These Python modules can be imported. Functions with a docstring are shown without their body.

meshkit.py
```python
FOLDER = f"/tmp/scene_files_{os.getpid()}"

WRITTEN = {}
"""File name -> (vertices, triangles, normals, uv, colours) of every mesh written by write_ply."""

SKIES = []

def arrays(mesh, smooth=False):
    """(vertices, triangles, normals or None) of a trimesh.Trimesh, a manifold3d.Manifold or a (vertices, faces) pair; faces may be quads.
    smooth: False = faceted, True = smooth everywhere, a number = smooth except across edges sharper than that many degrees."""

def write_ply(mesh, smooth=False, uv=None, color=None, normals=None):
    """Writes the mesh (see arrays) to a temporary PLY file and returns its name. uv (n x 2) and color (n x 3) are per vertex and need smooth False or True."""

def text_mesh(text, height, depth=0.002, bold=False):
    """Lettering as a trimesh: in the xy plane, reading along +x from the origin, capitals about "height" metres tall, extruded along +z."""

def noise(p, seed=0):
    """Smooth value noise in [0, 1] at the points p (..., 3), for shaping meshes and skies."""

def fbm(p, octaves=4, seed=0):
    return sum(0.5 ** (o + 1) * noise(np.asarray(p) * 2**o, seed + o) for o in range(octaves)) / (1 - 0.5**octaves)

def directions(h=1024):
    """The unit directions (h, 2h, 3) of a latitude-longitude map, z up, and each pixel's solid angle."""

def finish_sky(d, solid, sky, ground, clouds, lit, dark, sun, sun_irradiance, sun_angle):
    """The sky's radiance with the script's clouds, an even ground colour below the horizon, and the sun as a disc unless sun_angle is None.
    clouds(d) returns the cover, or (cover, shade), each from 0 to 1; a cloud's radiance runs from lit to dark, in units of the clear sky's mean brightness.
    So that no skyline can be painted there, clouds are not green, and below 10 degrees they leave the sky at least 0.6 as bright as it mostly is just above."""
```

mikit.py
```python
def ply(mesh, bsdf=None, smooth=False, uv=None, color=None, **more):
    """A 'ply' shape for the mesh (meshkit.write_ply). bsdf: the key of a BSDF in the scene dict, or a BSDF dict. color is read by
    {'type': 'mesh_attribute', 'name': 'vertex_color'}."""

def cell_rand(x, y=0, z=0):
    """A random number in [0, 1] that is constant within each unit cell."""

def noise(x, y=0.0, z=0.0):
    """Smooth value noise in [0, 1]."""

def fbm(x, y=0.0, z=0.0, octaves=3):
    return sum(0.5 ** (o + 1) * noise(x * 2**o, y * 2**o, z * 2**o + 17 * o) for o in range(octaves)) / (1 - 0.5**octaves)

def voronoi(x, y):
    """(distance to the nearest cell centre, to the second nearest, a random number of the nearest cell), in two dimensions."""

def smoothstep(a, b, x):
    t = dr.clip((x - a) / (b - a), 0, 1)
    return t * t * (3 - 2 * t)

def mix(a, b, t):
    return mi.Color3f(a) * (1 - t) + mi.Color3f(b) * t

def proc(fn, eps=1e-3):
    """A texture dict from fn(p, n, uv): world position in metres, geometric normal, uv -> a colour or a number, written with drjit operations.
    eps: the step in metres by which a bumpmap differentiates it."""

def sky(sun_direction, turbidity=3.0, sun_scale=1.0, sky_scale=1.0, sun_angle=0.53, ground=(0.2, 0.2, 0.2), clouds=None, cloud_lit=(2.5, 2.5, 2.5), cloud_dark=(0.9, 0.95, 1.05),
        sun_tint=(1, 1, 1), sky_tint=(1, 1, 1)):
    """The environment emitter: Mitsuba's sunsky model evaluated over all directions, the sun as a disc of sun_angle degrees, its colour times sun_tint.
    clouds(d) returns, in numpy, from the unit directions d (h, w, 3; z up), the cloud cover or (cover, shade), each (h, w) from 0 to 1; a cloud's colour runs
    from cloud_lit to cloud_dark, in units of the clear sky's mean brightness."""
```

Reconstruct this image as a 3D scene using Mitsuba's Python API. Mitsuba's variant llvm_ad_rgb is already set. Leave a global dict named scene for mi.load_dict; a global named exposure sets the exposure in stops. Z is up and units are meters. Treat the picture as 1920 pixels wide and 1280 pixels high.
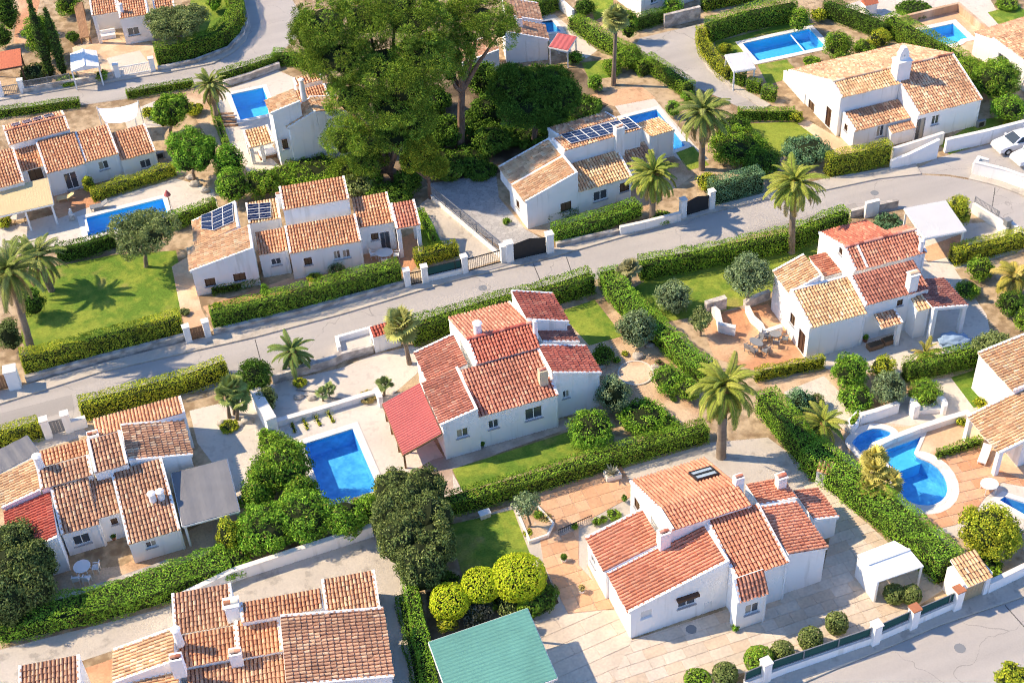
"""Hillside villa quarter with pools, hedges and palms, seen obliquely from the air. Metres, z up."""
import math, random
import numpy as np, trimesh, drjit as dr, mitsuba as mi, mikit
import manifold3d as m3
from shapely.geometry import Polygon, LineString, Point, box as sbox
from shapely.ops import unary_union
from shapely import affinity
from mikit import ply, proc, noise, fbm, voronoi, cell_rand, smoothstep, mix

T = mi.ScalarTransform4f
rng = np.random.default_rng(7)
scene, labels = {'type': 'scene'}, {}
# ---------------------------------------------------------------- camera, sky, exposure
PITCH, ROLL = 41.67, -3.61
CAM = np.array([0.0, -84.28, 75.0])
_c, _s = math.cos(math.radians(PITCH)), math.sin(math.radians(PITCH))
_fw, _up, _rt = np.array([0, _c, -_s]), np.array([0, _s, _c]), np.array([1.0, 0, 0])
_cr, _sr = math.cos(math.radians(ROLL)), math.sin(math.radians(ROLL))
scene['camera'] = {'type': 'perspective', 'fov': 39.15, 'fov_axis': 'x', 'near_clip': 1.0, 'far_clip': 6000.0,
                   'to_world': T().look_at(origin=CAM.tolist(), target=(CAM + _fw * 100).tolist(), up=(-_rt * _sr + _up * _cr).tolist())}
SUN = (-0.70, 0.14, 0.665)
scene['sky'] = mikit.sky(SUN, turbidity=3, sun_tint=(1.0, 0.98, 0.94), sky_tint=(0.88, 0.98, 1.17), sky_scale=1.35)
exposure = 2.2

# ---------------------------------------------------------------- bookkeeping
def numbered(k):
    if k not in scene and k not in labels: return k
    i = 1
    while f'{k}_{i:03d}' in scene or f'{k}_{i:03d}' in labels: i += 1
    return f'{k}_{i:03d}'
def thing(name, label, cat, group=None):
    k = numbered(name); labels[k] = {'label': label, 'category': cat}
    if group: labels[k]['group'] = group
    return k
_cnt = {}
def part(parent, name, shape, label=None, stuff=False):
    b = f'{parent}__{name}'; n = _cnt.get(b, 0); _cnt[b] = n + 1
    k = b if n == 0 else f'{b}_{n:03d}'
    scene[k] = shape
    if label or stuff:
        labels[k] = {}
        if label: labels[k]['label'] = label
        if stuff: labels[k]['kind'] = 'stuff'
    return k
def single(name, label, cat, shape, group=None):
    k = thing(name, label, cat, group); scene[k] = shape; return k
def struct(name, shape, label=None):
    k = numbered(name); scene[k] = shape; labels[k] = {'kind': 'structure'}
    if label: labels[k]['label'] = label
    return k

# ---------------------------------------------------------------- materials
def lin(r, g, b):
    return [((c / 255) / 12.92 if c / 255 <= 0.04045 else ((c / 255 + 0.055) / 1.055) ** 2.4) for c in (r, g, b)]
def C3(c): return mi.Color3f(*c)
def mat(key, bsdf): scene[key] = {'type': 'twosided', 'b': bsdf}; return key
def rgb(c): return {'type': 'rgb', 'value': list(map(float, c))}
def pr(color, rough=0.7, spec=0.3, **k):
    return {'type': 'principled', 'base_color': color if isinstance(color, dict) else rgb(color), 'roughness': rough, 'specular': spec, **k}

def f_stucco(p, n, uv):
    big = fbm(p.x * .5, p.y * .5, p.z * .6, 3); streak = fbm(p.x * 3.1, p.y * 3.1, p.z * .25, 3); fine = noise(p.x * 14, p.y * 14, p.z * 14)
    v = 0.84 + 0.05 * (big - .5) + 0.03 * (fine - .5) - 0.13 * smoothstep(.56, .85, streak) - .09 * smoothstep(.5, 0., p.z) * fbm(p.x * 2, p.y * 2, p.z, 2)
    return mi.Color3f(v, v * (0.99 - .02 * smoothstep(.6, .85, streak)), v * (0.955 - .05 * smoothstep(.6, .85, streak)))
mat('stucco', pr(proc(f_stucco), .85, .2))
def f_oldwall(p, n, uv):
    v = fbm(p.x * 1.7, p.y * 1.7, p.z * 1.7, 4); w = fbm(p.x * 6, p.y * 6, p.z * 6, 3)
    return mix((.33, .30, .27), (.62, .57, .51), smoothstep(.3, .7, v)) * (0.8 + .4 * w)
mat('old_wall', pr(proc(f_oldwall), .9, .2))
def f_asphalt(p, n, uv):
    big = fbm(p.x * .12 + 3, p.y * .3, 0, 3); along = fbm(p.x * .05 + p.y * .02, (p.y - .32 * p.x) * 1.1, 0, 3); fine = noise(p.x * 17, p.y * 17, 1)
    v = 0.395 + .07 * (big - .5) + .085 * (along - .5) + .03 * (fine - .5)
    a, b, r = voronoi(p.x * .11 + .15 * fbm(p.x, p.y, 0, 2), p.y * .16 + .15 * fbm(p.x + 9, p.y, 0, 2))
    pa = cell_rand(dr.floor((p.x * .955 + p.y * .296) * .09), dr.floor((p.y * .955 - p.x * .296) * .55), 4); v = v * (1 - .16 * smoothstep(.82, .86, pa)) * (1 - .28 * smoothstep(.010, .0, b - a))
    return mi.Color3f(v * 1.07, v * 1.0, v * .92)
mat('asphalt', pr(proc(f_asphalt), .9, .2))
def f_concrete(p, n, uv):
    big = fbm(p.x * .35, p.y * .35, 0, 4); st = fbm(p.x * 1.5 + 5, p.y * 1.5, 0, 4); fine = noise(p.x * 12, p.y * 12, 0)
    v = .95 + .28 * (big - .5) + .10 * (fine - .5) - .22 * smoothstep(.58, .8, st)
    return mi.Color3f(.53, .48, .41) * v
mat('concrete', pr(proc(f_concrete), .9, .2))
def f_deck(p, n, uv):
    big = fbm(p.x * .4, p.y * .4, 0, 4); fine = noise(p.x * 9, p.y * 9, 0); st = fbm(p.x * 2.5, p.y * 2.5, 4, 3)
    v = .98 + .20 * (big - .5) + .07 * (fine - .5) - .12 * smoothstep(.6, .8, st)
    return mi.Color3f(.63, .57, .49) * v
mat('deck', pr(proc(f_deck), .85, .2))
def f_terra(p, n, uv):
    big = fbm(p.x * .4, p.y * .4, 0, 3); fine = noise(p.x * 8, p.y * 8, 2); st = fbm(p.x * 1.3 + 2, p.y * 1.3, 0, 4)
    return mix((.55, .28, .15), (.66, .42, .25), smoothstep(.3, .7, big)) * (.95 + .2 * (fine - .5) - .2 * smoothstep(.58, .8, st))
mat('terracotta', pr(proc(f_terra), .85, .25))
def f_soil(p, n, uv):
    a = fbm(p.x * .25, p.y * .25, 0, 4); b = fbm(p.x * 2.2, p.y * 2.2, 0, 4)
    return mix((.26, .18, .105), (.52, .40, .26), smoothstep(.3, .7, a * .5 + b * .5))
mat('soil', pr(proc(f_soil), .95, .1))
def f_gravel(p, n, uv):
    a = fbm(p.x * .6, p.y * .6, 0, 3); b = noise(p.x * 13, p.y * 13, 0)
    return mix((.46, .30, .18), (.63, .47, .31), smoothstep(.25, .75, a)) * (.85 + .3 * b)
mat('gravel', pr(proc(f_gravel), .95, .1))
def f_grass(p, n, uv):
    a = fbm(p.x * .22, p.y * .22, 0, 3); b = fbm(p.x * 1.6, p.y * 1.6, 0, 3); c = noise(p.x * 11, p.y * 19, 0)
    g = mix((.115, .205, .028), (.26, .315, .048), smoothstep(.28, .72, a * .45 + b * .55))
    g = mix(g, (.33, .28, .09), smoothstep(.66, .85, fbm(p.x * .5 + 40, p.y * .5, 0, 3)) * .7)
    return g * (.78 + .44 * c)
mat('lawn', pr(proc(f_grass), .95, .1))
def tinted(a, b):
    return lambda p, n, uv: mix(a, b, smoothstep(.3, .7, fbm(p.x * .7, p.y * .7, 0, 4))) * (.92 + .16 * noise(p.x * 9, p.y * 9, 3))
mat('terra_pale', pr(proc(tinted((.60, .40, .25), (.72, .54, .37))), .85, .2))
mat('grout', pr(proc(tinted((.50, .43, .34), (.58, .50, .41))), .9, .1))
mat('flag', pr(proc(tinted((.40, .30, .23), (.55, .44, .35))), .9, .2))
mat('dark_soil', pr(proc(tinted((.10, .075, .05), (.24, .18, .12))), .95, .1))
for _i, _c in enumerate(((.58, .30, .165), (.62, .345, .20), (.545, .275, .15), (.65, .385, .235))): mat(f'slab_red_{_i}', pr(proc(tinted([x * .94 for x in _c], [min(1, x * 1.06) for x in _c])), .8, .25))
for _i, _c in enumerate(((.60, .515, .41), (.565, .48, .38), (.63, .54, .435), (.58, .465, .345))): mat(f'slab_tan_{_i}', pr(proc(tinted([x * .93 for x in _c], [min(1, x * 1.07) for x in _c])), .8, .25))
for _i, _c in enumerate(((.60, .36, .21), (.63, .39, .235), (.57, .33, .19), (.65, .42, .26))): mat(f'slab_orange_{_i}', pr(proc(tinted([x * .95 for x in _c], [min(1, x * 1.05) for x in _c])), .8, .25))
def f_cobble(p, n, uv):
    a, b, r = voronoi(p.x * 2.6, p.y * 2.6); big = fbm(p.x * .3, p.y * .3, 0, 3)
    return mi.Color3f(.42, .41, .395) * (.72 + .22 * r + .3 * big) * (1 - .25 * smoothstep(.12, .02, b - a))
mat('cobble', pr(proc(f_cobble), .9, .2))
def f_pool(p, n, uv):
    r = .35 * cell_rand(dr.floor(p.x * 6), dr.floor(p.y * 6), dr.floor(p.z * 6)) + .95 * (noise(p.x * 3.2, p.y * 3.2, p.z * 3.2) - .1); big = fbm(p.x * .5, p.y * .5, 0, 2)  # mosaic cells, plus noise that paints the rippling light of the water
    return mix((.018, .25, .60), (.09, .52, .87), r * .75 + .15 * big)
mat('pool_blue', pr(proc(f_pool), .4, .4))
def f_pool2(p, n, uv):
    r = cell_rand(dr.floor(p.x * 5), dr.floor(p.y * 5), dr.floor(p.z * 5)); big = fbm(p.x * .6, p.y * .6, 0, 2)
    return mix((.045, .44, .76), (.08, .55, .86), r * .4 + .5 * big)
mat('pool_cyan', pr(proc(f_pool2), .4, .4))
scene['water'] = {'type': 'thindielectric', 'int_ior': 1.33}
VC = {'type': 'mesh_attribute', 'name': 'vertex_color'}
mat('tile', pr(VC, .75, .3))
scene['leaf'] = {'type': 'principledthin', 'base_color': VC, 'roughness': .6, 'diff_trans': .24, 'spec_trans': 0.0, 'eta': 1.35}
mat('plain', pr(VC, .8, .25))
def f_bark(p, n, uv):
    a = fbm(p.x * 5, p.y * 5, p.z * 1.2, 3); r = noise(0, 0, p.z * 6)
    return mix((.13, .095, .07), (.33, .265, .20), a * .7 + r * .3)
mat('bark', pr(proc(f_bark), .95, .1))
mat('pine_bark', pr(proc(lambda p, n, uv: mix((.14, .085, .06), (.34, .22, .16), fbm(p.x * 4, p.y * 4, p.z * 1.5, 3))), .95, .1))
mat('core_shade', pr((.022, .030, .012), .95, .1))  # near-black colour of solid cores, standing for shade inside the foliage
def metal_sheet(c, var=.12):
    def f(p, n, uv):
        return C3(c) * (1 - var + 2 * var * fbm(p.x * .9, p.y * .9, p.z, 4))
    return f
mat('red_sheet', pr(proc(metal_sheet((.47, .115, .105))), .5, .4))
mat('green_sheet', pr(proc(metal_sheet((.115, .30, .25), .17)), .45, .4))
mat('grey_sheet', pr(proc(metal_sheet((.185, .187, .195), .2)), .6, .4))
mat('pale_sheet', pr(proc(metal_sheet((.60, .60, .585), .06)), .5, .4))
mat('white_sheet', pr(proc(metal_sheet((.80, .80, .79), .04)), .6, .3))
mat('cream_cloth', pr(proc(metal_sheet((.66, .52, .29), .06)), .9, .1))
mat('orange_sheet', pr(proc(metal_sheet((.55, .17, .09), .1)), .7, .2))
mat('blue_cloth', pr(proc(metal_sheet((.25, .36, .52), .2)), .8, .2))
mat('white_paint', pr((.78, .78, .76), .5, .4))
mat('cream_paint', pr((.62, .53, .36), .7, .3))
mat('black_metal', pr((.025, .026, .028), .5, .4))
mat('grey_metal', pr((.22, .23, .24), .45, .5))
mat('screen_green', pr(proc(lambda p, n, uv: mi.Color3f(.022, .082, .075) * (.8 + .4 * fbm(p.x * 2, p.y * 2, p.z * 4, 3))), .8, .2))
mat('wood', pr(proc(lambda p, n, uv: mix((.20, .10, .05), (.38, .22, .12), fbm(p.x * 3, p.y * 3, p.z * 9, 3))), .7, .3))
mat('dark_wood', pr((.085, .045, .028), .6, .3))
mat('glass', pr((.055, .07, .085), .12, .8))
mat('curtain', pr((.34, .31, .25), .25, .6))
mat('shutter', pr((.13, .085, .05), .5, .4))
mat('solar', pr((.008, .014, .050), .15, .6))
mat('rock', pr(proc(lambda p, n, uv: mix((.30, .26, .21), (.62, .57, .5), fbm(p.x * 3, p.y * 3, p.z * 3, 3))), .9, .2))
mat('pot', pr((.42, .17, .09), .8, .2))
mat('car_white', pr((.80, .80, .80), .25, .5, clearcoat=.8))
mat('rubber', pr((.02, .02, .02), .8, .2))
mat('flue_dark', pr((.03, .027, .025), .9, .1))  # near-black fill of the chimney mouths

# ---------------------------------------------------------------- mesh helpers
def tm(v, f): return trimesh.Trimesh(np.asarray(v, float), np.asarray(f), process=False)
def hull(pts): return m3.Manifold.hull_points(np.asarray(pts, float))
def mesh(man):
    m = man.to_mesh(); return tm(m.vert_properties[:, :3], m.tri_verts)
def union(l): return m3.Manifold.batch_boolean(l, m3.OpType.Add)
def boxm(x0, x1, y0, y1, z0, z1): return hull([(x, y, z) for x in (x0, x1) for y in (y0, y1) for z in (z0, z1)])
def obox(c, yaw, l, w, z0, z1):
    a = math.radians(yaw); e = np.array([math.cos(a), math.sin(a)]); n = np.array([-e[1], e[0]])
    return hull([(*(np.asarray(c[:2]) + e * l / 2 * i + n * w / 2 * j), z) for i in (-1, 1) for j in (-1, 1) for z in (z0, z1)])
def beam(a, b, w, h=None):
    a, b = np.asarray(a, float), np.asarray(b, float); h = h or w
    t = (b - a) / np.linalg.norm(b - a); s = np.cross(t, [0, 0, 1.0])
    s = np.array([1.0, 0, 0]) if np.linalg.norm(s) < 1e-6 else s / np.linalg.norm(s)
    u = np.cross(s, t)
    return hull([p + s * w / 2 * i + u * h / 2 * j for p in (a, b) for i in (-1, 1) for j in (-1, 1)])
def tube(pts, radii, sides=8):
    p = np.asarray(pts, float); t = np.gradient(p, axis=0); t /= np.linalg.norm(t, axis=1, keepdims=True)
    a = np.cross(t, [0.31, 0.95, 0.02]); a /= np.linalg.norm(a, axis=1, keepdims=True); b = np.cross(t, a)
    an = np.arange(sides) * 2 * np.pi / sides
    v = p[:, None] + np.broadcast_to(radii, (len(p),))[:, None, None] * (np.cos(an)[None, :, None] * a[:, None] + np.sin(an)[None, :, None] * b[:, None])
    i, j = np.meshgrid(np.arange(len(p) - 1), np.arange(sides), indexing='ij')
    q = np.stack([i * sides + j, i * sides + (j + 1) % sides, (i + 1) * sides + (j + 1) % sides, (i + 1) * sides + j], -1).reshape(-1, 4)
    f = np.vstack([q[:, [0, 1, 2]], q[:, [0, 2, 3]]])
    n = len(p) * sides; V = np.vstack([v.reshape(-1, 3), p[-1:]])
    k = np.arange(sides); f = np.vstack([f, np.stack([(len(p) - 1) * sides + k, (len(p) - 1) * sides + (k + 1) % sides, k * 0 + n], 1)])
    return tm(V, f)
def cyl(c, r, z0, z1, n=14, r1=None):
    an = np.arange(n) * 2 * np.pi / n; r1 = r if r1 is None else r1
    return hull([(c[0] + q * math.cos(a), c[1] + q * math.sin(a), z) for a in an for q, z in ((r, z0), (r1, z1))])
def cat(l): return trimesh.util.concatenate([mesh(x) if isinstance(x, m3.Manifold) else x for x in l])
def prism(poly, z0, z1):
    return trimesh.util.concatenate([_ext(g, z0, z1) for g in getattr(poly, 'geoms', [poly]) if g.area > 1e-4])
def _ext(g, z0, z1):
    m = trimesh.creation.extrude_polygon(g, z1 - z0, engine='earcut'); m.apply_translation([0, 0, z0]); return m
def flat(poly, z):
    out = []
    for g in getattr(poly, 'geoms', [poly]):
        if g.geom_type != 'Polygon' or g.area < 1e-3: continue
        v, f = trimesh.creation.triangulate_polygon(g, engine='earcut')
        v = np.asarray(v); f = np.asarray(f)
        a, b, c = v[f[:, 0]], v[f[:, 1]], v[f[:, 2]]
        cr = (b[:, 0] - a[:, 0]) * (c[:, 1] - a[:, 1]) - (b[:, 1] - a[:, 1]) * (c[:, 0] - a[:, 0])
        f[cr < 0] = f[cr < 0][:, ::-1]
        out.append(tm(np.column_stack([v, np.full(len(v), z)]), f))
    return trimesh.util.concatenate(out)
def ellipsoid(c, r, sub=3, amp=0.0, seed=0):
    m = trimesh.creation.icosphere(sub); v = np.array(m.vertices)
    if amp: v = v * (1 + amp * (mikit.meshkit.fbm(v * 2.2 + seed * 7.3, 3, seed) - .5) * 2)[:, None]
    return tm(v * np.asarray(r) + np.asarray(c), m.faces)
def smooth_poly(pts, n=3):
    p = np.asarray(pts, float)
    for _ in range(n):
        q = np.roll(p, -1, 0); p = np.stack([.75 * p + .25 * q, .25 * p + .75 * q], 1).reshape(-1, 2)
    return p

# ---------------------------------------------------------------- pools first: every sheet of ground is cut round them
POOLS = []
def pool(name, label, pts, blue='pool_cyan', depth=1.25, rim=.45, smooth=0, round_rim=False, steps=None):
    P = Polygon(smooth_poly(pts, smooth) if smooth else pts).buffer(0)
    outer = P.buffer(rim, join_style=1 if round_rim else 2)
    k = thing(name, label, 'swimming pool', 'private swimming pools')
    POOLS.append(P)
    b = prism(P, -depth, -.02); f = np.array(b.faces); v = np.array(b.vertices)
    top = (v[f][:, :, 2] > -.03).all(1)
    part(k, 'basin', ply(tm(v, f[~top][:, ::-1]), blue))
    part(k, 'coping', ply(prism(outer.difference(P), -.10, .06), 'deck_white'))
    part(k, 'water', ply(flat(P.buffer(.01), -.14), 'water'))
    return k, P
def f_dw(p, n, uv):
    v = .86 + .08 * fbm(p.x * .8, p.y * .8, 0, 3) - .12 * smoothstep(.6, .8, fbm(p.x * 2.1 + 7, p.y * 2.1, 0, 4))
    return mi.Color3f(.84 * v, .80 * v, .74 * v)
mat('deck_white', pr(proc(f_dw), .8, .25))

mat('tar', pr((.10, .098, .095), .8, .2))
# ---------------------------------------------------------------- roofs and houses
PAL = {   # clay tiles: sRGB of the tile itself and how common it is
 'orange': [((222, 160, 124), 5), ((208, 142, 106), 4), ((230, 178, 142), 3), ((176, 108, 82), 2), ((240, 204, 172), 1.2)],
 'mixed': [((218, 162, 128), 4), ((198, 138, 108), 4), ((236, 200, 168), 2.5), ((150, 98, 78), 2.5), ((244, 218, 190), 1.2)],
 'pale': [((230, 182, 140), 5), ((216, 162, 118), 4), ((242, 208, 170), 4), ((188, 130, 94), 2), ((248, 228, 200), 1.5)],
 'red': [((204, 116, 98), 6), ((188, 98, 82), 4), ((216, 134, 114), 3), ((224, 160, 134), 1), ((158, 78, 66), 1)],
 'redmix': [((206, 132, 112), 5), ((190, 112, 94), 4), ((218, 152, 130), 3), ((232, 186, 160), 1.2), ((152, 88, 74), 2)],
 'salmon': [((222, 150, 122), 6), ((212, 136, 108), 4), ((230, 166, 138), 4), ((198, 120, 96), 1.5)],
 'purple': [((176, 112, 100), 5), ((156, 96, 88), 4), ((192, 128, 112), 3), ((212, 160, 140), 1), ((132, 78, 72), 2)],
 'brown': [((204, 154, 126), 5), ((184, 130, 106), 5), ((220, 178, 148), 3), ((152, 106, 88), 3), ((236, 204, 176), 1.3)],
 'brick': [((196, 98, 84), 6), ((180, 84, 72), 4), ((206, 120, 102), 3)],
}
PALS = {k: (np.array([lin(*c) for c, _ in v]) * .92, np.array([w for _, w in v], float) / sum(w for _, w in v)) for k, v in PAL.items()}
_phi = np.linspace(0, np.pi, 6)
def tile_mesh(A, B, Cc, D, pal, seed, cw=.25, rl=.38):
    """Barrel tiles laid from the eave A-B up to D-C, each tile its own tapered half pipe; channels between them."""
    g = np.random.default_rng(seed)
    A, B, Cc, D = (np.asarray(x, float) for x in (A, B, Cc, D))
    W = (np.linalg.norm(B - A) + np.linalg.norm(Cc - D)) / 2; L = (np.linalg.norm(D - A) + np.linalg.norm(Cc - B)) / 2
    nc, nr = max(2, round(W / cw)), max(2, round(L / rl))
    N = np.cross(B - A, D - A); N /= np.linalg.norm(N)
    i, j = (x.ravel() for x in np.meshgrid(np.arange(nc), np.arange(nr), indexing='ij'))
    s = (i + .5 + g.normal(0, .035, len(i))) / nc
    def at(s, t): return (A * ((1 - s) * (1 - t))[:, None] + B * (s * (1 - t))[:, None] + Cc * (s * t)[:, None] + D * ((1 - s) * t)[:, None])
    t0 = (j - .12 + g.normal(0, .05, len(j))) / nr; t1 = np.minimum((j + 1.02) / nr, 1.0)
    p0, p1 = at(s, t0), at(s + g.normal(0, .05, len(s)) / nc, t1)
    ex = (B - A) / np.linalg.norm(B - A)
    w0, w1 = W / nc * .42, W / nc * .345
    h0, h1 = .12 + g.normal(0, .008, len(i)), .07
    x, h = np.cos(_phi), np.sin(_phi)
    v0 = p0[:, None] + ex * (w0 * x)[:, None] + N * (h0[:, None] * h + .02)[:, :, None]
    v1 = p1[:, None] + ex * (w1 * x)[:, None] + N * (h1 * h)[:, None]
    m = len(_phi); n = len(i)
    V = np.concatenate([v0, v1, v0], 1)          # the last six close the front end
    F = [[k, k + 1, m + k + 1] for k in range(m - 1)] + [[k, m + k + 1, m + k] for k in range(m - 1)] + [[2 * m, 2 * m + k + 1, 2 * m + k] for k in range(1, m - 1)]
    F = (np.arange(n)[:, None, None] * (3 * m) + np.array(F)[None]).reshape(-1, 3)
    cols, wt = PALS[pal]
    c = cols[g.choice(len(cols), n, p=wt)]
    patch = mikit.meshkit.fbm(p0 * .55, 3, seed)[:, None]
    c = (cols.mean(0) * .5 + c * .5) * (g.normal(1, .07, (n, 1)) * (.66 + .66 * patch)) * np.array([1.0, 1.06, .98])
    col = np.repeat(np.clip(c, .01, .9), 3 * m, 0)
    # the channels: one sheet below the tiles, gap shade painted in as darker colour
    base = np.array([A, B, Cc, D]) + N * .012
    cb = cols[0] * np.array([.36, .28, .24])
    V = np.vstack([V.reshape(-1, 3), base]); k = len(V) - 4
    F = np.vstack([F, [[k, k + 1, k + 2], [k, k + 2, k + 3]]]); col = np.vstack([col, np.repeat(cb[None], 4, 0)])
    return ply(tm(V, F), 'tile', smooth=True, color=np.clip(col, .005, .9))
def cap_row(P, Q, pal, seed, r=.13):
    """A row of half-round ridge tiles from P to Q."""
    g = np.random.default_rng(seed); P, Q = np.asarray(P, float), np.asarray(Q, float); L = np.linalg.norm(Q - P); n = max(2, round(L / .42))
    d = (Q - P) / L; s = np.cross(d, [0, 0, 1.0]); s /= np.linalg.norm(s); u = np.cross(s, d)
    V, F, col = [], [], []; cols, wt = PALS[pal]
    for i in range(n):
        a, b = P + d * (i / n * L), P + d * ((i + 1.08) / n * L); c = cols[g.choice(len(cols), p=wt)] * g.normal(1.05, .1); k = len(V)
        for q, rr in ((a, r), (b, r * .82)):
            for f in _phi: V.append(q + s * rr * 1.25 * math.cos(f) + u * rr * math.sin(f)); col.append(c)
        F += [[k + x, k + x + 1, k + 6 + x + 1] for x in range(5)] + [[k + x, k + 6 + x + 1, k + 6 + x] for x in range(5)]
    return ply(tm(V, F), 'tile', smooth=True, color=np.clip(col, .005, .9))

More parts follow.
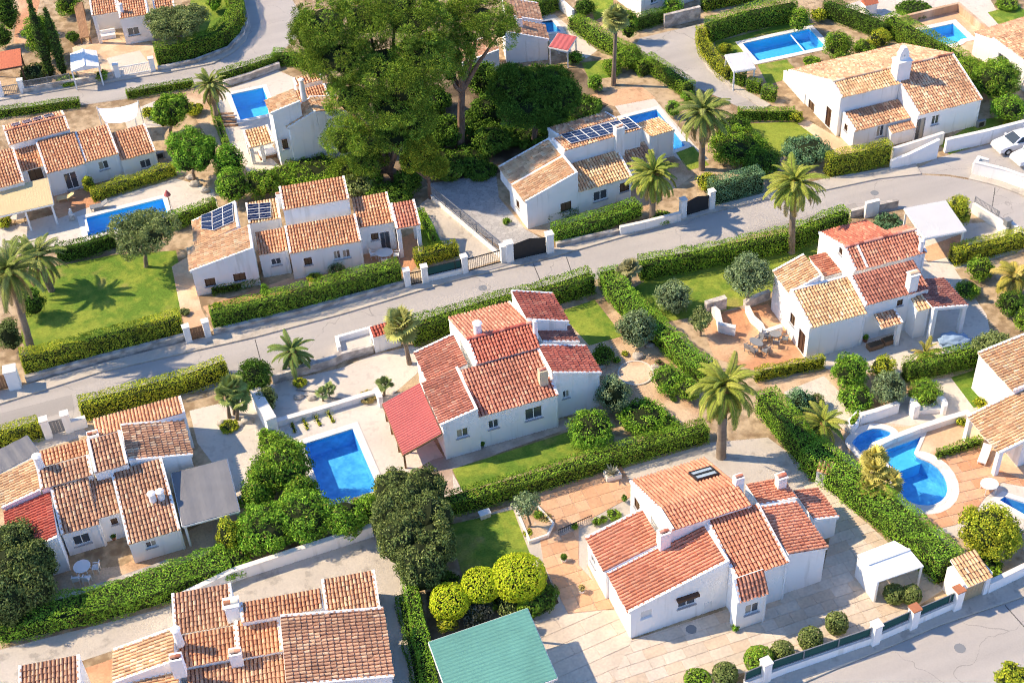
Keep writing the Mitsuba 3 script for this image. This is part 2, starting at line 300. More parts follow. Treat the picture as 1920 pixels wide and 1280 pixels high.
ORD = {'F': (0, 1, 2, 3), 'R': (1, 2, 3, 0), 'B': (2, 3, 0, 1), 'L': (3, 0, 1, 2)}
_seed = [100]
def sd(): _seed[0] += 1; return _seed[0]
def house(name, label, O, yaw, blocks, wins=(), chimneys=(), mat_wall='stucco', group=None, category='house'):
    k = thing(name, label, category, group)
    a = math.radians(yaw); e = np.array([math.cos(a), math.sin(a), 0]); n = np.array([-e[1], e[0], 0]); O3 = np.array([O[0], O[1], 0.0])
    def W(u, v, z): return O3 + e * u + n * v + np.array([0, 0, z])
    walls, cuts = [], []
    faces = []
    for b in blocks:
        u0, u1, v0, v1, zl, zh, fall = b['q']
        rims, pal = b.get('rims', 'lr'), b.get('pal', 'orange')
        hi = {'F': (0, 0, 1, 1), 'B': (1, 1, 0, 0), 'L': (0, 1, 1, 0), 'R': (1, 0, 0, 1)}[fall]
        Q = [W(u, v, zh if h else zl) for (u, v), h in zip(((u0, v0), (u1, v0), (u1, v1), (u0, v1)), hi)]
        A, B, Cc, D = (Q[i] for i in ORD[fall])
        N = np.cross(B - A, D - A); N /= np.linalg.norm(N)
        ov = b.get('ov', .14)
        iu0, iu1, iv0, iv1 = u0 + (ov if fall == 'L' else .01), u1 - (ov if fall == 'R' else .01), v0 + (ov if fall == 'F' else .01), v1 - (ov if fall == 'B' else .01)
        b['in'] = (iu0, iu1, iv0, iv1)
        zat = lambda u, v: zl + (zh - zl) * {'F': (v - v0) / (v1 - v0), 'B': (v1 - v) / (v1 - v0), 'L': (u - u0) / (u1 - u0), 'R': (u1 - u) / (u1 - u0)}[fall]
        if b.get('wall', True):
            pts = []
            for u, v in ((iu0, iv0), (iu1, iv0), (iu1, iv1), (iu0, iv1)): pts += [W(u, v, b.get('z0', 0)), W(u, v, zat(u, v) - .05)]
            walls.append(hull(pts))
        for (pu, pv) in b.get('posts', ()):
            u, v = u0 + (u1 - u0) * pu, v0 + (v1 - v0) * pv; u = min(max(u, u0 + .2), u1 - .2); v = min(max(v, v0 + .2), v1 - .2)
            part(k, 'porch_pillar', ply(obox(W(u, v, 0), yaw, .34, .34, 0, zat(u, v) - .08), mat_wall))
        if b.get('sheet'):
            r = part(k, 'roof', ply(sheet_roof(A, B, Cc, D), b['sheet']))
            continue
        r = part(k, 'roof', ply(mesh(hull([q - N * .13 for q in (A, B, Cc, D)] + [A, B, Cc, D])), mat_wall))
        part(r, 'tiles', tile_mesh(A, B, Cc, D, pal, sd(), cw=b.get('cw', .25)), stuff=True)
        rw, rh = .17, b.get('rh', .11)
        ex = (B - A) / np.linalg.norm(B - A)
        if 'l' in rims: part(r, 'parapet', ply(mesh(hull([q + ex * x + N * z for q in (A, D) for x in (-.02, rw) for z in (-.12, rh)])), mat_wall))
        if 'r' in rims: part(r, 'parapet', ply(mesh(hull([q - ex * x + N * z for q in (B, Cc) for x in (-.02, rw) for z in (-.12, rh)])), mat_wall))
        ey = (D - A) / np.linalg.norm(D - A)
        if 't' in rims: part(r, 'parapet', ply(mesh(hull([q - ey * x + N * z for q in (D, Cc) for x in (-.02, rw) for z in (-.12, rh)])), mat_wall))
        if 'c' in rims: part(r, 'ridge_tiles', cap_row(D + N * .05, Cc + N * .05, pal, sd()), stuff=True)
        for f in b.get('mid', ()): 
            x = A + (B - A) * f; y = D + (Cc - D) * f
            part(r, 'parapet', ply(mesh(hull([q + ex * s + N * z for q in (x, y) for s in (-.09, .09) for z in (-.1, .12)])), mat_wall))
        if fall == 'F' and b.get('wall', True) and zl - b.get('z0', 0) > 1.6:
            pp = W(iu1 - .15, iv0 - .05, 0); part(k, 'downpipe', ply(mesh(cyl(pp[:2], .045, 0, zl - .1, 7)), mat_wall))
    made = []
    for (bi, face, pos, zc, w, h, kind) in wins:
        iu0, iu1, iv0, iv1 = blocks[bi]['in']
        if face == 'F': c, d, t = W(pos, iv0, zc), e, -n
        elif face == 'L': c, d, t = W(iu0, pos, zc), n, -e
        elif face == 'R': c, d, t = W(iu1, pos, zc), n, e
        else: c, d, t = W(pos, iv1, zc), e, n
        made.append((c, d, t, w, h, kind))
        dep = 1.2 if kind == 'open' else .16
        cuts.append(hull([c + d * w / 2 * i + t * o + np.array([0, 0, h / 2 * j]) for i in (-1, 1) for j in (-1, 1) for o in (.3, -dep)]))
    if walls:
        m = union(walls)
        if cuts: m = m - union(cuts)
        part(k, 'wall', ply(mesh(m), mat_wall))
    up = np.array([0, 0, 1.0])
    for c, d, t, w, h, kind in made:
        if kind == 'open': continue
        bx = lambda cx, cz, ww, hh, o0, o1: hull([c + d * (cx + ww / 2 * i) + up * (cz + hh / 2 * j) + t * o for i in (-1, 1) for j in (-1, 1) for o in (o0, o1)])
        fm = {'white': 'white_paint', 'brown': 'dark_wood', 'shut': 'white_paint', 'door': 'dark_wood', 'glassdoor': 'grey_metal', 'meter': 'white_paint'}[kind.split('+')[0]]
        if kind.startswith('meter'):
            q = part(k, 'meter_box', ply(mesh(bx(0, 0, w - .04, h - .04, -.155, .02)), 'white_paint')); continue
        if kind.startswith('shut'):
            q = part(k, 'window', ply(mesh(bx(0, 0, w - .01, h - .01, -.155, -.08)), 'pale_sheet')); part(q, 'sill', ply(mesh(bx(0, -h / 2 - .03, w + .1, .06, -.1, .07)), mat_wall)); continue
        q = part(k, 'door' if 'door' in kind else 'window', ply(cat([bx(0, h / 2 - .035, w - .01, .06, -.15, -.05), bx(0, -h / 2 + .035, w - .01, .06, -.15, -.05), bx(-w / 2 + .035, 0, .06, h - .13, -.15, -.05), bx(w / 2 - .035, 0, .06, h - .13, -.15, -.05), bx(0, 0, .06, h - .13, -.15, -.06)]), fm))
        for sgn in (-1, 1):
            pm = 'dark_wood' if kind == 'door' else ('shutter' if kind == 'brown' else ('curtain' if (len(made) + sgn + int(abs(c[0]) * 7)) % 3 == 0 else 'glass'))
            part(q, 'pane' if kind != 'door' else 'panel', ply(mesh(bx(sgn * w / 4, 0, w / 2 - .05, h - .1, -.154, -.10)), pm))
        if 'door' not in kind: part(q, 'sill', ply(mesh(bx(0, -h / 2 - .035, w + .14, .07, -.1, .09)), 'grey_sill'))
        if kind.endswith('+awn'): part(k, 'rolled_awning', ply(mesh(bx(0, h / 2 + .1, w + .25, .2, .0, .3)), 'dark_wood'))
    for ch in chimneys:
        (x, y), z, h, w, kind = ch[:5]; chimney(k, (x, y), z, h, w, kind, yaw, mat_wall, ch[5] if len(ch) > 5 else 'orange')
    return k
mat('grey_sill', pr((.36, .37, .39), .7, .3))
def chimney(k, xy, z, h, w, kind, yaw, mw, pal):
    if kind == 'round':
        c = part(k, 'chimney', ply(mesh(cyl(xy, w * .46, z - .5, z + h, 14, w * .36)), mw, smooth=40))
        part(c, 'cap', ply(mesh(cyl(xy, w * .50, z + h + .10, z + h + .2, 14, w * .3)), mw, smooth=40)); part(c, 'flue', ply(mesh(cyl(xy, w * .28, z + h, z + h + .10, 10)), 'flue_dark'))
        return
    if kind == 'arch':
        c = part(k, 'chimney', ply(mesh(obox(xy, yaw, w, w * .8, z - 1.0, z + h * .55)), mw))
        a = math.radians(yaw); d = np.array([math.cos(a), math.sin(a)]) 
        up = hull([(xy[0] + d[0] * s * w * q - d[1] * o * w * .2, xy[1] + d[1] * s * w * q + d[0] * o * w * .2, zz) for s in (-1, 1) for o in (-1, 1) for q, zz in ((.36, z + h * .55), (.34, z + h * .8), (.12, z + h))])
        holes = union([hull([(xy[0] + d[0] * (s * .1) - d[1] * o, xy[1] + d[1] * (s * .1) + d[0] * o, z + h * .73 + qq * .12) for s, qq in ((-1, 0), (1, 0), (0, 1), (0, -1), (.7, .7), (-.7, .7), (.7, -.7), (-.7, -.7)) for o in (-1, 1)])])
        part(c, 'bell_arch', ply(mesh(up - holes), mw)); part(c, 'coping', ply(mesh(obox(xy, yaw, w * 1.12, w * .92, z + h * .55, z + h * .55 + .08)), mw)); return
    body = obox(xy, yaw, w, w * .85, z - .7, z + h) - obox(xy, yaw, w * .62, w * .5, z + h - .25, z + h + .1)
    c = part(k, 'chimney', ply(mesh(body), 'cream_paint' if kind == 'cream' else mw))
    part(c, 'flue', ply(mesh(obox(xy, yaw, w * .62, w * .5, z + h - .32, z + h - .18)), 'flue_dark'))
    if kind == 'cap':
        for s in (-1, 1): pass
        part(c, 'cap', ply(mesh(obox(xy, yaw, w * 1.2, w * 1.05, z + h + .16, z + h + .24)), mw))
        part(c, 'cap_tile', cap_row(_off(xy, yaw, -w * .5, z + h + .25), _off(xy, yaw, w * .5, z + h + .25), pal, sd(), .16), stuff=True)
        part(c, 'cap_leg', ply(cat([obox(_off(xy, yaw, s * w * .4, 0, t * w * .33), yaw, .09, .09, z + h, z + h + .16) for s in (-1, 1) for t in (-1, 1)]), mw))
    else:
        part(c, 'cap_tile', cap_row(_off(xy, yaw, -w * .42, z + h + .02), _off(xy, yaw, w * .42, z + h + .02), pal, sd(), .12), stuff=True)
def _off(xy, yaw, s, z, t=0):
    a = math.radians(yaw); return np.array([xy[0] + math.cos(a) * s - math.sin(a) * t, xy[1] + math.sin(a) * s + math.cos(a) * t, z])
def sheet_roof(A, B, Cc, D, pitch=.22, amp=.035, along=True):
    """Corrugated sheet: ribs run from the eave up."""
    A, B, Cc, D = (np.asarray(x, float) for x in (A, B, Cc, D)); n = max(4, int(np.linalg.norm(B - A) / pitch * 4)); N = np.cross(B - A, D - A); N /= np.linalg.norm(N)
    s = np.linspace(0, 1, n + 1); o = N * (amp * np.array([0, 1, 1, 0])[np.arange(n + 1) % 4])[:, None]
    lo, hi = A + (B - A) * s[:, None], D + (Cc - D) * s[:, None]
    V = np.vstack([lo + o, hi + o, lo + o - N * .05, hi + o - N * .05]); m = n + 1; i = np.arange(n)
    F = np.vstack([np.stack(x, 1) for x in ((i, i + 1, m + i + 1), (i, m + i + 1, m + i), (2 * m + i, 3 * m + i + 1, 2 * m + i + 1), (2 * m + i, 3 * m + i, 3 * m + i + 1), (2 * m + i, 2 * m + i + 1, i + 1), (2 * m + i, i + 1, i), (m + i, m + i + 1, 3 * m + i + 1), (m + i, 3 * m + i + 1, 3 * m + i))])
    e = [[0, m, 3 * m], [0, 3 * m, 2 * m], [n, 2 * m + n, 3 * m + n], [n, 3 * m + n, m + n]]
    return tm(V, np.vstack([F, e]))
def panels(k, quad, nx, ny, name='solar_panel', gap=.05, lift=.17):
    A, B, Cc, D = (np.asarray(x, float) for x in quad); N = np.cross(B - A, D - A); N /= np.linalg.norm(N); N = N if N[2] > 0 else -N
    at = lambda s, t: A * (1 - s) * (1 - t) + B * s * (1 - t) + Cc * s * t + D * (1 - s) * t
    gx, gy = gap / np.linalg.norm(B - A), gap / np.linalg.norm(D - A)
    for i in range(nx):
        for j in range(ny):
            a, b, c, d = i / nx + gx / 2, (i + 1) / nx - gx / 2, j / ny + gy / 2, (j + 1) / ny - gy / 2
            sl = lambda s0, s1, t0, t1, z0, z1: hull([at(s, t) + N * z for s in (s0, s1) for t in (t0, t1) for z in (z0, z1)])
            p = part(k, name, ply(mesh(sl(a, b, c, d, lift, lift + .035)), 'solar'))
            fx, fy = .011 / np.linalg.norm(B - A), .011 / np.linalg.norm(D - A)
            bars = [sl(a, b, c - fy, c + fy, lift - .01, lift + .05), sl(a, b, d - fy, d + fy, lift - .01, lift + .05), sl(a - fx, a + fx, c, d, lift - .01, lift + .05), sl(b - fx, b + fx, c, d, lift - .01, lift + .05)]
            bars += [sl(a, b, (c + d) / 2 - fy * .6, (c + d) / 2 + fy * .6, lift, lift + .045)]
            part(p, 'frame', ply(cat(bars), 'white_paint'))

# ---------------------------------------------------------------- foliage
GREEN = {   # leaf colours (linear reflectance) and how common
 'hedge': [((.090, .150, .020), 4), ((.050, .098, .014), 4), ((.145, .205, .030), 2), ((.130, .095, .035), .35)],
 'lush': [((.092, .170, .022), 4), ((.052, .110, .016), 4), ((.145, .225, .034), 2), ((.120, .095, .035), .3)],
 'yellow': [((.180, .190, .022), 4), ((.095, .125, .016), 4), ((.290, .250, .030), 1.5)],
 'bright': [((.230, .290, .018), 5), ((.170, .225, .014), 4), ((.300, .330, .030), 2)],
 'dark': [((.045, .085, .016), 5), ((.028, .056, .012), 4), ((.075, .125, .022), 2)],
 'pine': [((.100, .145, .024), 4), ((.058, .095, .017), 4), ((.165, .205, .036), 2.4), ((.11, .085, .04), .2)],
 'pinegold': [((.150, .165, .020), 4), ((.090, .110, .016), 4), ((.220, .200, .030), 2)],
 'olive': [((.105, .125, .055), 4), ((.070, .092, .040), 4), ((.165, .180, .095), 2)],
 'grey': [((.100, .130, .082), 4), ((.070, .098, .058), 4), ((.165, .195, .140), 1.5)],
 'greygreen': [((.072, .092, .036), 5), ((.048, .066, .025), 4), ((.120, .135, .060), 2)],
 'bluegreen': [((.070, .125, .080), 4), ((.045, .090, .055), 4), ((.120, .180, .125), 1.5)],
 'dry': [((.23, .17, .09), 4), ((.15, .11, .05), 3), ((.32, .26, .15), 2)],
 'pink': [((.35, .13, .17), 3), ((.09, .13, .04), 5)],
  'cypress': [((.040, .070, .018), 5), ((.026, .048, .014), 4), ((.062, .096, .024), 2)],
 'black': [((.022, .026, .030), 4), ((.045, .050, .055), 2)],
 'blossom': [((.10, .13, .05), 4), ((.26, .17, .15), 2), ((.06, .08, .03), 3)],
}
GR = {k: (np.array([c for c, _ in v]), np.array([w for _, w in v], float) / sum(w for _, w in v)) for k, v in GREEN.items()}
GR = {k: (np.clip(c * np.array([2.5, 2.55, 1.9]), 0, .66), w) for k, (c, w) in GR.items()}
def leaves(P, N, size, kind, g, aspect=.6, jit=.75, clump=None, radial=False):
    """One leaf (a bent diamond of two triangles) at each point of P, facing about N."""
    n = len(P); d = N + g.normal(0, jit, (n, 3)); d /= np.linalg.norm(d, axis=1, keepdims=True)
    r = g.normal(0, 1, (n, 3)); a = np.cross(d, r); a /= np.linalg.norm(a, axis=1, keepdims=True); b = np.cross(d, a)
    if radial: a, d = d, a
    s = (size * g.uniform(.6, 1.35, n))[:, None]
    V = np.stack([P - a * s * .5, P + b * s * aspect * .5 - d * s * .12, P + a * s * .5, P - b * s * aspect * .5 - d * s * .12], 1).reshape(-1, 3)
    F = (np.arange(n)[:, None, None] * 4 + np.array([[0, 1, 2], [0, 2, 3]])[None]).reshape(-1, 3)
    cols, wt = GR[kind]
    c = cols[g.choice(len(cols), n, p=wt)] * g.normal(1, .14, (n, 1))
    if clump is not None: c = c * clump[:, None]
    return V, F, np.repeat(np.clip(c, .004, .8), 4, 0)
def leaf_ply(chunks):
    V, F, Cc, o = [], [], [], 0
    for v, f, c in chunks: V.append(v); F.append(f + o); Cc.append(c); o += len(v)
    return ply(tm(np.vstack(V), np.vstack(F)), 'leaf', color=np.vstack(Cc))
def sphere_pts(n, g):
    d = g.normal(0, 1, (n, 3)); return d / np.linalg.norm(d, axis=1, keepdims=True)
def crown_clumps(c, r, g, puff, fill=1.0, up=.25, power=2.0, shell=(.72, 1.0)):
    """Centres and radii of the leaf clumps that make up one crown."""
    c, r = np.asarray(c, float), np.asarray(r, float)
    area = 4 * np.pi * ((r[0] * r[1]) ** 1.6 / 3 + (r[0] * r[2]) ** 1.6 / 3 + (r[1] * r[2]) ** 1.6 / 3) ** (1 / 1.6)
    n = max(5, int(fill * area / (puff ** 2 * 2.1)))
    d = sphere_pts(n * 3, g); d = d[d[:, 2] > -.75 + up][:n]
    if power != 2.0: d = d / (np.abs(d) ** power).sum(1, keepdims=True) ** (1 / power)
    rr = g.uniform(*shell, len(d))
    return c + d * (r - puff * .55).clip(.05) * rr[:, None], puff * g.uniform(.65, 1.3, len(d))
def puff_leaves(cs, rs, dens, size, kind, g, jit=.7, aspect=.6, hemi=-.45, center=None, radial=False):
    out = []
    for q, r in zip(cs, rs):
        n = int(dens * 4 * np.pi * r * r * .7) + 6
        d = sphere_pts(n, g); 
        if center is not None:
            o = q - center; o = o / (np.linalg.norm(o) + 1e-6); d = d[(d @ o) > hemi]
        P = q + d * (r * g.uniform(.72, 1.05, len(d)))[:, None] * np.array([1, 1, .85])
        out.append(leaves(P, d, size, kind, g, aspect, jit, radial=radial, clump=np.full(len(d), g.uniform(.62, 1.38))))
    return out
def crown(parent, lobes, kind, puff=.45, dens=38, size=.17, core=.7, fill=1.0, jit=.42, aspect=.6, power=2.0, shell=(.72, 1.0), up=.25, name='crown', radial=False):
    g = np.random.default_rng(sd()); ch, cores = [], []
    for (x, y, z, a, b) in lobes:
        cs, rs = crown_clumps((x, y, z), (a, a, b), g, min(puff, .55 * min(a, b) + .05), fill, up, power, shell)
        ch += puff_leaves(cs, rs, dens, size, kind, g, jit, aspect, center=np.array([x, y, z - b * .3]), radial=radial)
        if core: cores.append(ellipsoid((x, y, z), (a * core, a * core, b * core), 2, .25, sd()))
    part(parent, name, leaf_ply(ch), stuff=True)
    if cores: part(parent, 'inner_twigs', ply(cat(cores), 'core_shade'), stuff=True)  # solid dark bodies that put shade into the gaps of the crown
def bush(name, label, cat_, E, kind, group=None, **kw):
    """Round shrub: E = x, y, half width, half height; stands on the ground."""
    x, y, a, b = E; k = thing(name, label, cat_, group)
    crown(k, [(x, y, max(b, .2), a, b)], kind, **{**dict(puff=max(.16, min(.42, a * .42)), up=.1), **kw}); return k
def ball(name, label, E, kind, group=None, cat_='shrub', z=None, stem=True, size=.14, dens=240, power=2.3):
    """Clipped ball: an even coat of small leaves over a firm round body."""
    x, y, a, b = E; k = thing(name, label, cat_, group); g = np.random.default_rng(sd()); z = b * .98 if z is None else z
    area = 4 * np.pi * a * (a + 2 * b) / 3; n = int(area * dens); d = sphere_pts(n, g); d = d / (np.abs(d) ** power).sum(1, keepdims=True) ** (1 / power)
    nn = d / np.array([a, a, b]); nn /= np.linalg.norm(nn, axis=1, keepdims=True)
    bump = 1 + .22 * (mikit.meshkit.fbm(d * 3.1 + x, 3, 3) - .5)
    P = np.array([x, y, z]) + d * np.array([a, a, b]) * (bump * g.uniform(.93, 1.03, n))[:, None]
    part(k, 'foliage', leaf_ply([leaves(P, nn, size, kind, g, .65, .42)]), stuff=True)
    part(k, 'inner_twigs', ply(ellipsoid((x, y, z), (a * .76, a * .76, b * .76), 2), 'core_shade'))  # solid dark body painting the shade behind the leaves
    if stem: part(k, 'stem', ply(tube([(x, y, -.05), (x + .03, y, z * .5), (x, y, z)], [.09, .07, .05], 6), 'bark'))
    return k
def hedge(name, label, line, h, w, kind, group='clipped hedges round the gardens', side=1, z0=0.0, rough=.24, size=.11, dens=165, cat_='hedge', center=False):
    """Clipped hedge whose near foot runs along line; side=1 puts its body to the left of the direction of travel."""
    k = thing(name, label, cat_, group); g = np.random.default_rng(sd())
    L = LineString(line); off = L if center else L.parallel_offset(w / 2, 'left' if side > 0 else 'right')
    if off.geom_type != 'LineString': off = max(off.geoms, key=lambda q: q.length)
    c = np.array(off.coords); 
    if np.linalg.norm(c[0] - np.array(line[0])) > np.linalg.norm(c[-1] - np.array(line[0])): c = c[::-1]
    off = LineString(c); n = int(off.length * (2 * h + w) * dens) + 20
    s = g.uniform(0, off.length, n)
    pts = np.array([off.interpolate(x).coords[0] for x in np.linspace(0, off.length, max(4, int(off.length * 3)))])
    tt = np.linspace(0, off.length, len(pts)); px, py = np.interp(s, tt, pts[:, 0]), np.interp(s, tt, pts[:, 1])
    tg = np.gradient(pts, axis=0); tg /= np.linalg.norm(tg, axis=1, keepdims=True)
    tx, ty = np.interp(s, tt, tg[:, 0]), np.interp(s, tt, tg[:, 1]); nrm = np.stack([-ty, tx, 0 * tx], 1); nrm /= np.linalg.norm(nrm, axis=1, keepdims=True)
    u = g.uniform(0, 2 * h + w, n)
    a = np.where(u < h, -w / 2, np.where(u < h + w, -w / 2 + (u - h), w / 2)); z = np.where(u < h, u, np.where(u < h + w, h, 2 * h + w - u))
    N = np.where((u < h)[:, None], -nrm, np.where((u < h + w)[:, None], np.array([0, 0, 1.0]), nrm))
    q = np.stack([px, py, z * 0], 1) * .55; bm = mikit.meshkit.fbm(np.stack([px * .9, py * .9, z * .9], 1), 3, 5) - .5
    ztop = 1 + .5 * rough * (mikit.meshkit.fbm(q, 3, 8) - .5) * 2
    P = np.stack([px, py, z0 + z * ztop], 1) + nrm * a[:, None] + N * (bm * min(rough, .4) * 2.4 + g.uniform(-.10, .05, n))[:, None]
    cl = (.45 + 1.1 * mikit.meshkit.fbm(P * 1.3, 3, 11)) * g.uniform(.86, 1.14)
    ends = []
    m = int(w * h * dens * 1.0)
    for e, sg in ((0, -1), (-1, 1)):
        uu, zz = g.uniform(-w / 2, w / 2, m), g.uniform(0, h, m); nn = np.array([-tg[e][1], tg[e][0], 0]); t3 = np.array([tg[e][0], tg[e][1], 0]) * sg
        ends.append(leaves(np.array([pts[e][0], pts[e][1], z0]) + nn * uu[:, None] + np.array([0, 0, 1.0]) * zz[:, None] + t3 * g.uniform(-.1, .08, m)[:, None], np.repeat(t3[None], m, 0), size, kind, g))
    part(k, 'foliage', leaf_ply([leaves(P, N, size, kind, g, .65, .36, cl)] + ends), stuff=True)
    part(k, 'inner_twigs', ply(prism(off.buffer(max(.08, w / 2 - .26), cap_style=2, join_style=2), z0, z0 + h * .8 - .1), 'core_shade'))  # solid dark block, painted as the shade within the hedge
    return k
def tree(name, label, base, lobes, kind, tr=.2, cat_='tree', bark='bark', limbs=True, group=None, **kw):
    """Trunk from base to the lobes' middle, a limb into each lobe, and the crown."""
    k = thing(name, label, cat_, group); g = np.random.default_rng(sd())
    lo = np.array([l[:3] for l in lobes]); mid = lo.mean(0); bs = np.array([base[0], base[1], -.1])
    fork = bs + (mid - bs) * .55 + np.array([0, 0, -.05]); fork[2] = max(.3, min(fork[2], lo[:, 2].min()))
    p = [bs + (fork - bs) * t + np.array([*g.normal(0, .06, 2), 0]) * (0 < t < 1) for t in np.linspace(0, 1, 6)]
    part(k, 'trunk', ply(tube(p, np.linspace(tr, tr * .7, 6), 9), bark, smooth=True))
    if limbs:
        for l in lobes:
            e = np.array(l[:3]) + np.array([0, 0, -.1 * l[4]]); m = (fork + e) / 2 + g.normal(0, .12, 3)
            part(k, 'limb', ply(tube([fork, m, e], [tr * .62, tr * .42, tr * .16], 7), bark, smooth=True))
    crown(k, lobes, kind, **kw); return k

def frond_ply(L, elev, bend, pairs, ll, col, seed, width=.05, vee=.35):
    """A feather frond grown along +x from the origin: midrib and two ranks of leaflets."""
    g = np.random.default_rng(seed); t = np.linspace(0, 1, 12); ang = np.radians(elev - bend * t ** 1.3)
    x = np.concatenate([[0], np.cumsum(np.cos(ang[:-1]) * L / 11)]); z = np.concatenate([[0], np.cumsum(np.sin(ang[:-1]) * L / 11)])
    V, F, Cc = [], [], []
    rib = tube(np.stack([x, 0 * x, z], 1), .035 * (1 - t * .8) + .006, 4); V.append(rib.vertices); F.append(np.array(rib.faces)); Cc.append(np.repeat(np.array([[.22, .20, .07]]), len(rib.vertices), 0)); o = len(rib.vertices)
    for i in range(pairs):
        s = .10 + .89 * i / (pairs - 1); px, pz, an = np.interp(s, t, x), np.interp(s, t, z), np.interp(s, t, ang)
        l = ll * (math.sin(math.pi * (.12 + .83 * s)) ** .6) * g.uniform(.85, 1.1); f = np.array([math.cos(an), 0, math.sin(an)]); u = np.array([-math.sin(an), 0, math.cos(an)])
        for sg in (-1, 1):
            d = np.array([0, sg, 0]) * .80 + f * (.45 + .35 * s) + u * vee * (1 - 1.1 * s) + np.array([0, 0, -.18]); d /= np.linalg.norm(d)
            p = np.array([px, 0, pz]); tip = p + d * l + np.array([0, 0, -.22 * l * g.uniform(.4, 1.4)]); mid = p + d * l * .5
            wv = f * width * 2.1 * .5
            V.append(np.array([p - wv * .5, p + wv * .5, mid + wv * .55, mid - wv * .55, tip])); F.append(np.array([[0, 1, 2], [0, 2, 3], [3, 2, 4]]) + o); o += 5
            Cc.append(np.repeat(np.clip(np.array(col) * g.normal(1, .16), .004, .8)[None], 5, 0))
    return ply(tm(np.vstack(V), np.vstack(F)), 'leaf', color=np.vstack(Cc))
_fr = {}
def palm(label, crown_at, base, L, n=46, tone='green', drop=0.0, tr=.24, pairs=34, name='palm_tree', group=None, ll=.55, erect=1.0, skirt=True):
    """Date palm: ringed trunk, a boss of old leaf bases, and fronds from upright to hanging, each an entry of its own."""
    k = thing(name, label, 'palm', group); g = np.random.default_rng(sd())
    c, b = np.array(crown_at, float), np.array([base[0], base[1], -.05]); H = c[2]
    if H > .6:
        p = [b + (c - b) * s + np.array([*((c - b)[:2] * .12 * math.sin(math.pi * s)), 0]) for s in np.linspace(0, 1, 16)]
        r = tr * (1.25 - .35 * np.linspace(0, 1, 16)) * (1 + .06 * np.cos(np.arange(16) * 2.4))
        part(k, 'trunk', ply(tube(p, r, 10), 'bark', smooth=True))
    part(k, 'leaf_bases', ply(ellipsoid(c + [0, 0, -.12], (tr * 1.9, tr * 1.9, tr * 2.0), 2, .35, sd()), 'boss'))
    tones = {'green': [(.23, .29, .07), (.17, .23, .05), (.31, .35, .10), (.34, .25, .11)], 'gold': [(.46, .38, .08), (.33, .31, .06), (.55, .44, .13), (.24, .26, .05)], 'fresh': [(.31, .36, .06), (.38, .40, .08), (.23, .30, .05), (.45, .33, .12)], 'deep': [(.15, .23, .06), (.19, .27, .075), (.12, .19, .05), (.24, .28, .08)]}[tone]
    for i in range(n):
        q = i / (n - 1); el = (82 - (118 + drop * 40) * q ** .9) * erect; e5 = int(round(el / 14)); ti = int(g.integers(0, 3)) if q < .8 or not skirt else 3
        key_ = (round(L, 1), e5, tone, ti, pairs, ll)
        if key_ not in _fr: _fr[key_] = frond_ply(round(L, 1), e5 * 14, 62 + 30 * drop + (12 if e5 < 2 else 0), pairs, ll, tones[ti], abs(hash((e5, ti, pairs))) % 9999)
        az = i * 137.5 + g.uniform(-14, 14); sc = g.uniform(.84, 1.1) * (.82 if q < .12 else 1)
        part(k, 'frond', {**_fr[key_], 'to_world': T().translate((c + [0, 0, .1 - .3 * q]).tolist()).rotate([0, 0, 1], az).rotate([0, 1, 0], g.normal(0, 6)).rotate([1, 0, 0], g.uniform(-20, 20)).scale(sc * g.uniform(.88, 1.06))})
    return k
mat('boss', pr(proc(lambda p, n, uv: mix((.16, .085, .03), (.36, .22, .09), noise(p.x * 9, p.y * 9, p.z * 9))), .9, .1))
def fan_ply(R, stalk, col, seed, seg=15):
    g = np.random.default_rng(seed); V, F, Cc = [], [], []; rib = tube([(0, 0, 0), (stalk * .5, 0, .05), (stalk, 0, 0)], [.03, .022, .018], 4)
    V.append(rib.vertices); F.append(np.array(rib.faces)); Cc.append(np.repeat([[.18, .18, .06]], len(rib.vertices), 0)); o = len(rib.vertices)
    for i in range(seg):
        a = math.radians(-125 + 250 * i / (seg - 1)); r = R * (.72 + .28 * math.cos(a * .6)) * g.uniform(.92, 1.05); d = np.array([math.cos(a), math.sin(a), .12]); s = np.array([-d[1], d[0], 0]) * R * .115
        p = np.array([stalk, 0, 0]); V.append(np.array([p, p + d * r * .62 + s, p + d * r * .62 - s, p + d * r + [0, 0, -.22 * r]])); F.append(np.array([[0, 1, 2], [2, 1, 3]]) + o); o += 4
        Cc.append(np.repeat(np.clip(np.array(col) * g.normal(1, .13), .004, .8)[None], 4, 0))
    return ply(tm(np.vstack(V), np.vstack(F)), 'leaf', color=np.vstack(Cc))
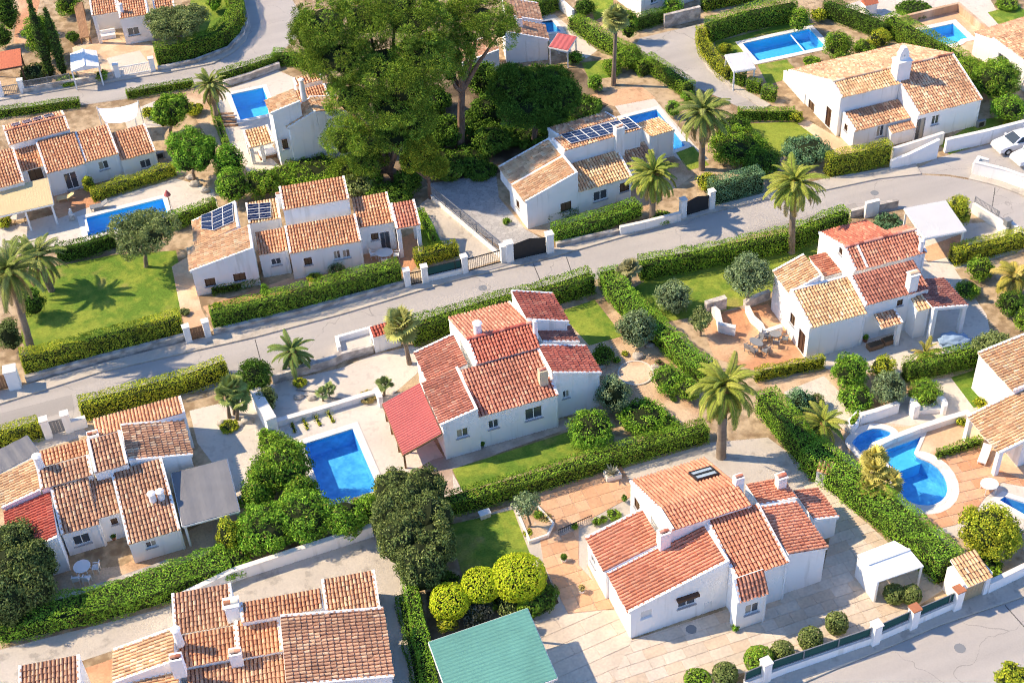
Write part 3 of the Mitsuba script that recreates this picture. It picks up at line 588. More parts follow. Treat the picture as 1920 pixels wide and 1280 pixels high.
def fan_palm(label, heads, R=.55, stalk=.7, n=34, tone=(.22, .28, .07), group=None, tr=.16, skirt=False, cat_='palm', name='fan_palm'):
    """Fan palm: heads = list of (crown point, base point); leaves are cut fans on stalks."""
    k = thing(name, label, cat_, group); g = np.random.default_rng(sd()); var = [fan_ply(R, stalk, np.array(tone) * f, sd()) for f in (.75, 1.0, 1.3)]
    for c, b in heads:
        c = np.array(c, float)
        if c[2] > .35: part(k, 'trunk', ply(tube([(b[0], b[1], -.05), *( (np.array([b[0], b[1], 0]) * (1 - s) + c * s) for s in (.33, .66, 1.0))], [tr * 1.3, tr, tr * .9, tr * .9], 8), 'bark', smooth=True))
        if skirt: part(k, 'dry_skirt', leaf_ply([leaves(c + np.array([0, 0, -.5]) + sphere_pts(260, g) * np.array([.38, .38, .7]), np.repeat([[0, 0, -1.0]], 260, 0), .3, 'dry', g, .3)]), stuff=True)
        for i in range(n):
            q = i / (n - 1); el = 80 - (105 + 20 * skirt) * q; az = i * 137.5 + g.uniform(-15, 15)
            part(k, 'fan_leaf', {**var[int(g.integers(0, 3))], 'to_world': T().translate((c + [0, 0, .05]).tolist()).rotate([0, 0, 1], az).rotate([0, 1, 0], -el).rotate([1, 0, 0], g.uniform(-25, 25)).scale(g.uniform(.8, 1.1))})
    return k
def agave(name, label, x, y, R, n=22, col=(.13, .17, .09), z=0.0, group=None, cat_='plant'):
    k = thing(name, label, cat_, group); g = np.random.default_rng(sd())
    V = np.array([[0, -.07, 0], [0, .07, 0], [.5, .10, .06], [.5, -.10, .06], [1, 0, .02], [.5, 0, .0]]); F = [[0, 1, 5], [1, 2, 5], [5, 2, 4], [3, 5, 4], [0, 5, 3]]
    pl = [ply(tm(V, F), 'leaf', color=np.repeat(np.clip([np.array(col) * f], 0, .8), 6, 0)) for f in (.75, 1, 1.25)]
    for i in range(n):
        q = i / n; part(k, 'leaf', {**pl[i % 3], 'to_world': T().translate([x, y, z + .05]).rotate([0, 0, 1], i * 137.5).rotate([0, 1, 0], -(78 - 66 * q)).scale(R * g.uniform(.8, 1.1))})
    return k
def rocks(name, labs, pts, r, group=None):
    for label, (x, y) in zip(labs, pts):
        g = np.random.default_rng(sd()); s = r * g.uniform(.6, 1.3)
        single(name, label, 'rock', ply(ellipsoid((x, y, s * .3), (s, s * g.uniform(.6, .9), s * .6), 2, .45, sd()), 'rock', smooth=50), group)
# ================================================================ SWIMMING POOLS
pool('swimming_pool', 'deep blue rectangular pool beside the red-roofed villa, ripple light painted on its floor', [(-15.73,-9.88),(-13.69,-16.06),(-10.04,-14.91),(-12.16,-8.6)], 'pool_blue', 1.5, .55)
pool('swimming_pool', 'long rectangular pool partly behind the olive tree on the left', [(-37.24,19.9),(-36.3,17.16),(-29.6,19.46),(-30.54,22.2)], 'pool_cyan', 1.5, .5)
pool('swimming_pool', 'rectangular pool beside the two-storey white house, wooden steps on its left', [(-26.14,39.11),(-24.71,34.32),(-21.63,35.24),(-23.06,40.03)], 'pool_cyan', 1.6, .45)
pool('swimming_pool', 'rectangular pool with a white line across it, behind the long clipped hedge at top right', [(24.99,42.64),(25.94,39.16),(33.09,41.09),(32.14,44.72)], 'pool_cyan', 1.1, .55)
pool('swimming_pool', 'pool with a scalloped white corner on a tan terrace at the top right', [(40.93,42.42),(46.55,43.97),(47.24,41.0),(46.48,40.78),(46.04,40.32),(45.31,39.99),(44.49,40.09),(42.85,39.47),(41.77,40.43)], 'pool_cyan', 1.1, .6)
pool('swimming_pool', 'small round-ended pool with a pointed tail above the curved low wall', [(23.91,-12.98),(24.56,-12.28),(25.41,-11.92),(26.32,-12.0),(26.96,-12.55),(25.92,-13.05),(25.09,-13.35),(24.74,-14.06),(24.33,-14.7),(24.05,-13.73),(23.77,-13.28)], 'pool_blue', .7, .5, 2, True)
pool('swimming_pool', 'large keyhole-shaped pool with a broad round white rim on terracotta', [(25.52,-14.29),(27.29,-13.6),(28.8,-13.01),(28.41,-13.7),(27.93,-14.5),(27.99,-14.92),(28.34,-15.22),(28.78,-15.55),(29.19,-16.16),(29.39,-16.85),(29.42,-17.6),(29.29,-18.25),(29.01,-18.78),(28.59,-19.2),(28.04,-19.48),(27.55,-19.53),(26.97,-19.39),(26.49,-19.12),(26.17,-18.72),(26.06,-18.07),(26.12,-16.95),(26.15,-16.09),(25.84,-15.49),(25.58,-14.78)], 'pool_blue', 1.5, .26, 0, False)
_deep = Polygon([(28.34,-15.22),(28.78,-15.55),(29.19,-16.16),(29.39,-16.85),(29.42,-17.6),(29.29,-18.25),(29.01,-18.78),(28.59,-19.2),(28.04,-19.48),(27.55,-19.53),(26.97,-19.39),(26.49,-19.12),(26.17,-18.72),(26.06,-18.07),(26.12,-16.95),(26.29,-15.95)])
part('swimming_pool_006', 'coping', ply(prism(_deep.buffer(.78).difference(_deep.buffer(.27)).difference(POOLS[-1].buffer(.27, join_style=2)), -.10, .055), 'deck_white'))
part('swimming_pool_006', 'shelf', ply(prism(Polygon([(25.54,-14.31),(27.28,-13.62),(28.76,-13.04),(28.39,-13.7),(27.92,-14.5),(27.97,-14.91),(28.29,-15.21),(26.29,-15.95),(25.86,-15.47),(25.6,-14.79)]), -1.5, -.42), 'pool_cyan'))
pool('swimming_pool', 'small pool glimpsed beyond the tiled house at the top centre', [(4.86,49.56),(6.26,49.72),(7.04,47.3),(5.39,47.29)], 'pool_cyan', 1.2, .4)
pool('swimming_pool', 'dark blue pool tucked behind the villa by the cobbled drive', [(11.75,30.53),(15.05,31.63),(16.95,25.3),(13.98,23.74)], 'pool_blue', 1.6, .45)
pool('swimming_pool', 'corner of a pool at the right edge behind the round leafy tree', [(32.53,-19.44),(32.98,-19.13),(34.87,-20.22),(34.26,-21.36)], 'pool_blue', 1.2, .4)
POOL = unary_union(POOLS)
def line_box(name, label, a, b, w, z0, z1, m, cat_='pool line'):
    return single(name, label, cat_, ply(mesh(beam((*a, (z0 + z1) / 2), (*b, (z0 + z1) / 2), w, z1 - z0)), m))
line_box('float_line', 'white float line stretched across the pool at top right', (30.11,43.93), (30.86,40.58), .10, -.13, -.07, 'white_paint')

# ================================================================ GROUND
def sheet(name, pts, lev, m, label=None, smooth=0, cut=None):
    P = Polygon(smooth_poly(pts, smooth) if smooth else pts).buffer(0).difference(POOL)
    if cut is not None: P = P.difference(cut)
    global LAST
    LAST = struct(name, ply(flat(P, .004 * lev), m), label); return P
struct('ground', ply(flat(sbox(-2500, -800, 2500, 4200).difference(POOL), 0.0), 'soil'))
ROAD = [(-57.55,-9.85),(-41.67,-4.31),(-39.39,-3.58),(-32.13,-0.65),(-20.44,2.32),(-13.61,4.47),(-4.38,7.91),(2.5,9.68),(15.24,14.12),(22.47,16.21),(28.37,17.16),(33.01,18.26),(36.84,18.57),(39.2,18.07),(40.7,17.42),(42.54,16.34),(44.23,14.9),(48.82,7.97),(51.96,0.11),(48.12,-4.57),(44.93,5.53),(42.88,9.45),(42.14,11.15),(41.6,11.88),(39.78,13.13),(37.21,14.1),(33.94,13.83),(29.22,13.11),(21.25,11.76),(14.61,9.31),(6.72,6.8),(1.96,5.29),(-0.11,4.69),(-6.7,2.43),(-11.32,0.44),(-19.86,-2.57),(-27.04,-4.17),(-38.47,-7.71),(-40.63,-8.62),(-56.01,-14.1)]
sheet('road', ROAD, 1, 'asphalt', 'grey street running across the picture and bending right')
sheet('driveway_apron', [(35.64,18.86),(39.02,20.97),(43.75,22.47),(51.12,24.41),(48.73,17.11),(44.15,15.85),(41.18,17.45),(39.26,18.31),(36.88,18.73)], 2, 'asphalt')
sheet('road', [(-68.28,33.85),(-52.22,39.52),(-49.31,40.65),(-38.0,43.01),(-33.82,43.84),(-28.57,45.17),(-26.61,47.37),(-25.67,49.52),(-25.44,52.49),(-25.8,54.46),(-26.76,58.44),(-27.92,66.0),(-21.24,65.11),(-21.42,57.75),(-20.06,53.73),(-20.09,50.03),(-22.44,45.48),(-27.2,42.64),(-30.06,40.96),(-36.54,39.55),(-41.02,38.9),(-48.77,38.25),(-51.72,37.45),(-67.5,31.53)], 1, 'asphalt', 'side street curving up at the top left')
sheet('road', [(14.0,42.91),(14.93,45.02),(19.47,46.51),(21.3,47.04),(20.62,44.53),(20.35,42.13),(20.98,37.97),(22.94,33.82),(25.03,30.47),(23.07,30.79),(21.84,32.34),(18.14,36.33),(15.92,39.48),(14.31,41.73)], 1, 'asphalt', 'dead-end lane with a turning head at the top')
sheet('road', [(16.23,-33.26),(19.1,-32.07),(22.62,-30.74),(25.82,-29.47),(31.66,-27.69),(48.85,-21.87),(49.72,-27.83),(37.53,-33.07),(26.02,-38.93),(13.57,-47.19),(4.99,-46.62),(9.1,-37.72)], 1, 'asphalt', 'street in the bottom right corner')
def pavement(inner, outer, label=None):
    struct('pavement', ply(prism(Polygon(inner + outer[::-1]).buffer(0), -.02, .13), 'concrete'), label)
pavement([(-57.53,-9.9),(-41.65,-4.37),(-39.39,-3.58),(-32.13,-0.65),(-20.44,2.32),(-13.61,4.47),(-4.38,7.91),(2.5,9.68),(15.24,14.12),(18.11,14.96)], [(-58.2,-8.07),(-42.06,-2.69),(-39.72,-2.13),(-37.65,-1.54),(-32.3,0.35),(-25.71,2.38),(-23.77,2.83),(-13.67,5.81),(-8.47,7.41),(-3.62,8.81),(4.21,11.38),(9.62,12.82),(15.35,14.95),(18.24,15.8)], 'shaded pavement along the far side of the street')
pavement([(18.11,14.96),(22.47,16.21),(28.37,17.16),(33.01,18.26),(36.84,18.57)], [(18.24,15.8),(22.63,17.14),(28.42,18.76),(34.32,19.83),(36.73,20.39)])
pavement([(40.7,17.42),(42.54,16.34),(44.23,14.9),(47.0,11.84)], [(41.22,18.26),(43.17,17.24),(45.18,15.43),(47.36,12.94)])
pavement([(-52.2,39.42),(-49.31,40.65),(-38.0,43.01),(-33.82,43.84),(-28.57,45.17),(-26.61,47.37),(-25.67,49.52),(-25.44,52.49),(-25.8,54.46),(-26.76,58.44)], [(-52.39,40.22),(-49.44,41.25),(-38.4,43.77),(-34.08,44.59),(-30.36,45.6),(-27.2,47.76),(-26.1,50.56),(-25.96,53.11),(-26.41,56.04),(-27.05,58.48)])
pavement([(20.35,42.13),(20.98,37.97),(22.94,33.82),(25.03,30.47)], [(20.84,42.59),(21.49,38.61),(23.45,34.43),(25.8,31.13)])
pavement([(16.25,-33.19),(19.11,-32.03),(22.63,-30.7),(25.83,-29.43),(31.68,-27.65),(34.76,-26.6),(48.85,-21.87)], [(13.78,-32.89),(17.52,-31.75),(21.22,-30.47),(23.71,-29.43),(27.23,-28.02),(32.18,-25.99),(35.34,-24.83),(49.65,-20.01)], 'pavement under the white wall at bottom right')
# --- plots south of the street
sheet('driveway', [(-18.98,-3.25),(-13.31,-1.85),(-10.87,-0.54),(-7.75,0.23),(-6.7,-0.62),(-7.43,-3.0),(-9.82,-5.85),(-10.73,-5.3),(-17.61,-7.71),(-18.74,-6.08)], 2, 'deck', 'pale paved forecourt in front of the red-roofed villa')
sheet('pool_deck', [(-17.99,-7.85),(-10.64,-5.31),(-8.31,-5.0),(-4.95,-13.31),(-4.11,-15.54),(-9.81,-17.21),(-12.56,-17.95),(-16.59,-13.35)], 3, 'deck', 'cream stone deck round the deep blue pool')
sheet('path', [(-6.28,-12.25),(2.95,-9.27),(6.42,-7.78),(6.76,-8.49),(3.41,-10.08),(-4.83,-13.32),(-4.78,-15.13),(-4.11,-15.54),(-6.66,-15.73),(-8.19,-13.55)], 4, 'flag')
sheet('lawn', [(-4.83,-13.32),(3.38,-10.41),(4.67,-9.86),(5.64,-12.23),(-4.11,-15.54)], 5, 'lawn', 'small lawn in front of the red-roofed villa')
sheet('garden_ground', [(5.08,0.78),(10.5,4.18),(14.59,-6.22),(12.79,-10.58),(6.37,-8.34),(5.12,-4.16)], 2, 'gravel')
sheet('lawn', [(3.89,3.17),(6.86,4.4),(8.69,-0.2),(5.98,-1.07)], 4, 'lawn', 'lawn patch behind the red-roofed villa')
sheet('lawn', [(9.04,4.66),(11.66,6.79),(15.25,7.48),(26.22,10.66),(26.43,8.82),(21.91,5.42),(20.65,3.19),(15.74,1.69),(11.85,1.1)], 4, 'lawn', 'lawn between the long hedge and the grey olive')
sheet('terrace', [(15.01,0.15),(17.04,1.89),(20.54,2.53),(22.32,-4.08),(18.09,-5.0),(15.4,-3.43)], 4, 'terracotta')
sheet('patio', [(22.04,-4.05),(28.11,-1.55),(33.16,1.96),(33.0,8.15),(37.83,11.3),(42.73,11.16),(42.41,7.19),(36.21,5.37),(37.15,-0.38),(36.67,-3.48),(29.4,-6.41),(23.95,-5.61)], 2, 'deck')
sheet('carport_floor', [(33.98,8.2),(37.87,9.82),(38.23,7.62),(34.33,6.46)], 4, 'terracotta')
sheet('garden_ground', [(18.0,-6.24),(23.39,-5.38),(29.33,-6.69),(36.1,-4.04),(38.15,-6.63),(36.29,-12.67),(31.04,-12.21),(25.4,-13.32),(22.18,-14.1),(19.79,-10.66)], 2, 'gravel')
sheet('path', [(19.96,-7.58),(23.24,-6.13),(24.19,-8.25),(25.01,-11.67),(23.73,-12.21),(22.03,-9.19),(20.04,-9.29)], 4, 'deck')
sheet('path', [(30.79,-7.24),(32.79,-7.19),(33.68,-10.8),(28.03,-11.94),(25.01,-11.67),(26.9,-10.19)], 3, 'deck')
sheet('lawn', [(32.52,-7.16),(35.49,-6.15),(35.86,-9.6),(33.3,-10.49)], 4, 'lawn', 'lawn patch at the right edge')
sheet('terrace', [(23.53,-13.16),(25.89,-11.2),(28.79,-12.01),(34.26,-10.4),(39.6,-10.77),(35.56,-23.11),(31.37,-20.41),(27.81,-21.54),(26.64,-21.91),(24.24,-18.35)], 3, 'terra_pale')
TERR = sheet('terrace', [(27.94,-14.6),(29.61,-14.74),(32.4,-14.2),(33.21,-16.6),(34.73,-17.75),(37.24,-17.96),(36.85,-19.17),(33.21,-17.87),(31.54,-19.21),(30.59,-20.34),(28.93,-21.39),(27.61,-21.62),(25.99,-20.2),(26.4,-17.03)], 4, 'grout', 'terracotta terrace of irregular slabs round the keyhole pool'); TERR_K = LAST
sheet('pool_deck', [(27.61,-21.62),(28.93,-21.39),(30.59,-20.34),(31.54,-19.21),(33.21,-17.87),(36.85,-19.17),(35.85,-22.2),(28.97,-22.57)], 5, 'deck')
# --- plot of the salmon-roofed villa
sheet('terrace', [(-4.82,-18.6),(5.8,-14.76),(13.71,-12.29),(17.97,-12.13),(20.39,-15.5),(18.9,-19.36),(4.02,-22.83),(6.05,-30.68),(0.25,-26.93),(0.01,-21.13)], 2, 'concrete')
TER2 = sheet('terrace', [(0.82,-16.11),(7.19,-14.1),(8.05,-16.72),(3.75,-19.31),(3.49,-22.79),(5.79,-26.51),(2.5,-26.68),(1.19,-22.6)], 3, 'grout', 'terracotta-tiled terrace left of the salmon-roofed villa'); TER2_K = LAST
PAT2 = sheet('patio', [(6.39,-29.08),(19.18,-25.17),(20.76,-20.95),(19.46,-16.44),(20.88,-16.81),(24.56,-23.13),(26.81,-26.66),(23.97,-28.36),(16.65,-31.09),(13.17,-32.02),(9.8,-32.55),(3.76,-34.02)], 3, 'grout', 'slab-paved yard in front of the salmon-roofed villa'); PAT2_K = LAST
DRV2 = sheet('driveway', [(0.24,-27.14),(2.49,-26.77),(5.78,-26.6),(6.39,-29.08),(3.76,-34.02),(1.18,-33.83)], 4, 'grout', 'slab driveway beside the green metal roof'); DRV2_K = LAST
sheet('lawn', [(-5.26,-18.56),(-0.66,-17.48),(0.49,-22.32),(-0.12,-23.85),(-3.84,-24.88)], 4, 'lawn', 'shaded lawn between the boxy tree and the terracotta terrace')
sheet('flower_bed', [(-6.64,-24.22),(-3.82,-24.0),(1.19,-22.6),(1.97,-25.78),(-0.11,-27.12),(-4.93,-28.21),(-6.63,-30.13)], 4, 'dark_soil')
sheet('planting_bed', [(8.78,-32.86),(12.68,-30.99),(16.26,-29.64),(20.72,-27.68),(21.54,-28.59),(14.61,-31.33),(10.67,-33.39)], 5, 'gravel')
sheet('planting_bed', [(22.48,-26.01),(24.71,-25.4),(25.46,-27.2),(23.69,-28.13)], 5, 'gravel')
# --- bottom left plots
sheet('lane', [(-36.78,-27.43),(-33.88,-26.62),(-24.21,-24.24),(-19.15,-22.11),(-10.13,-19.02),(-8.06,-22.99),(-6.61,-36.59),(-8.83,-36.43),(-10.19,-23.05),(-22.93,-25.98),(-33.53,-29.7),(-35.98,-30.71)], 2, 'concrete', 'beige lane behind the lowest villa')
sheet('yard', [(-37.24,-22.69),(-33.38,-20.74),(-27.31,-20.3),(-20.88,-16.03),(-19.04,-15.69),(-21.82,-20.75),(-26.08,-23.57),(-32.62,-24.37)], 2, 'gravel')
sheet('yard', [(-24.63,-5.55),(-19.71,-4.25),(-17.39,-7.9),(-18.13,-13.22),(-19.42,-15.66),(-23.61,-9.01)], 2, 'deck', 'pale paved yard between the left villa and the pool hedge')
sheet('yard', [(-40.63,-8.62),(-36.21,-7.07),(-32.82,-5.96),(-31.96,-7.45),(-35.81,-9.04),(-40.1,-10.81)], 2, 'concrete')
sheet('terrace', [(-28.67,-28.7),(-26.5,-27.89),(-25.91,-30.67),(-28.27,-30.88)], 3, 'terracotta')
# --- plots north of the street
sheet('lawn', [(-41.09,12.06),(-38.61,13.25),(-33.55,14.36),(-28.29,14.41),(-26.31,6.77),(-26.49,5.78),(-32.34,3.07),(-37.13,0.37),(-39.31,3.73)], 3, 'lawn', 'lawn carrying the star-shaped palm shadow')
sheet('patio', [(-28.36,12.22),(-27.03,13.55),(-25.12,6.32),(-23.85,3.55),(-25.83,2.96),(-26.71,5.8)], 4, 'terra_pale')
sheet('patio', [(-20.44,8.6),(-16.14,10.63),(-11.27,12.67),(-7.2,15.24),(-6.64,11.62),(-8.49,8.8),(-15.4,5.71),(-23.96,4.54),(-25.07,6.65)], 3, 'terracotta')
sheet('lawn', [(-7.45,17.97),(-6.74,17.51),(-5.15,12.05),(-6.73,11.12),(-7.19,13.74)], 4, 'lawn')
sheet('driveway', [(-7.68,18.39),(-6.51,19.86),(-0.23,10.46),(-3.61,9.16)], 2, 'concrete')
sheet('driveway', [(-6.75,21.92),(-0.49,22.89),(-0.37,19.2),(1.75,14.31),(3.68,12.25),(0.45,10.75),(-6.18,19.66)], 2, 'cobble', 'cobbled drive in the shade of the pines')
sheet('garden_ground', [(-0.37,19.2),(1.75,14.31),(3.7,12.61),(12.23,15.89),(17.04,20.57),(16.42,23.14),(2.47,15.0)], 3, 'gravel')
sheet('pool_deck', [(11.09,33.12),(14.88,34.1),(17.72,25.57),(18.8,22.87),(16.79,22.25),(12.18,28.85)], 2, 'deck')
sheet('lawn', [(15.89,24.65),(17.66,25.14),(18.68,22.05),(16.68,21.43)], 3, 'lawn')
sheet('terrace', [(8.67,34.83),(13.97,36.14),(15.23,33.58),(11.04,32.66)], 3, 'terracotta')
sheet('lawn', [(22.32,28.32),(28.0,28.12),(29.58,24.93),(27.92,22.71),(22.11,22.51),(21.56,25.13)], 3, 'lawn', 'lawn left of the big white villa at the top right')
sheet('path', [(27.69,27.8),(28.76,28.22),(32.3,22.9),(30.66,21.98)], 4, 'terra_pale')
sheet('lawn', [(39.59,23.11),(44.42,26.51),(47.54,27.05),(48.3,24.74),(40.08,21.36)], 3, 'lawn')
# --- top left plots
sheet('pool_deck', [(-38.75,21.28),(-29.73,25.24),(-26.07,23.18),(-25.27,20.25),(-28.8,18.26),(-36.7,15.27),(-43.61,15.23),(-44.48,19.12),(-39.65,20.98)], 3, 'deck', 'pale deck of the long pool behind the olive')
sheet('patio', [(-41.38,26.08),(-37.55,25.25),(-36.05,22.2),(-39.49,20.17),(-41.45,22.78)], 4, 'terracotta')
sheet('pool_deck', [(-28.15,39.15),(-21.88,43.23),(-19.58,41.12),(-19.24,36.17),(-21.67,28.22),(-19.44,24.96),(-22.85,24.91),(-25.38,30.4)], 2, 'deck')
sheet('garden_ground', [(-31.09,39.5),(-26.76,40.97),(-22.85,24.91),(-25.32,25.18),(-27.53,31.54)], 1.5, 'gravel')
sheet('yard', [(-43.95,50.36),(-41.77,52.29),(-35.22,49.83),(-33.48,45.35),(-38.33,43.36),(-41.91,43.78)], 2, 'terra_pale')
sheet('yard', [(-39.87,47.71),(-36.64,48.92),(-34.58,44.65),(-38.36,43.56)], 3, 'deck')
sheet('lawn', [(-32.79,61.64),(-27.71,60.98),(-26.93,54.95),(-28.06,50.58),(-32.59,46.82),(-32.18,52.21)], 2, 'lawn', 'lawn inside the curved hedge at the top left')
sheet('terrace', [(-52.17,62.95),(-49.61,62.62),(-48.72,51.82),(-50.45,52.04)], 2, 'terracotta')
sheet('lawn', [(-52.55,58.21),(-51.46,58.54),(-51.28,55.05),(-52.04,55.38)], 2, 'lawn')
sheet('yard', [(-36.46,36.74),(-33.63,38.82),(-31.7,34.31),(-35.48,33.81)], 2, 'deck')
# --- top right plots
sheet('lawn', [(22.28,43.26),(30.97,46.48),(33.0,45.68),(25.45,42.86),(24.01,38.91),(22.24,41.17)], 2, 'lawn')
sheet('lawn', [(25.78,38.49),(28.79,39.14),(29.55,36.24),(26.17,34.69)], 2, 'lawn')
sheet('terrace', [(40.81,44.15),(47.43,46.6),(50.19,39.28),(48.23,37.99),(40.6,38.92)], 2, 'terra_pale')
sheet('yard', [(35.15,48.17),(44.02,52.76),(51.64,51.76),(51.55,43.88),(48.95,40.48),(47.75,46.78),(38.58,43.89)], 1.5, 'deck', 'pale concrete yard beyond the top right terrace')
sheet('lawn', [(50.58,45.75),(53.82,46.89),(56.58,41.1),(51.34,40.49)], 3, 'lawn')
sheet('lawn', [(10.38,55.99),(13.22,55.62),(12.78,51.03),(10.65,49.05)], 2, 'lawn')
sheet('pool_deck', [(4.38,50.97),(6.61,50.91),(10.42,43.14),(9.23,41.73),(6.15,43.66)], 2, 'deck')
sheet('lawn', [(8.64,40.98),(11.33,41.26),(11.54,37.9),(9.17,37.69)], 2, 'lawn')
sheet('garden_ground', [(-18.43,24.43),(-12.1,40.23),(-1.45,41.99),(8.54,39.77),(11.13,33.59),(2.98,24.62),(-0.98,22.53),(-6.75,21.51),(-14.25,18.3)], .5, 'dark_soil')

def paving(P, yaw, sx, sy, holder, mats, z0, z1, gap=.035, limit=300, bond=.5, jig=0.0, key_pt=None):
    """Slabs laid one by one inside P, each an entry under holder; past the limit the rest is one part."""
    g = np.random.default_rng(sd()); c = P.centroid; Q = affinity.rotate(P, -yaw, origin=c); x0, y0, x1, y1 = Q.bounds; cells = []
    for r in range(int((y1 - y0) / sy) + 1):
        o = (r % 2) * bond * sx; x = x0 - sx + o
        while x < x1:
            w = sx * (1 + g.uniform(-jig, jig)); cc = sbox(x + gap / 2, y0 + r * sy + gap / 2, x + w - gap / 2, y0 + (r + 1) * sy - gap / 2); x += w
            s = cc.intersection(Q)
            for q in getattr(s, 'geoms', [s]):
                if q.geom_type == 'Polygon' and q.area > .02: cells.append(affinity.rotate(q, yaw, origin=c))
    cells.sort(key=lambda q: q.centroid.y)
    for q in cells[:limit]: part(holder, 'paving_slab', ply(prism(q, z0, z1 + g.uniform(-.004, .004)), mats[int(g.integers(len(mats)))]))
    if cells[limit:]: part(holder, 'paving_slab_rest', ply(cat([prism(q, z0, z1) for q in cells[limit:]]), mats[0]), stuff=True)
paving(TERR, 12, 1.15, .85, TERR_K, [f'slab_red_{i}' for i in range(4)], 0, .05, .05, jig=.3)
paving(TER2, 17, .95, .95, TER2_K, [f'slab_orange_{i}' for i in range(4)], 0, .04, .03, bond=0)
paving(PAT2, 17, 1.25, .8, PAT2_K, [f'slab_tan_{i}' for i in range(4)], 0, .04, .035, jig=.3)
paving(DRV2, 24, 3.2, 1.05, DRV2_K, [f'slab_tan_{i}' for i in range(3)], 0, .045, .04, bond=.3, jig=.1)

# ================================================================ HOUSES
def b(q, pal='orange', rims='lr', **k): return dict(q=q, pal=pal, rims=rims, **k)
house('villa', 'red-roofed white villa with stepped roofs and a cream chimney, by the deep blue pool', (-0.84,-2.95), 16.73, [
 b((-7.05, -4.25, -7.69, -2.93, 3.45, 4.04, 'L'), 'redmix', 'rt'), b((-6.6, -3.48, -2.93, 0.62, 3.29, 4.08, 'L'), 'redmix', 'l'), b((-4.25, 1.79, -7.67, -3.72, 3.29, 4.42, 'F'), 'redmix', 'r'), b((-3.08, 1.93, -3.72, -1.68, 4.56, 5.28, 'F'), 'red', 'lc'), b((-3.08, 1.93, -1.68, 3.41, 3.27, 5.28, 'B'), 'redmix', 'l'),
 b((1.78, 5.01, -1.35, 2.35, 4.02, 5.27, 'R'), 'red'), b((2.49, 5.33, -2.72, -0.56, 3.01, 3.97, 'R'), 'purple'), b((1.79, 5.46, -6.77, -3.47, 3.31, 4.58, 'R'), 'red')],
 wins=[(2,'F',-0.09,2.01,1.35,1.15,'white'), (2,'F',-3.15,2.04,0.8,0.85,'white'), (0,'F',-5.53,2.18,0.9,0.85,'white'), (7,'F',2.7,2.22,0.55,0.75,'white')],
 chimneys=[((-2.46, -4.66), 5.08, 0.95, 0.75, 'round'), ((1.76, -4.83), 4.97, 1.1, 0.45, 'round'), ((2.05, -8.83), 3.63, 1.35, 0.62, 'cream', 'redmix')])
K2 = house('villa', 'salmon-roofed white villa with a roof window, in the slab-paved yard', (13.66,-21.06), 17.91, [
 b((-9.57, -2.73, -5.24, -1.79, 2.65, 4.47, 'L'), 'salmon', 'lrt'), b((-9.76, -5.76, -1.79, 1.29, 2.85, 3.89, 'L'), 'salmon', 'l'), b((-5.26, 0.37, -2.14, -0.14, 5.17, 5.11, 'F'), 'salmon', 'l', rh=.18), b((-5.26, 0.37, -0.14, 4.36, 3.21, 5.11, 'B'), 'salmon', 'r'), b((-2.73, 0.96, -6.23, -1.91, 3.81, 4.83, 'F'), 'salmon'), b((-3.1, -1.0, -7.35, -6.47, 3.05, 4.30, 'F'), 'salmon', 'l'),
 b((1.15, 4.0, -5.8, -1.5, 3.3, 3.98, 'R'), 'salmon', 'r'), b((1.64, 4.35, -1.18, 0.95, 3.01, 3.5, 'R'), 'salmon', 'l'), b((4.87, 6.71, -2.74, 0.19, 1.77, 2.28, 'R'), 'salmon', 'l')],
 wins=[(5, 'F', -2.0, 1.75, 1.0, .95, 'white'), (0, 'F', -8.35, 1.95, 0.75, 0.75, 'shut'), (0,'F',-5.56,1.85,1.25,0.95,'white+awn'), (0, 'F', -4.03, 0.59, 0.55, 0.95, 'meter'), (1,'L',0.38,1.44,0.8,0.75,'white'), (2,'L',3.18,2.09,0.9,1.0,'brown')],
 chimneys=[((8.82,-24.68),3.68,1.45,0.72,'box','salmon'), ((14.11,-21.02),5.1,0.7,0.6,'box','salmon'), ((17.24, -19.74), 3.11, 0.85, 0.62, 'cap', 'salmon')])
def skylight(k, quad):
    A, B, Cc, D = (np.asarray(x, float) for x in quad); N = np.cross(B - A, D - A); N /= np.linalg.norm(N); N = N if N[2] > 0 else -N
    at = lambda s, t: A * (1 - s) * (1 - t) + B * s * (1 - t) + Cc * s * t + D * (1 - s) * t
    sl = lambda s0, s1, t0, t1, z0, z1: hull([at(s, t) + N * z for s in (s0, s1) for t in (t0, t1) for z in (z0, z1)])
    w = part(k, 'roof_window', ply(cat([sl(0, 1, 0, .07, -.1, .26), sl(0, 1, .93, 1, -.1, .26), sl(0, .06, .07, .93, -.1, .26), sl(.94, 1, .07, .93, -.1, .26), sl(.06, .94, .44, .56, .0, .28)]), 'black_metal'))
    for t0, t1 in ((.07, .44), (.56, .93)): part(w, 'pane', ply(mesh(sl(.06, .94, t0, t1, .1, .2)), 'sky_glass'))
mat('sky_glass', pr((.33, .40, .46), .12, .7))
skylight(K2, [(11.64,-20.06,4.39),(13.15,-19.65,4.42),(12.79,-18.42,3.88),(11.21,-18.87,3.85)])
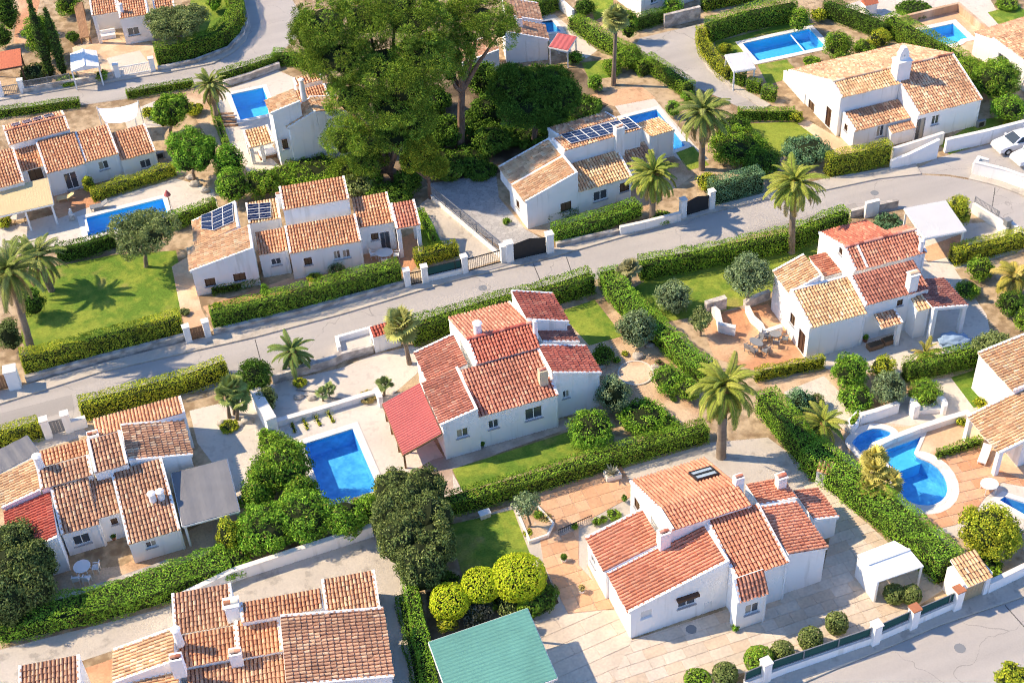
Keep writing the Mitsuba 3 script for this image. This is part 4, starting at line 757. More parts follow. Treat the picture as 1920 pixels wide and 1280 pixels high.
house('villa', 'white villa with straw-coloured and brown roofs and open garage, at right', (28.61,5.32), 15.93, [
 b((-8.74, -4.02, -7.56, -4.05, 3.3, 4.29, 'F'), 'pale', 'lt'), b((-8.74, -6.18, -4.05, -1.11, 3.9, 4.83, 'L'), 'pale', 'lr'), b((-4.76, -2.76, -2.29, 0.41, 3.04, 3.1, 'L'), 'redmix', ''), b((-3.35, 2.83, -4.1, -2.19, 4.56, 5.44, 'F'), 'redmix', 'lrc', mid=(.17,)), b((-3.35, 0.95, -2.19, 1.76, 4.06, 5.44, 'B'), 'red', 'r'), b((0.95, 2.83, -2.19, -0.99, 4.93, 5.44, 'B'), 'redmix', ''),
 b((-4.02, 1.41, -7.22, -4.53, 3.77, 4.57, 'F'), 'purple', 'l'), b((0.84, 3.83, -8.95, -5.26, 2.6, 3.26, 'R'), 'purple', 'l', wall=False, posts=[(0, 0), (1, 0), (1, 1), (0, 1)]), b((-.15, .95, -8.35, -7.1, 2.9, 3.25, 'F'), 'pale', ''), b((-3.2, -1.4, -8.5, -7.2, 2.25, 2.6, 'F'), 'mixed', 'r', wall=False, posts=[(1, 0)])],
 wins=[(0,'L',-4.82,1.94,0.75,1.0,'brown'), (0,'L',-6.48,1.05,1.0,2.0,'door'), (3,'L',-1.75,4.78,0.5,0.6,'brown'), (6,'F',-0.95,2.99,0.5,0.6,'brown')],
 chimneys=[((30.45, -1.31), 3.87, 1.35, 0.72, 'cap', 'pale'), ((31.97, 2.28), 4.68, 0.9, 0.5, 'round')])
house('villa', 'big white villa with an ornate arched chimney, nearest the parked car at top right', (36.38,30.37), 16.94, [
 b((-6.85, -0.91, -3.34, -1.46, 4.18, 4.77, 'F'), 'pale', 'lc'), b((-6.85, -0.91, -1.46, 6.38, 1.59, 4.77, 'B'), 'mixed', 'r'), b((-0.91, 5.61, -1.46, 6.38, 1.56, 4.7, 'B'), 'mixed', ''), b((-6.52, -0.43, -5.65, -3.34, 1.95, 2.54, 'F'), 'mixed', 'l'), b((-0.91, 5.61, -6.85, -1.46, 2.9, 4.7, 'F'), 'mixed', 'lrc'), b((-3.26, -0.63, -6.6, -5.8, 1.43, 1.7, 'F'), 'brown', '')],
 wins=[(1,'L',5.39,0.03,1.3,1.5,'brown'), (1,'L',1.61,0.37,1.1,1.1,'brown'), (0,'L',-1.5,1.05,0.9,2.0,'door'), (3,'L',-4.11,1.42,0.55,0.65,'brown'), (3,'F',-3.78,1.17,0.75,1.25,'white'), (4,'F',1.04,1.82,0.8,1.0,'white'), (4,'F',-0.43,1.2,0.9,2.3,'glassdoor')],
 chimneys=[((36.65, 27.84), 4.44, 3.0, 1.35, 'arch')])
q5 = (-5.38, -0.29, -7.96, -5.21, 2.36, 3.43, 'F')
K5 = house('villa', 'white villa with a double row of dark roof panels, beside the cobbled drive', (8.69,25.28), 20.86, [
 b((-10.33, -5.38, -7.88, -2.05, 2.86, 4.34, 'L'), 'pale', 'lrt', mid=(.52,)), b((-5.38, -0.29, -7.96, -5.21, 2.36, 3.43, 'F'), 'pale', 'r'), b((-5.38, 1.99, -5.21, -2.58, 4.9, 4.57, 'F'), 'mixed', 'lr'), b((-4.74, 1.02, -2.35, -0.17, 4.0, 4.61, 'B'), 'mixed', 'lr'), b((3.62, 6.0, -3.96, -1.03, 2.86, 2.55, 'F'), 'pale', ''), b((q5[1], q5[1] + 2.9, q5[3] - 1.6, q5[3] + .6, 2.5, 3.1, 'F'), 'mixed', '')],
 wins=[(0,'L',-5.84,1.29,0.7,0.8,'brown'), (0, 'L', -2.98, 0.56, 2.2, 1.9, 'open'), (0,'F',-6.56,1.17,1.0,0.95,'brown'), (1,'F',-3.26,1.24,1.35,1.0,'white'), (1,'F',-0.93,1.37,0.9,0.95,'brown')],
 chimneys=[((10.36,20.36),3.44,2.4,0.8,'box','orange')])
panels(K5, [(6.15,19.45,4.82),(12.23,21.26,4.88),(11.49,23.11,4.63),(5.34,21.25,4.57)], 7, 2)
K6 = house('villa', 'long white villa with two blocks of roof panels, right of the palm-shadow lawn', (-17.09,15.75), 10.39, [
 b((-9.95, -4.57, -6.02, -2.73, 2.56, 3.81, 'L'), 'pale', 'rt'), b((-9.35, -5.47, -2.73, 0.95, 2.56, 3.81, 'L'), 'pale', 'lt'), b((-4.67, -1.97, -1.42, 0.77, 3.0, 3.59, 'F'), 'pale', 'lr'), b((-4.27, -1.87, -5.27, -2.96, 2.49, 3.14, 'F'), 'orange', ''), b((-1.66, 3.89, -2.4, 0.11, 4.5, 5.11, 'F'), 'orange', 'lr'), b((-1.78, 4.16, -6.21, -3.4, 2.82, 3.57, 'F'), 'orange', 'lr'), b((4.16, 7.19, -4.51, -1.34, 2.92, 3.77, 'F'), 'orange', 'r', mid=()), b((7.19, 9.23, -5.78, -3.16, 3.11, 3.84, 'F'), 'redmix', 'lr', wall=False, posts=[(1, 0), (1, 1), (0, 0)])],
 wins=[(0,'F',-8.56,1.17,0.85,0.8,'brown'), (0,'F',-6.14,1.17,1.0,0.8,'brown'), (3,'F',-2.99,1.41,0.85,0.7,'white'), (5,'F',-0.41,1.6,0.65,0.75,'brown'), (5,'F',2.02,1.71,0.6,0.9,'white'), (5,'F',2.79,1.69,0.65,0.85,'white'), (6,'F',5.44,1.65,0.65,0.7,'brown'), (6,'F',6.28,1.0,0.8,1.9,'glassdoor')],
 chimneys=[((-18.95,15.86),3.5,0.75,0.5,'box')])
panels(K6, [(-25.35,13.25,2.81),(-24.26,12.55,3.11),(-24.66,15.12,3.14),(-25.59,15.14,2.84)], 1, 2)
panels(K6, [(-24.25,12.51,3.11),(-22.42,12.81,3.71),(-22.76,15.42,3.76),(-24.59,15.14,3.16)], 2, 3)
panels(K6, [(-21.53,13.76,3.07),(-19.54,13.99,3.04),(-19.67,15.55,3.45),(-21.64,15.4,3.51)], 2, 3)
K7 = house('villa', 'orange-tiled white villa with four roof windows and a cream awning at far left', (-40.9,30.1), 21.36, [
 b((-2.11, 1.44, -6.26, -2.29, 2.55, 3.62, 'F'), 'orange', 'l'), b((1.44, 4.47, -6.0, -2.16, 2.48, 3.43, 'F'), 'orange', 'lr'), b((4.47, 7.68, -6.29, -2.92, 1.89, 2.88, 'F'), 'orange', 'r', mid=()), b((-4.42, 1.08, -2.29, -0.55, 3.96, 4.43, 'F'), 'orange', 'lrc'), b((-4.42, 1.08, -0.55, 1.63, 3.68, 4.43, 'B'), 'orange', 'lr'), b((-6.79, -4.11, -7.39, -3.31, 3.11, 4.26, 'F'), 'orange', 'r'), b((-4.11, -2.11, -4.7, -1.84, 2.48, 3.29, 'F'), 'orange', '')],
 wins=[(0,'F',-0.2,1.09,1.15,1.75,'white'), (1,'F',2.91,1.62,0.9,0.9,'white'), (2,'F',6.55,0.79,1.0,0.9,'white'), (6,'F',-2.98,1.74,1.2,1.2,'brown')])
for _q in [[(-44.36,28.81,4.22),(-43.6,29.06,4.24),(-43.92,29.89,3.93),(-44.64,29.61,3.93)],[(-43.43,29.17,4.22),(-42.61,29.38,4.26),(-42.98,30.32,3.91),(-43.75,30.07,3.89)],[(-42.48,29.45,4.25),(-41.7,29.79,4.24),(-42.09,30.75,3.88),(-42.83,30.44,3.89)],[(-41.59,29.91,4.22),(-40.74,30.18,4.24),(-41.1,31.05,3.91),(-41.93,30.84,3.88)]]: panels(K7, _q, 1, 1, 'roof_window')
house('villa', 'two-storey white house with a big shaded gable, beside the upper pool', (-20.52,34.98), 17.8, [
 b((-1.29, 1.51, -9.29, -6.86, 4.23, 5.3, 'L'), 'pale', 'lr'), b((1.51, 5.2, -9.28, -6.6, 4.5, 5.3, 'R'), 'pale', 'r'), b((-2.46, 0.32, -8.82, -6.38, 5.84, 6.38, 'L'), 'pale', 'r'), b((-4.76, -2.44, -7.22, -4.97, 1.85, 2.37, 'F'), 'pale', 'lr', wall=False, posts=[(0, 0), (0, 1), (.5, 0)]), b((0.97, 3.49, -3.77, -2.65, 5.0, 5.18, 'F'), 'orange', 'lr'), b((.2, 3.4, -7.0, -5.0, 4.6, 5.3, 'F'), 'orange', 'lr'), b((-.6, 5.0, -6.86, -3.0, 4.0, 4.6, 'B'), 'pale', '')],
 wins=[(1,'F',-1.73,2.68,0.5,0.95,'brown'), (0,'L',-7.7,2.35,0.45,0.7,'brown'), (0,'L',-7.25,0.6,0.45,0.7,'brown')],
 chimneys=[((-17.28, 27.59), 6.48, 1.5, 0.6, 'round')])
house('villa', 'tiled white house half hidden behind the tall pines at the top', (3.55,46.5), 4.54, [b((-2.73, 1.61, -4.69, -1.6, 2.2, 3.6, 'R'), 'brown', 'lr'), b((-2.2, 1.4, -1.6, 2.2, 2.6, 3.6, 'R'), 'brown', 'lr'), b((-7.4, -3.6, -6.9, -3.6, 1.8, 2.9, 'L'), 'brown', 'lr')],
 chimneys=[((2.71,43.53), 3.4, .6, .6, 'box')])
house('villa', 'tiled white house behind the spreading olive at the top left', (-40.35,56.95), 12.28, [b((-2.11, .56, -5.89, -1.6, 3.3, 4.5, 'F'), 'orange', 'lr', wall=False, posts=[(0, 0), (0, 1)]), b((.64, 3.57, -7.12, -2.6, 3.09, 4.1, 'F'), 'orange', 'lr'), b((4.2, 6.3, -6.4, -3.4, 2.5, 3.3, 'F'), 'orange', 'lr'), b((-2.0, .6, -3.4, -1.0, 2.6, 3.0, 'F'), 'orange', '')],
 wins=[(1,'F',1.68,1.37,1.2,0.9,'white')], chimneys=[((-38.08,51.15), 3.5, .6, .5, 'round')])
house('villa', 'rambling white villa at lower left with brown and bright red roofs', (-29.89,-12.63), 17.58, [
 b((-6.57, -3.85, -2.69, 0.65, 3.0, 3.65, 'L'), 'pale', 'r'), b((-6.51, -3.25, -7.16, -2.69, 2.7, 3.37, 'L'), 'brick', 'r'), b((-3.13, -.56, -5.99, -2.69, 2.35, 3.95, 'F'), 'brown', 'l'), b((-1.03, 0.88, -5.7, -2.73, 2.57, 3.42, 'F'), 'brown', ''), b((0.96, 4.47, -8.37, -2.9, 2.11, 3.73, 'F'), 'brown', 'lr'), b((-3.73, -0.21, -2.91, -1.33, 4.0, 4.39, 'F'), 'brown', 'lr'), b((-0.05, 2.24, -3.15, -0.43, 4.3, 4.96, 'F'), 'brown', 'lr', rh=.18), b((2.31, 6.53, -2.72, 1.12, 3.0, 4.11, 'R'), 'mixed', 'lr', mid=()), b((.42, 6.81, 1.1, 3.58, 3.0, 3.63, 'B'), 'orange', 'l'), b((-3.59, -0.28, 0.3, 1.67, 3.01, 3.19, 'F'), 'orange', '')],
 wins=[(2,'F',-2.03,1.22,1.15,0.95,'white'), (4,'F',2.36,1.37,0.75,0.6,'white'), (3,'F',0.34,1.74,0.45,0.6,'brown')],
 chimneys=[((-32.85, -14.8), 4.43, 0.95, 0.7, 'round'), ((-25.07, -17.17), 2.88, 0.6, 0.62, 'round'), ((-24.52, -17.0), 2.87, 0.6, 0.62, 'round'), ((-29.97,-11.45),3.67,0.35,0.8,'box','orange')])
house('villa', 'lowest villa at bottom left, brown mottled roofs and several white chimneys', (-19.33,-26.76), 8.67, [
 b((-2.99, 0.73, -1.54, 1.29, 3.01, 3.58, 'F'), 'brown', 'lr'), b((-6.69, -2.84, -4.36, -1.78, 3.0, 4.02, 'L'), 'pale', 'lr'), b((-2.86, 0.87, -4.14, -2.01, 3.01, 3.42, 'F'), 'orange', 'lr', z0=0), b((0.85, 3.57, -4.24, -1.77, 3.0, 3.55, 'F'), 'orange', 'lr'), b((1.31, 6.33, -2.37, -1.05, 4.04, 4.32, 'F'), 'orange', 'l'), b((6.36, 9.79, -2.1, 1.22, 1.9, 2.4, 'F'), 'mixed', 'lr'), b((3.73, 9.95, -8.13, -2.84, 3.56, 4.61, 'R'), 'brown', 'lr'), b((-2.4, 3.7, -8.0, -4.05, 2.1, 2.55, 'F'), 'brown', ''), b((-7.4, -2.8, -8.5, -4.22, 2.6, 3.0, 'L'), 'pale', 'l')],
 chimneys=[((-18.37, -27.79), 3.09, 1.35, 0.85, 'cap', 'pale'), ((-21.42, -29.92), 4.1, 0.9, 0.62, 'round'), ((-21.16,-31.94),4.09,1.0,0.75,'box'), ((-17.98,-30.79),3.01,0.7,0.75,'box')])
house('outbuilding', 'small brown-tiled outbuilding in the bottom left corner', (-19.33,-26.76), 8.67, [b((-12.26, -8.62, -4.88, -2.21, 3.0, 3.62, 'F'), 'brown', 'lr')])
O_, Y_, Q_ = ((32.75, -17.28), 17.41, (0, 3.43, 0, 3.97, 2.3, 3.3, 'L'))
house('villa', 'white porch house with a straw-tiled roof at the right edge', O_, Y_, [b((0, 6.5, Q_[2], Q_[3], 2.3, 3.9, 'L'), 'pale', 'lr', wall=False, posts=[(0, 0), (0, 1)]), b((1.9, 6.5, Q_[2] + .2, Q_[3] - .1, 2.5, 2.9, 'L'), 'pale', ''), b((3.4, 9.5, Q_[3] - .2, Q_[3] + 4.2, 3.6, 4.4, 'L'), 'pale', 'lr')])
O_, Y_, Q_ = ((50.0, 29.88), 22.0, (0, 4.87, 0, 6.36, 0, 0, 'F'))
house('villa', 'white house cut off by the right edge near the top, porch columns on its side', O_, Y_, [b((0, 8, 0, Q_[3], 2.7, 2.9, 'F'), 'mixed', 'l'), b((0, 8, Q_[3], Q_[3] + 2.5, 2.3, 2.9, 'B'), 'brown', '')], wins=[(0, 'L', Q_[3] * .7, 1.2, 1.5, 1.7, 'white')])
O_, Y_, Q_ = ((15.52, 48.88), 27.31, (0, 3.94, 0, 4.86, 0, 0, 'F'))
house('villa', 'white house cut off by the top edge, above the dead-end lane', O_, Y_, [b((0, 7, 0, 6, 3.6, 4.6, 'F'), 'mixed', 'lr')], wins=[(0, 'F', 1.6, 1.7, .8, .9, 'white')])

# ================================================================ CANOPIES, SHEDS
def canopy(name, label, cat_, OYQ, m, posts=((0, 0), (1, 0), (1, 1), (0, 1)), pm='white_paint', th=.1, pitch=.22, ribs=True, beam_m=None, amp=.03):
    O, yaw, (u0, u1, v0, v1, zl, zh, fall) = OYQ; k = thing(name, label, cat_)
    a = math.radians(yaw); e = np.array([math.cos(a), math.sin(a), 0]); n = np.array([-e[1], e[0], 0]); O3 = np.array([*O, 0.0])
    hi = {'F': (0, 0, 1, 1), 'B': (1, 1, 0, 0), 'L': (0, 1, 1, 0), 'R': (1, 0, 0, 1)}[fall]
    Q = [O3 + e * u + n * v + np.array([0, 0, zh if h else zl]) for (u, v), h in zip(((u0, v0), (u1, v0), (u1, v1), (u0, v1)), hi)]
    A, B, Cc, D = (Q[i] for i in ORD[fall])
    part(k, 'roof', ply(sheet_roof(A, B, Cc, D, pitch, amp if ribs else .004), m))
    at = lambda s, t: Q[0] * (1 - s) * (1 - t) + Q[1] * s * (1 - t) + Q[2] * s * t + Q[3] * (1 - s) * t
    for s, t in posts:
        p = at(min(max(s, .04), .96), min(max(t, .04), .96)); part(k, 'post', ply(mesh(hull([(p[0] + x * .07, p[1] + y * .07, z) for x in (-1, 1) for y in (-1, 1) for z in (0, p[2] - .06)])), pm))
    for i in range(4): part(k, 'beam', ply(mesh(beam(Q[i] - [0, 0, .11], Q[(i + 1) % 4] - [0, 0, .11], .09, .14)), beam_m or pm))
    return k, at
kA, at = canopy('awning', 'red corrugated awning leaning on the red-roofed villa beside the pool', 'awning', ((-0.84,-2.95), 16.73, (-9.99, -7.05, -7.63, -2.09, 1.64, 2.69, 'L')), 'red_sheet', ((0, 0), (0, .35), (0, .7), (0, 1)), 'wood', pitch=.24, amp=.06)
canopy('shed', 'shed with a turquoise ribbed metal roof at the bottom centre', 'shed', ((-4.75, -35.44), 16.19, (0, 6.44, 0, 5.5, 2.6, 3.0, 'L')), 'green_sheet', ((0, 0), (1, 0), (1, 1), (0, 1)), 'white_paint', pitch=.26, amp=.022)
canopy('carport', 'pale grey flat-roofed carport beside the street on the right', 'carport', ((33.67, 6.5), 10.88, (0, 3.66, 0, 3.83, 2.5, 2.8, 'F')), 'pale_sheet', ribs=False)
canopy('carport', 'dark grey sheet-roofed lean-to beside the brown-roofed villa at lower left', 'carport', ((-22.95, -19.13), 15.72, (0, 3.9, 0, 4.76, 2.3, 2.7, 'F')), 'grey_sheet', ((0, 0), (1, 0), (1, 1)), 'white_paint', pitch=1.3, amp=.02)
canopy('carport', 'plain grey sheet roof cut off by the left edge', 'carport', ((-37.57, -13.79), 36.49, (0, 4.21, 0, 1.9, 2.3, 2.6, 'F')), 'grey_sheet', pitch=.9)
canopy('awning', 'cream cloth awning over the patio at the left edge', 'awning', ((-43.9, 17.78), 17.09, (0, 4.93, 0, 3.62, 2.3, 2.7, 'F')), 'cream_cloth', ((1, 0), (.5, 0), (1, 1)), 'white_paint', ribs=False)
canopy('carport', 'carport with a flat orange roof at the top left', 'carport', ((-50.15, 42.6), 13.64, (0, 3.17, 0, 3.02, 2.3, 2.6, 'F')), 'orange_sheet', pm='dark_wood', ribs=False)
canopy('pergola', 'dark red slatted pergola beside the small top pool', 'pergola', ((5.45, 41.04), -27.26, (0, 2.06, 0, 2.28, 2.0, 2.3, 'F')), 'red_sheet', pitch=.5)
canopy('shelter', 'small grey-roofed shelter beside the dead-end lane hedge', 'shelter', ((22.64, 34.01), 8.65, (0, 2.16, 0, 2.81, 2.2, 2.4, 'F')), 'pale_sheet', ribs=False)
def gazebo(label, FL, FR, BL, BR, z, h, wall=True, name='gazebo'):
    """White shallow-gabled canopy on posts: ridge runs front to back."""
    k = thing(name, label, 'gazebo'); FL, FR, BL, BR = (np.array([*p, z]) for p in (FL, FR, BL, BR)); up = np.array([0, 0, h])
    f, bk = (FL + FR) / 2 + up, (BL + BR) / 2 + up
    for a, b_, c, d in ((FL, f, bk, BL), (f, FR, BR, bk)): part(k, 'roof_panel', ply(mesh(hull([q - np.array([0, 0, t]) for q in (a, b_, c, d) for t in (0, .07)])), 'white_sheet'))
    part(k, 'ridge', ply(mesh(beam(f + [0, 0, .02], bk + [0, 0, .02], .16, .08)), 'white_paint'))
    for p in (FL, FR, BL, BR):
        q = p * .94 + (FL + FR + BL + BR) / 4 * .06; part(k, 'post', ply(mesh(hull([(q[0] + x * .06, q[1] + y * .06, zz) for x in (-1, 1) for y in (-1, 1) for zz in (0, z - .05)])), 'white_paint'))
    for a, b_ in ((FL, FR), (BL, BR)): part(k, 'gable', ply(mesh(hull([a - [0, 0, .12], b_ - [0, 0, .12], a - [0, 0, .02], b_ - [0, 0, .02], (a + b_) / 2 + up - [0, 0, .08]] + [x + (b_ - a) * 0 + np.array([0, .04, 0]) for x in (a - [0, 0, .12], b_ - [0, 0, .12], (a + b_) / 2 + up - [0, 0, .08])])), 'white_sheet'))
    if wall:
        c = FL * .97 + FR * .03; d = FL * .03 + FR * .97; part(k, 'side_wall', ply(mesh(hull([(x[0] + o, x[1], zz) for x in (c, d) for o in (0, .15) for zz in (0, 1.75)])), 'stucco'))
    return k
gazebo('white low-pitched canopy with a side wall, near the green street screens', (21.33,-25.07), (22.09,-27.37), (23.94,-24.08), (25.3,-26.33), 2.1, .38)
gazebo('white gazebo by the side street at the top left', (-41.9,41.77), (-39.19,42.36), (-42.66,45.25), (-40.02,45.56), 2.2, .35, False)
# shade sail
def sail(name, label, pts, m='white_sheet'):
    k = thing(name, label, 'shade sail'); P = np.array(pts, float); n = 9; s, t = np.meshgrid(np.linspace(0, 1, n), np.linspace(0, 1, n), indexing='ij'); s, t = s.ravel()[:, None], t.ravel()[:, None]
    V = P[0] * (1 - s) * (1 - t) + P[1] * s * (1 - t) + P[2] * s * t + P[3] * (1 - s) * t; V[:, 2] -= (.55 * 4 * (s * (1 - s) + t * (1 - t)) / 2)[:, 0]
    cen = V.mean(0); pull = (.16 * (1 - 4 * ((s - .5) ** 2 + (t - .5) ** 2 - 4 * ((s - .5) * (t - .5)) ** 2))).clip(0); edge = ((abs(s - .5) > .49) | (abs(t - .5) > .49))
    V[:, :2] += ((cen - V)[:, :2] * pull * edge)
    i, j = np.meshgrid(np.arange(n - 1), np.arange(n - 1), indexing='ij'); a = (i * n + j).ravel(); F = np.vstack([np.stack([a, a + n, a + n + 1], 1), np.stack([a, a + n + 1, a + 1], 1)])
    part(k, 'cloth', ply(tm(V, F), m, smooth=True))
    for p in P: part(k, 'pole', ply(mesh(cyl(p[:2], .05, 0, p[2] + .1, 8)), 'white_paint'))
sail('shade_sail', 'white shade sail behind the orange-tiled villa at the left', [(-36.75,31.81,2.3),(-34.06,32.23,2.3),(-34.06,34.64,2.6),(-37.96,34.29,2.4)])
# timber lean-to at top left
def planks(name, label, cat_, A, B, D, n, m, th=.06):
    k = thing(name, label, cat_); A, B, D = (np.asarray(x, float) for x in (A, B, D)); N = np.cross(B - A, D - A); N /= np.linalg.norm(N)
    for i in range(n):
        a, c = A + (B - A) * (i + .04) / n, A + (B - A) * (i + .96) / n; part(k, 'plank', ply(mesh(hull([p + o - N * z for p in (a, c) for o in (0 * A, D - A) for z in (0, th)])), m))
    for p in (A, B, B + D - A, D): part(k, 'post', ply(mesh(hull([(p[0] + x * .06, p[1] + y * .06, z) for x in (-1, 1) for y in (-1, 1) for z in (0, p[2] - .05)])), m))
    return k
planks('timber_lean_to', 'brown timber lean-to between the cypress and the top left house', 'lean-to', (*(-43.0,51.0), .7), (*(-42.03,51.03), .8), (*(-44.67,56.97), 1.6), 6, 'wood')

# ================================================================ WALLS, GATES, FENCES
def wall(label, line, h, t=.25, m='stucco', cap=True, name='garden_wall', h2=None):
    k = thing(name, label, 'wall'); P = LineString(line).buffer(t / 2, cap_style=2, join_style=2)
    if h2 is None:
        part(k, 'body', ply(prism(P, -.05, h), m))
        if cap: part(k, 'coping', ply(prism(LineString(line).buffer(t / 2 + .04, cap_style=2, join_style=2), h, h + .06), 'deck_white' if m == 'stucco' else m))
    else:
        pts = np.array(line); s = np.concatenate([[0], np.cumsum(np.linalg.norm(np.diff(pts, axis=0), axis=1))]); s /= s[-1]; segs = []
        for i in range(len(pts) - 1):
            a, c = pts[i], pts[i + 1]; nn = np.array([-(c - a)[1], (c - a)[0]]); nn = nn / np.linalg.norm(nn) * t / 2
            segs.append(hull([(*(p + nn * o), z) for p, q in ((a, s[i]), (c, s[i + 1])) for o in (-1, 1) for z in (-.05, h + (h2 - h) * q)]))
        part(k, 'body', ply(mesh(union(segs)), m))
    return k
def pier(parent, xy, h, w=.5, yaw=15, tile=False):
    p = part(parent, 'gate_pier', ply(mesh(obox(xy, yaw, w, w, 0, h)), 'stucco')); part(p, 'cap', ply(mesh(obox(xy, yaw, w + .1, w + .1, h, h + .1)), 'pot' if tile else 'deck_white'))
def gate(label, a, b_, h, kind='bars', piers=True, ph=None, m='black_metal', tile=False, pw=.5, solid=None):
    k = thing('gate', label, 'gate'); a, b_ = np.array(a), np.array(b_); L = np.linalg.norm(b_ - a); d = (b_ - a) / L; yaw = math.degrees(math.atan2(d[1], d[0])); ph = ph or h + .35
    if piers:
        pier(k, a, ph, pw, yaw, tile); pier(k, b_, ph, pw, yaw, tile)
    a2, b2 = a + d * (pw / 2 + .02), b_ - d * (pw / 2 + .02)
    part(k, 'frame', ply(mesh(beam((*a2, .15), (*b2, .15), .06, .08)), m)); part(k, 'frame', ply(mesh(beam((*a2, h), (*b2, h), .06, .08)), m))
    n = max(3, int(np.linalg.norm(b2 - a2) / (.16 if kind == 'bars' else .2)))
    bars = [beam((*(a2 + (b2 - a2) * (i + .5) / n), .15), (*(a2 + (b2 - a2) * (i + .5) / n), h), .035 if kind == 'bars' else np.linalg.norm(b2 - a2) / n * .96, .03) for i in range(n)]
    if kind == 'bars': part(k, 'bar', ply(cat(bars), m), stuff=True)
    elif kind == 'planks':
        for q in bars: part(k, 'plank', ply(mesh(q), solid or m))
    else:
        c = (a2 + b2) / 2; s = [hull([(*(p + np.array([-d[1], d[0]]) * o), z) for p, zz in ((a2, h), (c, h + .28)) for o in (-.02, .02) for z in (.12, zz)]), hull([(*(p + np.array([-d[1], d[0]]) * o), z) for p, zz in ((c, h + .28), (b2, h)) for o in (-.02, .02) for z in (.12, zz)])]
        for q in s: part(k, 'leaf', ply(mesh(q), solid or m))
    return k
def fence(label, a, b_, h0, h1, m='black_metal', screen=None, step=.14):
    k = thing('fence', label, 'fence'); a, b_ = np.array(a), np.array(b_); L = np.linalg.norm(b_ - a); d = (b_ - a) / L
    for i in range(int(L / 2.4) + 2):
        p = a + d * min(L, i * 2.4); part(k, 'post', ply(mesh(beam((*p, h0), (*p, h1 + .05), .07)), m))
    for z in (h0 + .05, h1): part(k, 'rail', ply(mesh(beam((*a, z), (*b_, z), .05)), m))
    if screen:
        n = np.array([-d[1], d[0]]) * .035; part(k, 'screen', ply(mesh(hull([(*(p + n * o), z) for p in (a, b_) for o in (.9, 1.6) for z in (h0 + .06, h1 - .03)])), screen))
    else: part(k, 'bar', ply(cat([beam((*(a + d * x), h0 + .05), (*(a + d * x), h1), .028) for x in np.arange(step, L, step)]), m), stuff=True)
    return k
# far side of the street
wall('low rough wall under the left street hedge, up to the wooden gate', [(-37.86,-1.16),(-32.35,0.67),(-25.88,2.65)], .55, .3, 'old_wall')
wall('low rough wall under the hedge in front of the long white villa', [(-23.7,3.02),(-17.08,4.8),(-8.56,7.56)], .5, .3, 'old_wall')
gate('small wooden garden gate between white piers, left of the long white villa', (-25.63,2.37), (-24.16,2.87), 1.25, 'planks', m='wood')
gate('small iron gate with white piers in front of the porch of the long villa', (-8.26,7.6), (-6.81,7.94), 1.3, 'bars', ph=1.7)
gate('barred driveway gate left of the tall square pier', (-3.53,8.87), (-0.25,9.96), 1.35, 'bars', ph=1.75)
gate('solid dark driveway gate with a curved top', (0.24,9.98), (3.64,10.86), 1.7, 'solid', ph=2.0, pw=.6)
wall('low white wall under the dark screened fence by the villa gate', [(-6.59,7.99),(-3.8,8.76)], .6, .25)
fence('dark screened fence above the low wall right of the iron gate', (-6.59,7.99), (-3.8,8.76), .66, 1.5, screen='screen_green')
fence('long grey fence down the edge of the cobbled drive', (-6.37,19.68), (-0.2,10.24), .45, 1.5, 'grey_metal')
wall('low white wall beneath the grey drive fence', [(-6.46,19.85),(-0.2,10.17)], .42, .2)
wall('low rough wall under the hedge of the panel-roofed villa', [(4.22,11.53),(9.62,12.82)], .45, .3, 'old_wall')
wall('white street wall at the foot of the date palm, near the black gate', [(9.7,12.66),(11.47,13.08),(15.06,14.14)], .85, .25)
gate('black double gate with white piers between the date palm and the ivy hedge', (15.3,14.57), (17.87,15.53), 1.5, 'solid', ph=1.9, m='black_metal')
wall('white stepped wall with a sweeping top beside the upper driveway', [(34.35,19.74),(35.94,20.06),(38.79,21.0)], .9, .3, h2=2.0)
wall('white rear wall of the entrance court beside the upper driveway', [(34.86,21.1),(37.4,22.08),(39.87,23.08)], 1.2, .25)
wall('long white boundary wall above the parked car', [(39.71,21.74),(43.85,22.81),(51.34,25.09)], 1.35, .3)
wall('white curved driveway wall at the right edge, with a planter corner', [(41.24,18.17),(42.24,17.58),(43.51,16.8),(45.15,15.35),(47.39,13.02)], 1.3, .28)
wall('short white return wall beside the driveway planter', [(41.24,18.17),(41.97,19.24),(42.67,18.75)], 1.0, .25)
gate('wooden gate at the left edge with a broad white pier', (-40.73,-2.22), (-38.57,-1.7), 1.5, 'planks', m='wood', pw=.9, ph=1.9)
